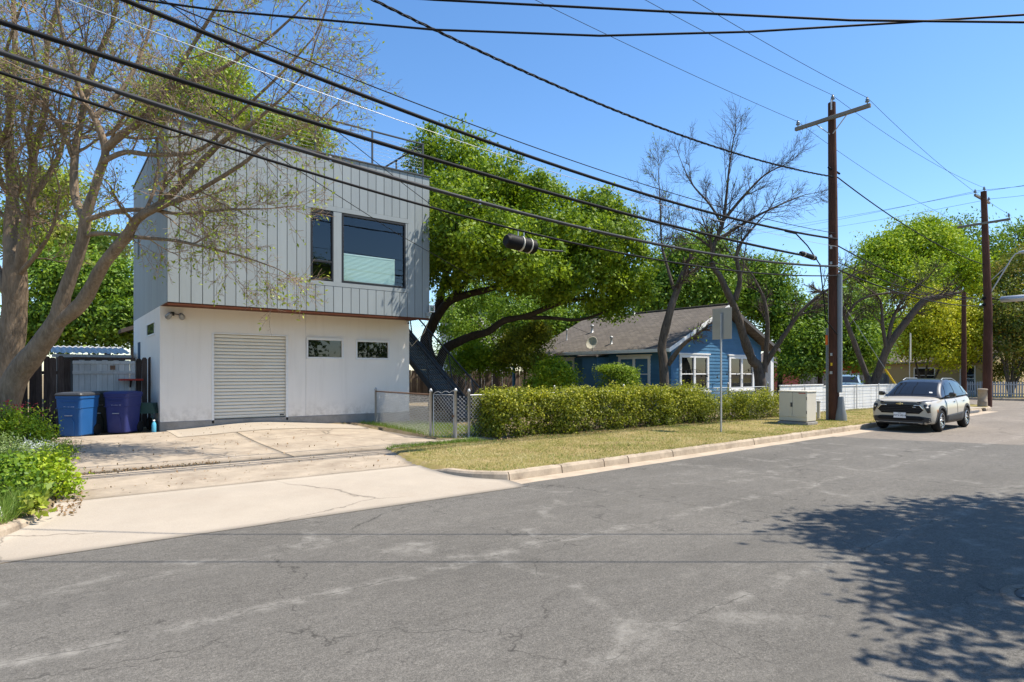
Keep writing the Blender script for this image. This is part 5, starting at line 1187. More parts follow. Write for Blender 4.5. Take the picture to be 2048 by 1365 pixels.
    # wheels
    for xa in (.87, 3.51):
        for s_ in (-1, 1):
            w = link('wheel', MB().lathe([(.22, .105), (.235, .115), (.30, .115), (.335, .085), (.345, .05), (.345, -.05), (.335, -.085), (.30, -.115), (.22, -.115)], 32, cap=False).mesh('tyre', M['tyre']), t, (xa, s_ * .775, .345), (R(90) * (1 if s_ < 0 else -1), 0, 0))
            rim = MB().lathe([(.0, .06), (.20, .05), (.225, .075), (.235, .112), (.222, .116), (.21, .09)], 32, cap=False).build('rim', M['black_rubber'], w)
            spk = MB()
            for k in range(5):
                a = k * 2 * math.pi / 5
                for d_ in (-.17, .17):
                    c0, s0 = math.cos(a + d_ * .35), math.sin(a + d_ * .35); c1, s1 = math.cos(a + d_ + .12), math.sin(a + d_ + .12); c2, s2 = math.cos(a + d_ * 1.5 + .3), math.sin(a + d_ * 1.5 + .3)
                    wd = .013
                    pts = [(c0 * .03, s0 * .03), (c1 * .12, s1 * .12), (c2 * .215, s2 * .215)]
                    for (p, q) in zip(pts, pts[1:]):
                        e = Vector((q[0] - p[0], q[1] - p[1], 0)).normalized(); nn = Vector((-e.y, e.x, 0)) * wd; P, Q = Vector((*p, .085)), Vector((*q, .105))
                        spk.add([P - nn, Q - nn, Q + nn, P + nn, P - nn * 1.3 - Vector((0, 0, .03)), Q - nn * 1.3 - Vector((0, 0, .03)), Q + nn * 1.3 - Vector((0, 0, .03)), P + nn * 1.3 - Vector((0, 0, .03))], [(0, 1, 2, 3), (0, 4, 5, 1), (3, 2, 6, 7)])
            spk.lathe([(.045, .08), (.04, .1), (0, .102)], 14); spk.lathe([(.230, .113), (.223, .121), (.214, .113)], 32, cap=False)
            spk.build('spokes', M['alloy'], w)
    if not full: return t
    # patches laid onto the body by casting onto its surface
    def cast(poly, axis, off, name, mat, cuts=5, parent=t, thick=0.0):
        bm = bmesh.new(); bm.faces.new([bm.verts.new((0, p[0], p[1]) if axis == 'x' else (p[0], 0, p[1])) for p in poly])
        bmesh.ops.triangulate(bm, faces=bm.faces[:])
        for _ in range(3): 
            lg = [e for e in bm.edges if e.calc_length() > .08]
            if lg: bmesh.ops.subdivide_edges(bm, edges=lg, cuts=1); bmesh.ops.triangulate(bm, faces=bm.faces[:])
        ok = True
        for v in bm.verts:
            if axis == 'x':
                h = tree.ray_cast(Vector((-1, v.co.y, v.co.z)), Vector((1, 0, 0))); v.co.x = (h[0].x if h[0] else .2) - off
            else:
                h = tree.ray_cast(Vector((v.co.x, -2 if axis == '-y' else 2, v.co.z)), Vector((0, 1 if axis == '-y' else -1, 0))); s_ = -1 if axis == '-y' else 1
                v.co.y = (h[0].y if h[0] and abs(h[0].y) > .6 else s_ * .86) + s_ * off
        m2 = bpy.data.meshes.new(name); bmesh.ops.recalc_face_normals(bm, faces=bm.faces); bm.to_mesh(m2); bm.free(); m2.materials.append(mat)
        for p in m2.polygons: p.use_smooth = True
        o = link(name, m2, parent); md_ = o.modifiers.new('s', 'SOLIDIFY'); md_.thickness = .006; md_.offset = 0; return o
    mir = lambda P: [(-y, z) for y, z in P][::-1]
    gr = cast([(-.50, .84), (.50, .84), (.64, .70), (.52, .575), (-.52, .575), (-.64, .70)], 'x', .006, 'grille', M['black_rubber'])
    for z in (.63, .685, .74, .795):
        hw = .50 + .1 * (1 - abs(z - .7) / .14); cast([(-hw, z - .006), (hw, z - .006), (hw, z + .006), (-hw, z + .006)], 'x', .018, 'grille_bar', M['cladding_black'], parent=gr)
    cast([(-.52, .845), (.52, .845), (.56, .885), (-.56, .885)], 'x', .012, 'grille_trim', M['gloss_black'])
    cast([(-.56, .895), (.56, .895), (.60, .925), (-.60, .925)], 'x', .008, 'hood_gap', M['gloss_black'])
    cast([(.36, .842), (.54, .842), (.65, .715), (.625, .70), (.52, .825), (.36, .825)], 'x', .016, 'grille_chrome', M['chrome']); cast(mir([(.36, .842), (.54, .842), (.65, .715), (.625, .70), (.52, .825), (.36, .825)]), 'x', .016, 'grille_chrome', M['chrome'])
    for q in (lambda P: P, mir):
        cast(q([(.46, .905), (.76, .955), (.79, .985), (.62, .97), (.46, .935)]), 'x', .010, 'running_light', M['auto_glass'])
        cast(q([(.55, .918), (.74, .95), (.74, .958), (.55, .928)]), 'x', .016, 'light_strip', M['lamp_lens'])
        hl = cast(q([(.64, .86), (.79, .87), (.80, .62), (.74, .60), (.63, .80)]), 'x', .008, 'headlight', M['gloss_black'])
        cast(q([(.685, .775), (.70, .80), (.745, .805), (.765, .785), (.765, .765), (.745, .745), (.70, .75)]), 'x', .018, 'lamp', M['lamp_lens'], parent=hl)
        cast(q([(.70, .77), (.71, .785), (.74, .785), (.75, .77), (.74, .76), (.71, .76)]), 'x', .026, 'bulb', M['chrome'], parent=hl)
    cast([(-.80, .455), (-.52, .50), (.52, .50), (.80, .455), (.80, .235), (-.80, .235)], 'x', .006, 'lower_bumper', M['cladding_black'])
    cast([(-.58, .475), (.58, .475), (.66, .42), (.58, .37), (-.58, .37), (-.66, .42)], 'x', .016, 'lower_grille', M['black_rubber'])
    cast([(-.62, .285), (.62, .285), (.62, .305), (-.62, .305)], 'x', .018, 'skid_strip', M['steel_grey'])
    em = cast([(-.09, .86), (-.035, .86), (-.028, .845), (.03, .845), (.037, .86), (.10, .86), (.115, .884), (.045, .884), (.037, .90), (-.02, .90), (-.028, .884), (-.075, .884)], 'x', .024, 'emblem', M['gold'])
    cast([(-.44, .765), (-.35, .765), (-.33, .785), (-.42, .785)], 'x', .022, 'badge', M['chrome'])
    h = tree.ray_cast(Vector((-1, 0, .55)), Vector((1, 0, 0))); px_ = h[0].x - .03
    pl = MB().cbox(px_ - .008, px_, -.17, .17, .43, .60, .003).build('licence_plate', M['letter_white'], t)
    link('plate_number', text_mesh('WTV-0018', .078, M['letter_black'], .001), pl, (px_ - .010, 0, .507), (R(90), 0, R(-90)))
    link('plate_state', text_mesh('TEXAS', .03, M['letter_black'], .001), pl, (px_ - .010, 0, .577), (R(90), 0, R(-90)))
    for s_, ax_ in ((-1, '-y'), (1, 'y')):                             # side cladding, arch flares, handles, mirrors, shut lines
        cast([(1.30, .50), (3.08, .56), (3.08, .27), (1.30, .27)], ax_, .012, 'sill_cladding', M['cladding_black'])
        for xa in (.87, 3.51):
            ar = []
            N_ = 20
            for k in range(N_ + 1):
                a = R(-12 + 204 * k / N_); ar.append((xa + .405 * math.cos(a), .34 + .405 * math.sin(a)))
            out = []
            for k in range(N_ + 1):
                a = R(-12 + 204 * k / N_); out.append((xa + .475 * math.cos(a), .34 + .475 * math.sin(a)))
            vs = []
            for p in ar + out:
                hh = tree.ray_cast(Vector((p[0], s_ * 2, p[1])), Vector((0, -s_, 0))); y = hh[0].y if hh[0] and abs(hh[0].y) > .7 else s_ * .86
                vs.append((p[0], y + s_ * .014, p[1]))
            n_ = N_ + 1; MB().add(vs + [(v[0], v[1] - s_ * .05, v[2]) for v in vs], [(k, k + 1, n_ + k + 1, n_ + k) for k in range(N_)] + [(k, k + 1, 2 * n_ + k + 1, 2 * n_ + k) for k in range(N_)] + [(n_ + k, n_ + k + 1, 3 * n_ + k + 1, 3 * n_ + k) for k in range(N_)]).build('wheel_arch', M['cladding_black'], t)
        for xa in (2.2, 3.2): cast([(xa - .1, .90), (xa + .1, .91), (xa + .1, .93), (xa - .1, .925)], ax_, .022, 'door_handle', M['gloss_black'])
        for xa in (1.33, 2.42): cast([(xa, .4), (xa + .012, .4), (xa + .03, 1.03), (xa + .018, 1.03)], ax_, .004, 'door_seam', M['black_rubber'])
        mi = MB().cbox(1.36, 1.52, min(s_ * .92, s_ * 1.10), max(s_ * .92, s_ * 1.10), 1.08, 1.22, .035).build('wing_mirror', M['gloss_black'], t); MB().box(1.515, 1.522, min(s_ * .94, s_ * 1.08), max(s_ * .94, s_ * 1.08), 1.10, 1.20).build('mirror_glass', M['auto_glass'], mi)
        MB().tube([(1.46, s_ * .82, 1.09), (1.45, s_ * .93, 1.13)], .025, 6).build('arm', M['gloss_black'], mi)
        MB().tube([gs(2.0, s_ * .46, .01), tuple(Vector(gs(2.2, s_ * .44, .05))), tuple(Vector(gs(3.2, s_ * .44, .05))), gs(3.6, s_ * .46, .01)], .018, 6).build('roof_rail', M['steel_grey'], t)
        cast([(.45, .60), (.49, .60), (.50, .70), (.46, .70)], ax_, .006, 'side_marker', M['amber'])
    MB().box(1.66, 1.68, .02, .12, 1.39, 1.42).build('mirror_tag', M['letter_white'], t)
    ws_ = gs(1.22, -.36, .014); MB().add([gs(1.20, -.36, .016), gs(1.20, -.30, .016), gs(1.25, -.30, .016), gs(1.25, -.36, .016)], [(0, 1, 2, 3)]).build('sticker', M['letter_white'], t)
    return t
vehicle('parked_car', 'pale beige compact SUV with black roof parked at the kerb', (21.25, 7.65, 0.006), R(2.0), M['paint'], M['gloss_black'])
q = S(1690, 800, 40.0)
vehicle('parked_car', 'blue-grey car whose roof shows above the low white panel fence', (float(q[0]) - 2.2, float(q[1]) - 1, .12), R(20), M['blue_car'], M['blue_car'], False, .02)

# ---------------------------------------------------------------- backdrop: fences and houses
def plank_fence(name, label, p0, p1, h, mat, w=.15, zb=.14, point=False, step=None, thick=.022, rails=True):
    p0, p1 = np.array(p0, float), np.array(p1, float); L = np.linalg.norm(p1 - p0); a = math.atan2(p1[1] - p0[1], p1[0] - p0[0])
    t = thing(name, label, 'fence', (*p0, zb), a); step = step or w + .008; ms = []
    for hh in (h, h * .985, h * 1.012):
        poly = [(0, .03), (w, .03), (w, hh - (w * .5 if point else .03)), (w / 2, hh), (0, hh - (w * .5 if point else .03))] if point else [(0, .03), (w, .03), (w, hh - .03), (w - .03, hh), (.03, hh), (0, hh - .03)]
        ms.append(MB().prism(poly, 0, thick, 'y').mesh('fence_plank' if not point else 'picket', mat))
    k = 0
    while k * step < L:
        o = link(ms[0].name.split('.')[0], random.choice(ms), t); o.location = (k * step, random.uniform(-.006, .006), 0); o.rotation_euler = (0, random.uniform(-.012, .012), 0); k += 1
    for z in (h * .22, h * .78): MB().box(0, L, thick + .008, thick + .06, z, z + .08).build('fence_rail', mat, t)
    return t
a_, b_ = Sx(1895, 795, 52.2), Sx(2075, 800, 52.2)
plank_fence('picket_fence', 'pale grey picket fence across the side street', (52.2, float(a_[1]) + 1), (52.2, float(b_[1]) - 1.0), 1.12, M['picket'], .085, .14, True, .145)
plank_fence('board_fence', 'brown board fence in the back yard behind the oak and stair', (10.5, 30.0), (27.5, 28.6), 1.85, M['fence_brown'], .17)
plank_fence('board_fence', 'grey board fence far behind the low white panel fence', S(1600, 790, 44)[:2], S(1775, 790, 46)[:2], 1.7, M['fence_grey'], .17)
def simple_house(name, label, loc, rz, w, d, h, ridge, wallm, roofm, winz, ov=.4):
    t = thing(name, label, 'house', loc, rz)
    MB().prism([(0, 0), (w, 0), (w, h), (w / 2, h + ridge * .96), (0, h)], 0, d, 'y').build('wall', wallm, t)
    s_ = ridge / (w / 2)
    for sgn in (0, 1):
        P = [(-ov, h - ov * s_), (w / 2, h + ridge), (w / 2, h + ridge + .12), (-ov, h - ov * s_ + .12)]
        if sgn: P = [(w - x, z) for x, z in P][::-1]
        MB().prism(P, -ov, d + ov, 'y').build('roof_slope', roofm, t)
    for (f, a, z0, ww, hh) in winz:
        if f == 'y': m0 = lambda i0, i1, d0, d1, q0, q1: MB().cbox(i0, i1, d0, d1, q0, q1, .004)
        else: m0 = lambda i0, i1, d0, d1, q0, q1: MB().cbox(d0, d1, i0, i1, q0, q1, .004)
        wo = m0(a, a + ww, -.04, .02, z0, z0 + hh).build('window', M['white'], t)
        m0(a + .08, a + ww - .08, -.052, -.041, z0 + .08, z0 + hh - .08).build('pane', M['glass_dark'], wo); m0(a + .08, a + ww - .08, -.06, -.053, z0 + hh / 2 - .02, z0 + hh / 2 + .02).build('sash_rail', M['white'], wo)
    return t
# tan house across the side street
q = Sx(1700, 790, 56.0)
th = simple_house('tan_house', 'tan walled house with grey roof behind the picket fence', (55.5, float(Sx(1975, 790, 56)[1]), .14), 0, 12, 19, 2.6, 2.2, M['tan'], M['shingles'], [('x', 3.2, .9, 1.5, 1.25), ('x', 9.0, .9, 1.2, 1.2), ('x', .6, .3, 1.0, 2.0)])
rr = simple_house('red_outbuilding', 'low dark red outbuilding glimpsed behind the grey board fence', (*S(1600, 790, 52)[:2], .14), R(-37), 5.5, 5, 2.3, .9, M['red'], M['brown_roof'], [('y', 3.2, 1.0, 1.2, .9)])
# pale sided house behind the oak
ph = thing('pale_house', 'pale grey lap sided house glimpsed through the oak branches', 'house', (26.0, 38.6, .2), R(-6)); z = 0
MB().box(0, 3.4, .01, 6, 0, 6.6).build('wall', M['pale_siding'], ph)
for k in range(33): MB().add([(0, -.03, k * .2), (3.1, -.03, k * .2), (3.1, -.002, k * .2 + .2), (0, -.002, k * .2 + .2), (0, 0, k * .2), (3.1, 0, k * .2)], [(0, 1, 2, 3), (0, 4, 5, 1)]).build('siding_board', M['pale_siding'], ph)
MB().prism([(-.5, 6.5), (1.7, 7.6), (3.9, 6.5), (3.9, 6.65), (1.7, 7.8), (-.5, 6.65)], -.5, 6.5, 'y').build('roof', M['brown_roof'], ph)
wo = MB().cbox(.9, 2.3, -.06, .0, 2.6, 3.4, .01).build('window', M['white'], ph); MB().box(.98, 2.22, -.07, -.061, 2.68, 3.32).build('pane', M['glass_dark'], wo)
MB().cbox(3.1, 3.4, -.06, .1, 0, 6.6, .01).build('corner_board', M['white'], ph)
ol = simple_house('opposite_house', 'house on the opposite side of the street, behind the viewer', (-9, -22, .14), 0, 14, 9, 3.0, 2.4, M['pale_siding'], M['shingles'], [])
# ---------------------------------------------------------------- trees and plants
# big budding tree at the left
sk = Skel(); PR = dict(kids=[6, 4, 3], ratio=.60, wig=.17, up=.025, maxlev=3, ang=(28, 66), minr=.0042, seg=.42)
def PX(*pts): return [S(*p) for p in pts]
base = S(-4, 868, 13.6); base[2] = .15
def L_(pts, r0, r1, kids=6, L=1.3, start=.25, bias=None, rads=None): limb(sk, pts if rads is not None and not isinstance(pts[0], tuple) else PX(*pts), r0, r1, PR, start, 10, kids, L, None, 0, bias, 0.0, rads)
L_([base] + PX((25, 770, 13.6), (72, 703, 13.55), (112, 645, 13.5), (128, 590, 13.45), (163, 490, 13.4), (170, 445, 13.35), (178, 412, 13.3), (198, 350, 13.3), (211, 299, 13.2), (188, 235, 13.1), (167, 199, 13.0), (140, 117, 12.9), (117, 29, 12.8), (105, -80, 12.7)), .3, .04, 10, 1.4, .62, None, [.31, .26, .22, .19, .15, .13, .115, .105, .09, .08, .06, .05, .04, .033, .024])
L_(((112, 648, 13.5), (164, 606, 13.4), (206, 531, 13.2), (253, 473, 13.0), (276, 437, 12.9), (337, 395, 12.8), (434, 293, 12.6), (498, 252, 12.5), (560, 200, 12.4)), .165, .025, 10, 1.4, .45)
L_(((276, 437, 12.9), (330, 410, 12.7), (372, 395, 12.6), (481, 331, 12.4), (530, 290, 12.3), (590, 262, 12.2)), .07, .02, 7, 1.1, .25)
L_(((211, 299, 13.2), (240, 273, 13.1), (290, 235, 13.0), (330, 180, 12.9), (380, 100, 12.8), (430, 20, 12.7)), .09, .03, 8, 1.4, .2)
L_(((172, 440, 13.35), (150, 393, 13.6), (150, 308, 13.7), (164, 234, 13.8), (188, 126, 13.9), (225, 50, 14), (240, -60, 14)), .10, .035, 8, 1.4, .25)
L_(((173, 440, 13.3), (234, 423, 13.1), (300, 420, 12.9), (360, 428, 12.8), (450, 420, 12.6), (520, 418, 12.5)), .06, .015, 8, .95, .25, (0, 0, -.05))
L_(((168, 472, 13.4), (206, 467, 13.2), (277, 475, 13.0), (352, 482, 12.8), (415, 496, 12.6), (480, 512, 12.5), (548, 535, 12.4)), .055, .012, 9, .85, .3, (0, 0, -.1))
L_(((204, 325, 13.22), (250, 305, 13.1), (310, 310, 12.9), (400, 300, 12.7), (470, 235, 12.6), (560, 150, 12.5), (610, 95, 12.5)), .06, .02, 8, 1.2, .2)
L_(((330, 180, 12.9), (420, 150, 12.8), (520, 90, 12.7), (590, 30, 12.6)), .05, .02, 7, 1.2, .1)
# second, rougher trunk behind
b2 = S(8, 850, 15.2); b2[2] = .2
L_([b2] + PX((12, 760, 15.2), (28, 640, 15.1), (30, 540, 15.0), (22, 470, 15.1), (25, 380, 15.2), (18, 260, 15.2), (30, 120, 15.2), (25, -40, 15.2)), .3, .05, 11, 1.6, .5, None, [.36, .31, .28, .24, .17, .13, .10, .07, .04])
L_(((28, 590, 15.05), (42, 520, 14.9), (50, 465, 14.8), (62, 400, 14.7), (66, 320, 14.6), (90, 220, 14.5), (95, 90, 14.4), (130, -30, 14.4)), .15, .04, 10, 1.5, .2)
L_(((28, 600, 15.1), (-20, 520, 15.3), (-60, 420, 15.5), (-90, 250, 15.6), (-110, 60, 15.6)), .17, .05, 9, 1.7, .2)
L_(((62, 400, 14.7), (110, 330, 14.9), (130, 270, 15.1), (160, 140, 15.2)), .08, .03, 7, 1.4, .2)
L_(((25, 400, 15.2), (-10, 330, 14.6), (20, 230, 14.2), (10, 120, 13.9), (40, 20, 13.7)), .07, .025, 9, 1.3, .15)
L_(((66, 330, 14.6), (60, 250, 14.0), (75, 160, 13.7), (60, 60, 13.5)), .06, .022, 9, 1.2, .15)
L_(((150, 310, 13.7), (110, 240, 13.4), (80, 200, 13.1), (40, 170, 12.9)), .05, .018, 8, 1.1, .15)
L_(((190, 235, 13.1), (250, 170, 13.4), (290, 90, 13.6), (310, 10, 13.7)), .055, .02, 9, 1.2, .15)
L_(((28, 560, 15.0), (80, 500, 14.6), (110, 440, 14.3), (120, 380, 14.1)), .06, .02, 7, 1.0, .25)
tips = np.array([t[0] for t in sk.tips]); td = np.array([t[1] for t in sk.tips])
k = rng.choice(len(tips), min(len(tips) * 2, 13500)); lp = tips[k] + rng.normal(0, .05, (len(k), 3))
print('left tree tubes', len(sk.t), 'tips', len(tips))
skel_tree('budding_tree', 'large pale barked tree with fresh spring leaves left of the grey house', tuple(base), sk, M['bark_pale'], M['twig_grey'], lp, .085, M['leaf_fresh'], aspect=.45, D=td[k], droop=.35, thick=.022)

# evergreen oak behind the stair
ob = S(872, 832, 26); ob[2] = .18
lob = [lobe(a, b, d, rx, ry, dp) for a, b, d, rx, ry, dp in ((905, 325, 25, 66, 58, 2.0), (890, 420, 23.5, 78, 66, 2.2), (985, 375, 24, 88, 66, 2.3), (1068, 392, 24.5, 66, 52, 1.9), (960, 480, 22, 100, 66, 2.4), (1080, 462, 23, 96, 58, 2.3), (1180, 425, 24.5, 66, 44, 1.8), (1180, 495, 24, 88, 60, 2.1),
       (1245, 535, 25, 64, 66, 1.9), (1035, 540, 22, 90, 48, 2.2), (1150, 570, 24, 90, 48, 2.1), (890, 525, 23.5, 60, 70, 2.0), (1240, 605, 25.5, 58, 40, 1.7), (1000, 450, 27, 125, 90, 2.4), (1130, 510, 27, 135, 80, 2.4), (1225, 465, 25, 56, 48, 1.5), (850, 300, 25.5, 34, 46, 1.1), (940, 420, 20.6, 70, 50, 1.6), (905, 470, 20.0, 50, 50, 1.5), (1000, 520, 20.5, 70, 45, 1.6))]
oak = thing('evergreen_oak', 'big dense dark green tree spreading between the grey house and blue cottage', 'tree', tuple(ob)); off = -Vector(ob)
P, ti, cc = clumps(lob, 125000, .22, (.3, 1.0), 105)
so = Skel()
limb(so, [ob] + PX((866, 740, 26), (852, 690, 26), (862, 655, 25.8), (894, 607, 25.3), (932, 590, 25), (990, 575, 24.6), (1060, 540, 24.2)), .33, .08, n=12)
limb(so, PX((869, 760, 26), (888, 703, 25.6), (917, 684, 25.3), (946, 672, 25), (976, 664, 24.8), (1008, 642, 24.6), (1055, 632, 24.5), (1110, 610, 24.5), (1170, 595, 24.6)), .22, .08, n=10)
limb(so, PX((862, 655, 25.8), (880, 600, 26), (895, 520, 26), (905, 430, 25.8), (910, 330, 25.6)), .2, .05, n=10); limb(so, PX((1040, 636, 24.5), (1100, 636, 24.8), (1160, 640, 25), (1215, 622, 25.3)), .10, .04, n=8)
limb(so, PX((894, 607, 25.3), (935, 560, 25), (985, 500, 25), (1020, 410, 25)), .16, .04, n=8); limb(so, PX((990, 575, 24.6), (1080, 520, 24.8), (1180, 470, 25)), .12, .04, n=8)
for c in cc[rng.choice(len(cc), 260, replace=False)]:
    h = min(lob, key=lambda q: np.linalg.norm(np.array(q[:3]) - c)); h = np.array(h[:3]); limb(so, [h, (h + c) / 2 + rng.normal(0, .1, 3), c], .03, .008, n=4)
link('trunk', so.mesh('trunk', M['bark_dark']), oak).location = off; link('crown', leaves('crown', P, .15, M['leaf_oak'], ti, aspect=.55, N=LN), oak).location = off

# bare trees in the cottage yard
PB = dict(kids=[8, 6, 3], ratio=.60, wig=.11, up=.05, maxlev=2, ang=(25, 55), minr=.005, seg=.3)
def bare(name, label, base, limbs, bm_, tm_, pr=PB, leafpts=0, lm=None, thick=.03, group=None):
    s_ = Skel()
    for (pts, r0, r1, kids, L, st_, grow_) in limbs:
        limb(s_, pts, r0, r1, pr if grow_ else None, st_, 9, kids, L)
    lp = None
    if leafpts and s_.tips:
        tp = np.array([t[0] for t in s_.tips]); lp = tp[rng.choice(len(tp), leafpts)] + rng.normal(0, .06, (leafpts, 3))
    return skel_tree(name, label, tuple(base), s_, bm_, tm_, lp, .08, lm, thick=thick, group=group)
g1 = S(1332, 800, 21.6); g1[2] = .2
bare('bare_tree', 'gnarled stump-topped tree trunk in front of the cottage roof', g1, [
    ([g1] + PX((1327, 724, 21.6), (1324, 691, 21.6), (1341, 620, 21.5), (1352, 587, 21.5), (1366, 548, 21.4)), .175, .105, 3, .5, .8, True),
    (PX((1336, 730, 21.6), (1365, 691, 21.3), (1395, 669, 21.1)), .10, .05, 3, .5, .6, True),
    (PX((1348, 580, 21.5), (1331, 521, 21.7), (1323, 483, 21.8), (1320, 404, 21.9), (1317, 351, 22)), .06, .012, 12, 1.1, .25, True)], M['bark_mid'], M['twig_brown'], leafpts=260, lm=M['leaf_lime'])
g2 = S(1523, 800, 25.5); g2[2] = .2
bare('bare_tree', 'tall leafless tree with fine dark twigs in front of blue cottage', g2, [
    ([g2] + PX((1518, 740, 25.5), (1505, 721, 25.4), (1488, 677, 25.2), (1475, 631, 25), (1456, 587, 24.8), (1439, 551, 24.7)), .235, .115, 2, .6, .8, False),
    (PX((1439, 551, 24.7), (1424, 527, 24.7), (1428, 489, 24.7), (1445, 451, 24.7), (1452, 400, 24.7), (1458, 340, 24.7), (1465, 290, 24.7)), .115, .025, 12, 1.35, .15, True),
    (PX((1445, 451, 24.7), (1420, 410, 24.9), (1385, 370, 25), (1365, 330, 25)), .06, .015, 8, .95, .1, True),
    (PX((1448, 440, 24.7), (1490, 390, 24.5), (1530, 350, 24.4), (1570, 330, 24.3)), .07, .015, 9, 1.0, .1, True),
    (PX((1435, 480, 24.7), (1500, 440, 24.4), (1560, 410, 24.2), (1610, 390, 24.1)), .07, .015, 9, 1.0, .1, True),
    (PX((1428, 500, 24.7), (1385, 470, 25), (1340, 455, 25.2)), .06, .015, 7, .9, .1, True),
    (PX((1470, 600, 24.9), (1480, 560, 24.7), (1475, 500, 24.5), (1520, 440, 24.3)), .13, .03, 8, 1.1, .3, True),
    (PX((1529, 745, 25.4), (1532, 708, 25.3), (1535, 650, 25.1), (1528, 600, 25), (1510, 560, 25)), .125, .04, 6, .8, .5, True),
    (PX((1530, 730, 25.4), (1545, 706, 25.2), (1573, 664, 25), (1600, 626, 24.8), (1640, 590, 24.6), (1690, 560, 24.4)), .125, .035, 8, .95, .45, True)], M['bark_mid'], M['twig_brown'], leafpts=300, lm=M['leaf_mid'])
g3 = S(1742, 800, 31.5); g3[2] = .15
bare('bare_tree', 'V-shaped lopped tree with tangled brown twigs behind the parked car', g3, [
    ([g3] + PX((1738, 768, 31.5), (1718, 712, 31.4), (1697, 655, 31.3), (1680, 612, 31.2), (1655, 590, 31)), .17, .07, 8, .9, .6, True),
    (PX((1745, 775, 31.5), (1760, 735, 31.3), (1778, 690, 31.1), (1815, 640, 30.9), (1848, 602, 30.7), (1872, 596, 30.6)), .20, .15, 5, .8, .65, True),
    (PX((1772, 695, 31.1), (1765, 650, 31), (1760, 600, 31), (1730, 575, 30.9)), .11, .03, 9, 1.0, .3, True), (PX((1775, 690, 31.1), (1785, 640, 31), (1810, 595, 31), (1850, 560, 31)), .11, .03, 9, 1.0, .3, True),
    (PX((1690, 640, 31.3), (1720, 600, 31), (1790, 585, 30.8), (1840, 590, 30.7)), .08, .03, 9, .9, .1, True)], M['bark_mid'], M['twig_brown'], leafpts=500, lm=M['leaf_mid'])

# leafy trees further back (px, py, depth, rx, ry)
def LB(*q): return [lobe(a, b, d, rx, ry) for a, b, d, rx, ry in q]
def bz(px, d, z=.15): p = S(px, 800, d); p[2] = z; return tuple(p)
leafy('green_tree', 'bright green tree behind the shed and left fence', bz(215, 30), [[S(215, 700, 30), S(205, 620, 30)]], LB((130, 640, 30, 60, 50), (210, 650, 30, 55, 45), (165, 560, 30, 60, 50), (235, 570, 30, 40, 55), (100, 560, 30, 55, 60), (250, 640, 29, 25, 50), (70, 660, 30, 50, 45)), 38000, 0.20, M['leaf_mid'], M['bark_mid'], .2, spread=.38)
leafy('green_tree', 'loose leafed green tree above the shed, behind the budding tree', bz(120, 36), [[S(120, 640, 36), S(125, 520, 36)]], LB((150, 480, 36, 60, 50), (60, 470, 36, 60, 60), (215, 500, 36, 45, 40), (100, 380, 36, 60, 40)), 17100, 0.23, M['leaf_fresh'], M['bark_mid'], .2, spread=.5)
leafy('green_tree', 'lime green tree reaching over the grey house roof from behind', bz(400, 34), [[S(400, 400, 34), S(400, 250, 34)]], LB((350, 190, 34, 55, 45), (430, 150, 34, 55, 50), (300, 240, 34, 40, 40), (520, 250, 34, 60, 35), (620, 270, 34, 45, 30), (450, 230, 34, 50, 35)), 17100, 0.22, M['leaf_lime'], M['bark_mid'], .22, spread=.5)
leafy('green_tree', 'yellow-green small tree beside the back fence, right of oak trunk', bz(1045, 27.5), [[S(1050, 740, 27.5), S(1048, 700, 27.5)]], LB((1040, 690, 27.5, 38, 32), (1075, 670, 27.5, 34, 28), (1010, 705, 27.5, 30, 26), (1060, 720, 27.3, 40, 20)), 13300, 0.13, M['leaf_hedge'], M['bark_mid'], .07, spread=.22)
leafy('green_shrub', 'lime shrub by the brown back fence under the oak', bz(960, 28), [[S(960, 740, 28)]], LB((965, 715, 28, 34, 24), (925, 725, 28, 30, 20), (1000, 730, 28, 24, 20), (940, 690, 28.5, 25, 22)), 9500, 0.14, M['leaf_lime'], M['bark_mid'], .05, 'shrub', spread=.22)
leafy('green_tree', 'mid green tree filling the gap left of the cottage roof', bz(1110, 42), [[S(1110, 720, 42), S(1115, 650, 42)]], LB((1120, 655, 42, 60, 45), (1050, 650, 42, 50, 45), (1180, 640, 42, 50, 40), (960, 640, 44, 60, 50), (1090, 600, 44, 60, 40)), 20900, 0.25, M['leaf_mid'], M['bark_mid'], .2, spread=.5)
leafy('green_tree', 'dark green tree behind the cottage ridge', bz(1370, 38), [[S(1370, 660, 38), S(1372, 590, 38)]], LB((1320, 580, 38, 50, 55), (1385, 590, 38, 50, 50), (1430, 570, 38, 45, 60), (1360, 520, 38, 45, 40), (1290, 600, 38, 40, 40), (1420, 500, 39, 40, 35)), 32300, 0.21, M['leaf_mid'], M['bark_dark'], .2, spread=.42)
leafy('green_tree', 'mid green tree right of the cottage gable', bz(1560, 40), [[S(1560, 720, 40), S(1562, 650, 40)]], LB((1500, 600, 40, 50, 50), (1565, 620, 40, 50, 55), (1530, 560, 40, 45, 40), (1590, 680, 39, 45, 50), (1475, 550, 41, 40, 40)), 28500, 0.22, M['leaf_mid'], M['bark_dark'], .2, spread=.42)
leafy('green_tree', 'leafy tree behind the near pole and low white fence', bz(1640, 36), [[S(1640, 740, 36), S(1645, 690, 36)]], LB((1620, 690, 36, 50, 50), (1690, 680, 36.5, 50, 55), (1650, 630, 37, 50, 40), (1730, 690, 37, 40, 50), (1600, 725, 35.5, 40, 25), (1700, 620, 38, 50, 40)), 32300, 0.20, M['leaf_mid'], M['bark_dark'], .16, spread=.38)
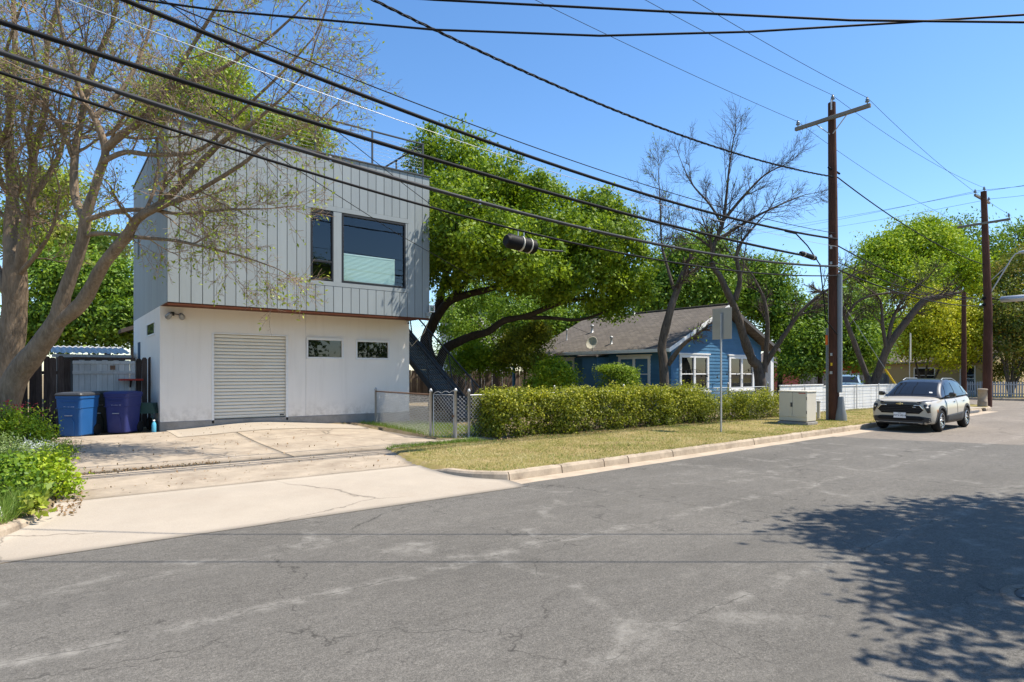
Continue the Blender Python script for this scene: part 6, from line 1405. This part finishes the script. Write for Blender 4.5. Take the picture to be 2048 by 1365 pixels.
leafy('green_tree', 'large round bright green tree rising behind the far utility pole', bz(1835, 66), [[S(1835, 700, 66), S(1835, 590, 66)]], LB((1790, 510, 66, 60, 40), (1850, 490, 66, 60, 42), (1900, 530, 66, 58, 40), (1750, 550, 65, 50, 40), (1830, 560, 64, 70, 40), (1930, 570, 66, 40, 35), (1720, 600, 64, 45, 40), (1870, 462, 67, 30, 20), (1795, 468, 67, 26, 18), (1950, 540, 66, 25, 25), (1740, 505, 66, 24, 20), (1915, 488, 66, 22, 18), (1835, 450, 67, 18, 14), (1965, 575, 66, 20, 20), (1700, 560, 65, 25, 22), (1765, 488, 66, 16, 12)), 49400, 0.32, M['leaf_lime'], M['bark_dark'], .4, spread=.62)
leafy('yellow_tree', 'yellow-green leafed tree between the parked car and far pole', bz(1850, 46), [[S(1852, 745, 46), S(1860, 700, 46)], [S(1835, 740, 46), S(1825, 690, 46)], [S(1875, 745, 46), S(1895, 700, 46)]], LB((1860, 640, 45, 45, 45), (1910, 660, 45, 50, 45), (1830, 680, 46, 40, 40), (1935, 690, 45, 32, 34), (1880, 700, 44.5, 40, 34), (1925, 630, 46, 35, 30), (1860, 600, 46, 35, 25)), 32300, 0.20, M['leaf_yellow'], M['bark_mid'], .10, spread=.4)
leafy('green_tree', 'tree with many thin stems and mixed autumn leaves at the right edge', bz(2020, 43.5), [[S(2010, 700, 43.5), S(1998, 640, 43.5)], [S(2030, 700, 43.5), S(2040, 620, 43.5)], [S(2050, 720, 43.5), S(2075, 620, 43.5)], [S(2005, 720, 43.5), S(1990, 690, 43.5)], [S(2035, 735, 43.5), S(2060, 690, 43.5)]], LB((2015, 620, 43.5, 45, 50), (2060, 600, 44, 50, 60), (2025, 680, 43.5, 50, 45), (2075, 690, 43.5, 45, 60), (2005, 560, 45, 35, 35), (2050, 530, 45, 45, 45), (1995, 640, 44, 30, 40), (2040, 740, 44, 40, 25), (1995, 740, 45, 25, 22)), 36000, .17, M['leaf_autumn'], M['bark_mid'], .11, spread=.36, nb=90)
leafy('green_tree', 'leafy tree screening the pale house behind the oak limbs', bz(990, 34), [[S(990, 730, 34), S(985, 680, 34)], [S(1000, 720, 34), S(1020, 660, 34)]], LB((905, 640, 34, 45, 45), (1020, 620, 34, 45, 40), (1050, 665, 34, 40, 40), (925, 590, 35, 50, 40), (1000, 700, 33, 40, 25), (900, 700, 33.5, 38, 30), (1075, 620, 36, 45, 40), (980, 580, 36, 45, 30)), 19000, .16, M['leaf_mid'], M['bark_mid'], .1, spread=.32)
leafy('green_tree', 'sparse airy tree against the sky behind the far pole', bz(1990, 74), [[S(1990, 640, 74), S(1990, 560, 74)]], LB((1925, 465, 74, 45, 28), (1980, 500, 74, 50, 35), (2040, 470, 74, 50, 40), (2010, 540, 74, 40, 30), (2090, 500, 74, 50, 40)), 11400, 0.34, M['leaf_mid'], M['bark_mid'], .3, spread=.7, nb=120)
leafy('green_tree', 'mid green tree behind the tan house, far right of centre', bz(1990, 84), [[S(1990, 700, 84), S(1990, 660, 84)]], LB((1780, 660, 84, 60, 40), (1960, 650, 84, 70, 60), (1700, 640, 84, 60, 50), (1880, 640, 84, 60, 50), (2090, 640, 84, 70, 60)), 22800, 0.46, M['leaf_mid'], M['bark_mid'], .3, spread=.9)
# street tree behind and right of the camera whose shade falls on the road
leafy('street_tree', 'street tree on the opposite verge whose shade falls across the road', (12.6, -4.9, .14), [[(12.5, -4.7, 3.0), (12.0, -3.6, 5.4)]],
      [(10.8, .4, 6.6, 1.5, 1.2, .7), (12.3, -.3, 7.0, 1.6, 1.3, .8), (13.9, -.9, 7.3, 1.6, 1.4, .9), (9.5, -.7, 6.2, 1.5, 1.3, .7), (8.1, -.8, 5.6, 1.0, .9, .5), (6.5, -.5, 4.9, .6, .45, .3), (11.0, -2.2, 7.5, 2.0, 1.8, 1.1), (13.2, -3.2, 8.2, 2.2, 2.0, 1.2), (9.4, -2.9, 7.0, 1.8, 1.6, 1.0), (7.4, -2.4, 6.0, 1.3, 1.1, .7), (14.8, -5, 7.8, 2, 2, 1.2), (11, -5.2, 8.3, 2, 2, 1.2)], 38000, .18, M['leaf_mid'], M['bark_mid'], .24, spread=.25, per=80)
for i, (x, y, h, w_) in enumerate(((-22, -24, 8, 5), (-8, -30, 9, 6), (10.5, -19, 7.5, 4.5), (18, -23, 9, 5.5), (30, -21, 8, 5), (43, -26, 10, 6.5), (58, -24, 9, 6), (76, -34, 11, 8))):  # unseen row across the street, added to darken the window reflections
    leafy('street_tree', ('first', 'second', 'third', 'fourth', 'fifth', 'sixth', 'seventh', 'eighth')[i] + ' unseen tree of the row added for window reflections behind the viewer, from the left', (x, y, .14), [[(x, y, 2.5), (x + .2, y, h * .55)]], [(x, y, h * .7, w_ * .8, w_ * .8, h * .28), (x - w_ * .6, y, h * .5, w_ * .5, w_ * .5, h * .3), (x + w_ * .6, y + .5, h * .52, w_ * .5, w_ * .5, h * .3), (x, y + 1, h * .35, w_ * .8, w_ * .5, h * .25)], 3600, .55, M['leaf_mid'], M['bark_dark'], .25, spread=.8, nb=10, group='unseen trees added across the street for window reflections')
# shrubs, hedges
def shrub_boxes(name, label, boxes, n, ls, mat, base, cat='shrub', stems=40, spread=.09, per=24, group=None, top=0.0):
    """boxes: (x0, x1, y0, y1, z0, z1), leaves gathered near the faces"""
    t = thing(name, label, cat, base, 0, group); off = -Vector(base); C = []; T_ = []; NN = []
    B_ = np.array(boxes); vol = (B_[:, 1] - B_[:, 0]) * (B_[:, 5] - B_[:, 4]); idx = rng.choice(len(B_), n // per, p=vol / vol.sum()); s_ = Skel()
    for i in idx:
        x0, x1, y0, y1, z0, z1 = B_[i]; p = np.array((rng.uniform(x0, x1), rng.uniform(y0, y1), rng.uniform(z0, z1)))
        if math.sin(p[0] * 4.3 + p[2] * 5) + math.sin(p[0] * 9.1 - p[2] * 7) < -1.15: continue
        f = rng.uniform()
        if f < .5: p[1] = y0 + abs(rng.normal(0, .09))
        elif f < .78: p[2] = z1 - abs(rng.normal(0, .07))
        elif f < .86: p[0] = x0 + abs(rng.normal(0, .08))
        p[2] += .05 * math.sin(p[0] * 2.7) + .04 * math.sin(p[0] * 7.1) + rng.normal(0, top)
        p[1] += .09 * math.sin(p[0] * 3.1 + 1.0)
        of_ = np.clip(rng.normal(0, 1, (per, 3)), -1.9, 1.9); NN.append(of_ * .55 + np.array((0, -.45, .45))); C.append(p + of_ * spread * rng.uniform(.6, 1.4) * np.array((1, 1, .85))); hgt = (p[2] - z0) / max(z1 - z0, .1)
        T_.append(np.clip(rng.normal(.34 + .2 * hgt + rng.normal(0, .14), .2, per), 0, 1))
    if stems > 100:                                                   # stray shoots above the clipped top
        for _ in range(90):
            x0, x1, y0, y1, z0, z1 = B_[0]; b0 = np.array((rng.uniform(x0, x1), rng.uniform(y0, y1), z1 - .05)); tp = b0 + np.array((rng.normal(0, .06), rng.normal(0, .06), rng.uniform(.1, .26)))
            limb(s_, [b0, (b0 + tp) / 2, tp], .005, .003, n=3); m8 = 9; C.append(b0 + (tp - b0) * rng.uniform(.2, 1, (m8, 1)) + rng.normal(0, .015, (m8, 3))); NN.append(rng.normal(0, .5, (m8, 3)) + np.array((0, 0, .4))); T_.append(np.clip(rng.normal(.75, .15, m8), 0, 1))
    C = np.concatenate(C); T_ = np.concatenate(T_); C[:, 2] = np.maximum(C[:, 2], gz(C[:, 0], C[:, 1]) + .02)
    for _ in range(stems):
        i = rng.integers(len(B_)); x0, x1, y0, y1, z0, z1 = B_[i]; x = rng.uniform(x0, x1); y = rng.uniform(y0 + .08, y1 - .1); z = G(x, y) - .02; tp = np.array((x + rng.normal(0, .15), y + rng.normal(0, .12), rng.uniform(z0 + .4 * (z1 - z0), z1 - .05)))
        limb(s_, [(x, y, z), ((x + tp[0]) / 2 + rng.normal(0, .05), (y + tp[1]) / 2, (z + tp[2]) / 2), tp], .014, .005, n=4)
    sto = link('stems', s_.mesh('stems', M['twig_brown']), t); sto.location = off; sto['kind'] = 'stuff'; link('foliage', leaves('foliage', C, ls, mat, T_, aspect=.62, up=.2, N=np.concatenate(NN)), t).location = off
    return t
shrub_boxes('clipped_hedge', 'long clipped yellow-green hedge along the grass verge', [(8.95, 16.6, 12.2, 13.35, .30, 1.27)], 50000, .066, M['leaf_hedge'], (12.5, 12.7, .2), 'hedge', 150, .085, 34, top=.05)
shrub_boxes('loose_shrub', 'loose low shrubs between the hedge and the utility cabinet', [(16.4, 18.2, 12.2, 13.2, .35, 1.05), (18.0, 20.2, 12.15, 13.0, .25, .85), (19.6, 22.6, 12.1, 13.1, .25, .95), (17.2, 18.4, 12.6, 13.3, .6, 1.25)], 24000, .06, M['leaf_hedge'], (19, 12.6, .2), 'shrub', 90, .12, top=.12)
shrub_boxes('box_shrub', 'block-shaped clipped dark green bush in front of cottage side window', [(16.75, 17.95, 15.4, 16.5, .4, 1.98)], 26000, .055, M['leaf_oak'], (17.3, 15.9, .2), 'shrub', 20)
leafy('green_shrub', 'light green rounded shrub left of the cottage side bay', bz(1105, 24, .2), [[S(1105, 770, 24)], [S(1090, 765, 24)]], LB((1105, 745, 24, 34, 26), (1080, 765, 24, 28, 20), (1130, 760, 24, 24, 22)), 7980, 0.10, M['leaf_lime'], M['bark_mid'], .035, 'shrub', spread=.18)
leafy('green_shrub', 'shrub in the shade inside the chain link fence', bz(905, 19.5, .15), [[S(905, 850, 19.5)]], LB((985, 845, 17, 25, 18), (960, 860, 16.8, 18, 10)), 4180, 0.08, M['leaf_mid'], M['bark_mid'], .02, 'shrub', spread=.12)

# garden bed at the left
def bush(name, label, c, lobes, n, ls, mat, stems=26, cat='shrub', extra=None, aspect=.55, spread=.09, per=22):
    t = thing(name, label, cat, c); off = -Vector(c); P, ti, cc = clumps(lobes, n, spread, (.3, 1.0), per); P[:, 2] = np.maximum(P[:, 2], gz(P[:, 0], P[:, 1]) + .02)
    link('foliage', leaves('foliage', P, ls, mat, ti, aspect=aspect, N=LN), t).location = off; s_ = Skel()
    for q in cc[rng.choice(len(cc), min(stems, len(cc)), replace=False)]:
        b = np.array((c[0] + rng.normal(0, .12), c[1] + rng.normal(0, .12), c[2])); limb(s_, [b, (b + q) / 2 + rng.normal(0, .04, 3), q], .010, .003, n=4)
    sto = link('stems', s_.mesh('stems', M['twig_brown']), t); sto.location = off; sto['kind'] = 'stuff'
    if extra:
        nm, num, sz, m_ = extra; tp = P[np.argsort(P[:, 2] + rng.normal(0, .12, len(P)))[-num * 3:]]; tp = tp[rng.choice(len(tp), num)]; tp = np.repeat(tp, 3, 0) + rng.normal(0, .02, (num * 3, 3)) + np.array((0, 0, .05))
        fo_ = link(nm, leaves(nm, tp, sz, m_, aspect=.6), t); fo_.location = off; fo_['kind'] = 'stuff'
    return t
def gl(px, py, z, rx, ry, rz):
    p = Sz(px, py, .2); return (p[0], p[1], .15 + z, rx, ry, rz)
c = gl(40, 905, 0, 0, 0, 0); bush('salvia_shrub', 'leafy shrub with small red flowers below the budding tree', (c[0], c[1], .18), [gl(0, 905, .55, .55, .5, .5), gl(50, 905, .5, .5, .5, .48), gl(75, 900, .42, .3, .3, .4), gl(-40, 910, .5, .5, .5, .5)], 9000, .055, M['leaf_lime'], 50, 'shrub', ('flowers', 60, .045, M['petal_red']))
c = gl(60, 920, 0, 0, 0, 0); bush('silver_plant', 'low silvery white plant in the middle of the garden bed', (c[0], c[1], .18), [gl(48, 918, .2, .2, .18, .14), gl(78, 916, .2, .2, .18, .14), (c[0] + .02, c[1], .36, .22, .2, .1)], 1500, .075, M['petal_white'], 30, 'plant', None, .2, .06)
c = gl(105, 925, 0, 0, 0, 0); bush('garden_plant', 'fine leafed green plant at the edge of driveway, right of silvery one', (c[0], c[1], .18), [gl(105, 920, .16, .3, .28, .18), gl(120, 908, .14, .25, .2, .15)], 2600, .07, M['leaf_mid'], 24, 'plant', None, .18)
c = gl(85, 985, 0, 0, 0, 0); bush('leafy_bush', 'broad leafed lime bush leaning over the driveway edge', (c[0], c[1], .18), [gl(75, 965, .28, .32, .3, .2), gl(105, 980, .20, .32, .28, .2), gl(125, 985, .16, .25, .2, .14), gl(95, 955, .22, .26, .25, .2)], 2600, .062, M['leaf_lime'], 40, 'shrub', None, .62, .09)
c = gl(20, 1000, 0, 0, 0, 0); bush('leafy_bush', 'mid green broad leafed bush at the left picture edge', (c[0], c[1], .18), [gl(15, 985, .28, .32, .3, .22), gl(35, 1000, .2, .25, .2, .18), gl(-20, 990, .3, .4, .3, .25)], 2600, .07, M['leaf_mid'], 30, 'shrub', None, .6, .09)
c = gl(40, 960, 0, 0, 0, 0); bush('garden_plant', 'dusty green tangled plant between the silvery plant and lime bush', (c[0], c[1], .18), [gl(30, 955, .3, .4, .3, .22), gl(-15, 950, .35, .4, .35, .3), gl(60, 945, .2, .3, .25, .16), gl(10, 935, .35, .35, .3, .25)], 5200, .06, M['leaf_dusty'], 50, 'plant', None, .3)
c = gl(68, 1012, 0, 0, 0, 0); bush('garden_plant', 'small bright green seedling by the kerb end', (c[0], c[1], .18), [gl(66, 1025, .14, .10, .1, .12)], 130, .09, M['leaf_fresh'], 10, 'plant', None, .6, .05)
st_ = thing('garden_rock', 'white rock at the left picture edge beside the kerb', 'rock', tuple(Sz(2, 1040, .15)))
V = []; rs_ = np.random.default_rng(3)
for i in range(9):
    a = math.pi * i / 8
    for k_ in range(12): qq = 1 + rs_.normal(0, .1); b_ = 2 * math.pi * k_ / 12; V.append((-.12 + .15 * math.sin(a) * math.cos(b_) * qq, .14 * math.sin(a) * math.sin(b_) * qq, .05 - .12 * math.cos(a) * qq))
MB().add(V, [(i * 12 + k_, i * 12 + (k_ + 1) % 12, i * 12 + 12 + (k_ + 1) % 12, i * 12 + 12 + k_) for i in range(8) for k_ in range(12)]).build('stone', M['white'], st_)

# grass: verge, bed, fence foot, leaf litter
def scatter(n, x0, x1, y0, y1, keep=None):
    x = rng.uniform(x0, x1, n); y = rng.uniform(y0, y1, n); k = np.ones(n, bool) if keep is None else keep(x, y); x, y = x[k], y[k]
    return np.stack([x, y, gz(x, y)], -1)
on_verge = lambda x, y: (y > yk(x) + .15) & ~((x < xr(y) + .16)) & ~((np.abs(x - 19.75) < .5) & (np.abs(y - 10.15) < .6))
P = np.concatenate([scatter(46000, 5.4, 16, 8.2, 12.5, on_verge), scatter(40000, 15, 34, 8.2, 12.5, on_verge)])
P[:, 2] = P[:, 2] + .012 * np.sin(P[:, 0] * 2.3) * np.sin(P[:, 1] * 1.9) - .005
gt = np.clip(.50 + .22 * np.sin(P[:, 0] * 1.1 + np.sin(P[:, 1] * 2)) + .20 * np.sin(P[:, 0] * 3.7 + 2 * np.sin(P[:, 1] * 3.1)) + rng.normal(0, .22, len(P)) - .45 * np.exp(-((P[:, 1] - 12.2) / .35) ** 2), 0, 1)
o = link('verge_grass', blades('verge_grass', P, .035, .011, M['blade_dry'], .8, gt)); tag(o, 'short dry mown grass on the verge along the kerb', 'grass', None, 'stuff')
P = scatter(16000, 5.5, 34, 8.2, 12.5, lambda x, y: on_verge(x, y) & (np.sin(x * 1.7) * np.sin(y * 2.1 + x) > .25))
o = link('green_grass', blades('green_grass', P, .06, .011, M['blade_green'], .6)); tag(o, 'greener tufts of grass scattered over the dry verge', 'grass', None, 'stuff')
P = np.concatenate([scatter(16000, -3.4, .12, 8.35, 11.5, lambda x, y: (x < xl(y) - .12) & (y > yk(x) + .2)), scatter(6000, -5, .1, 11, 18, lambda x, y: (x < xl(y) - .02))])
o = link('bed_grass', blades('bed_grass', P, .24, .011, M['blade_green'], .5)); tag(o, 'tall uncut grass between the plants of the garden bed', 'grass', None, 'stuff')
P = scatter(60000, 6.6, 34, 8.2, 9.7, lambda x, y: (np.abs(y - yk(x) - .155) < .05) & (np.sin(x * 2.3) + np.sin(x * 5.1 + 1) > -.2)); P[:, 2] = .15
o = link('kerb_grass', blades('kerb_grass', P, .06, .011, M['blade_dry'], 1.1)); tag(o, 'ragged dry grass spilling over the back of the kerb', 'grass', None, 'stuff')
P = scatter(9000, 7.8, 10.2, 13.0, 18.6, lambda x, y: (x > xr(y) + .02 + .25 * sst(14, 18.5, y)))
o = link('fence_grass', blades('fence_grass', P, .10, .010, M['blade_green'], .5)); tag(o, 'dark green grass at the foot of the chain link fence', 'grass', None, 'stuff')
P = scatter(2600, 5.9, 8.4, 12.0, 12.4, lambda x, y: (x > xr(y) - .3)); P[:, 2] += .02
o = link('edge_grass', blades('edge_grass', P, .07, .010, M['blade_green'], .7)); tag(o, 'green grass creeping over the driveway edge near the gate', 'grass', None, 'stuff')
P = np.concatenate([scatter(2600, 8.6, 22.5, 11.75, 12.5), scatter(500, 15, 33, 8.6, 9.4, lambda x, y: np.abs(y - yk(x) + .12) < .1) * np.array((1, 1, 0)) + np.array((0, 0, .012)), scatter(700, .1, 1.2, 9.2, 10.6, lambda x, y: np.abs(x - xl(y)) < .3), scatter(420, .2, 5.5, 12.5, 18.3), scatter(1500, 6.5, 33, 8.6, 12.2, on_verge), scatter(160, .2, 6, 10.2, 12.3), scatter(500, .15, 2.6, 12.2, 12.42)])
P[:, 2] += .008
o = link('leaf_litter', leaves('leaf_litter', P, .045, M['litter'], up=2.0, aspect=.6)); tag(o, 'brown dry leaf litter along the hedge foot and gutter', 'leaf litter', None, 'stuff')
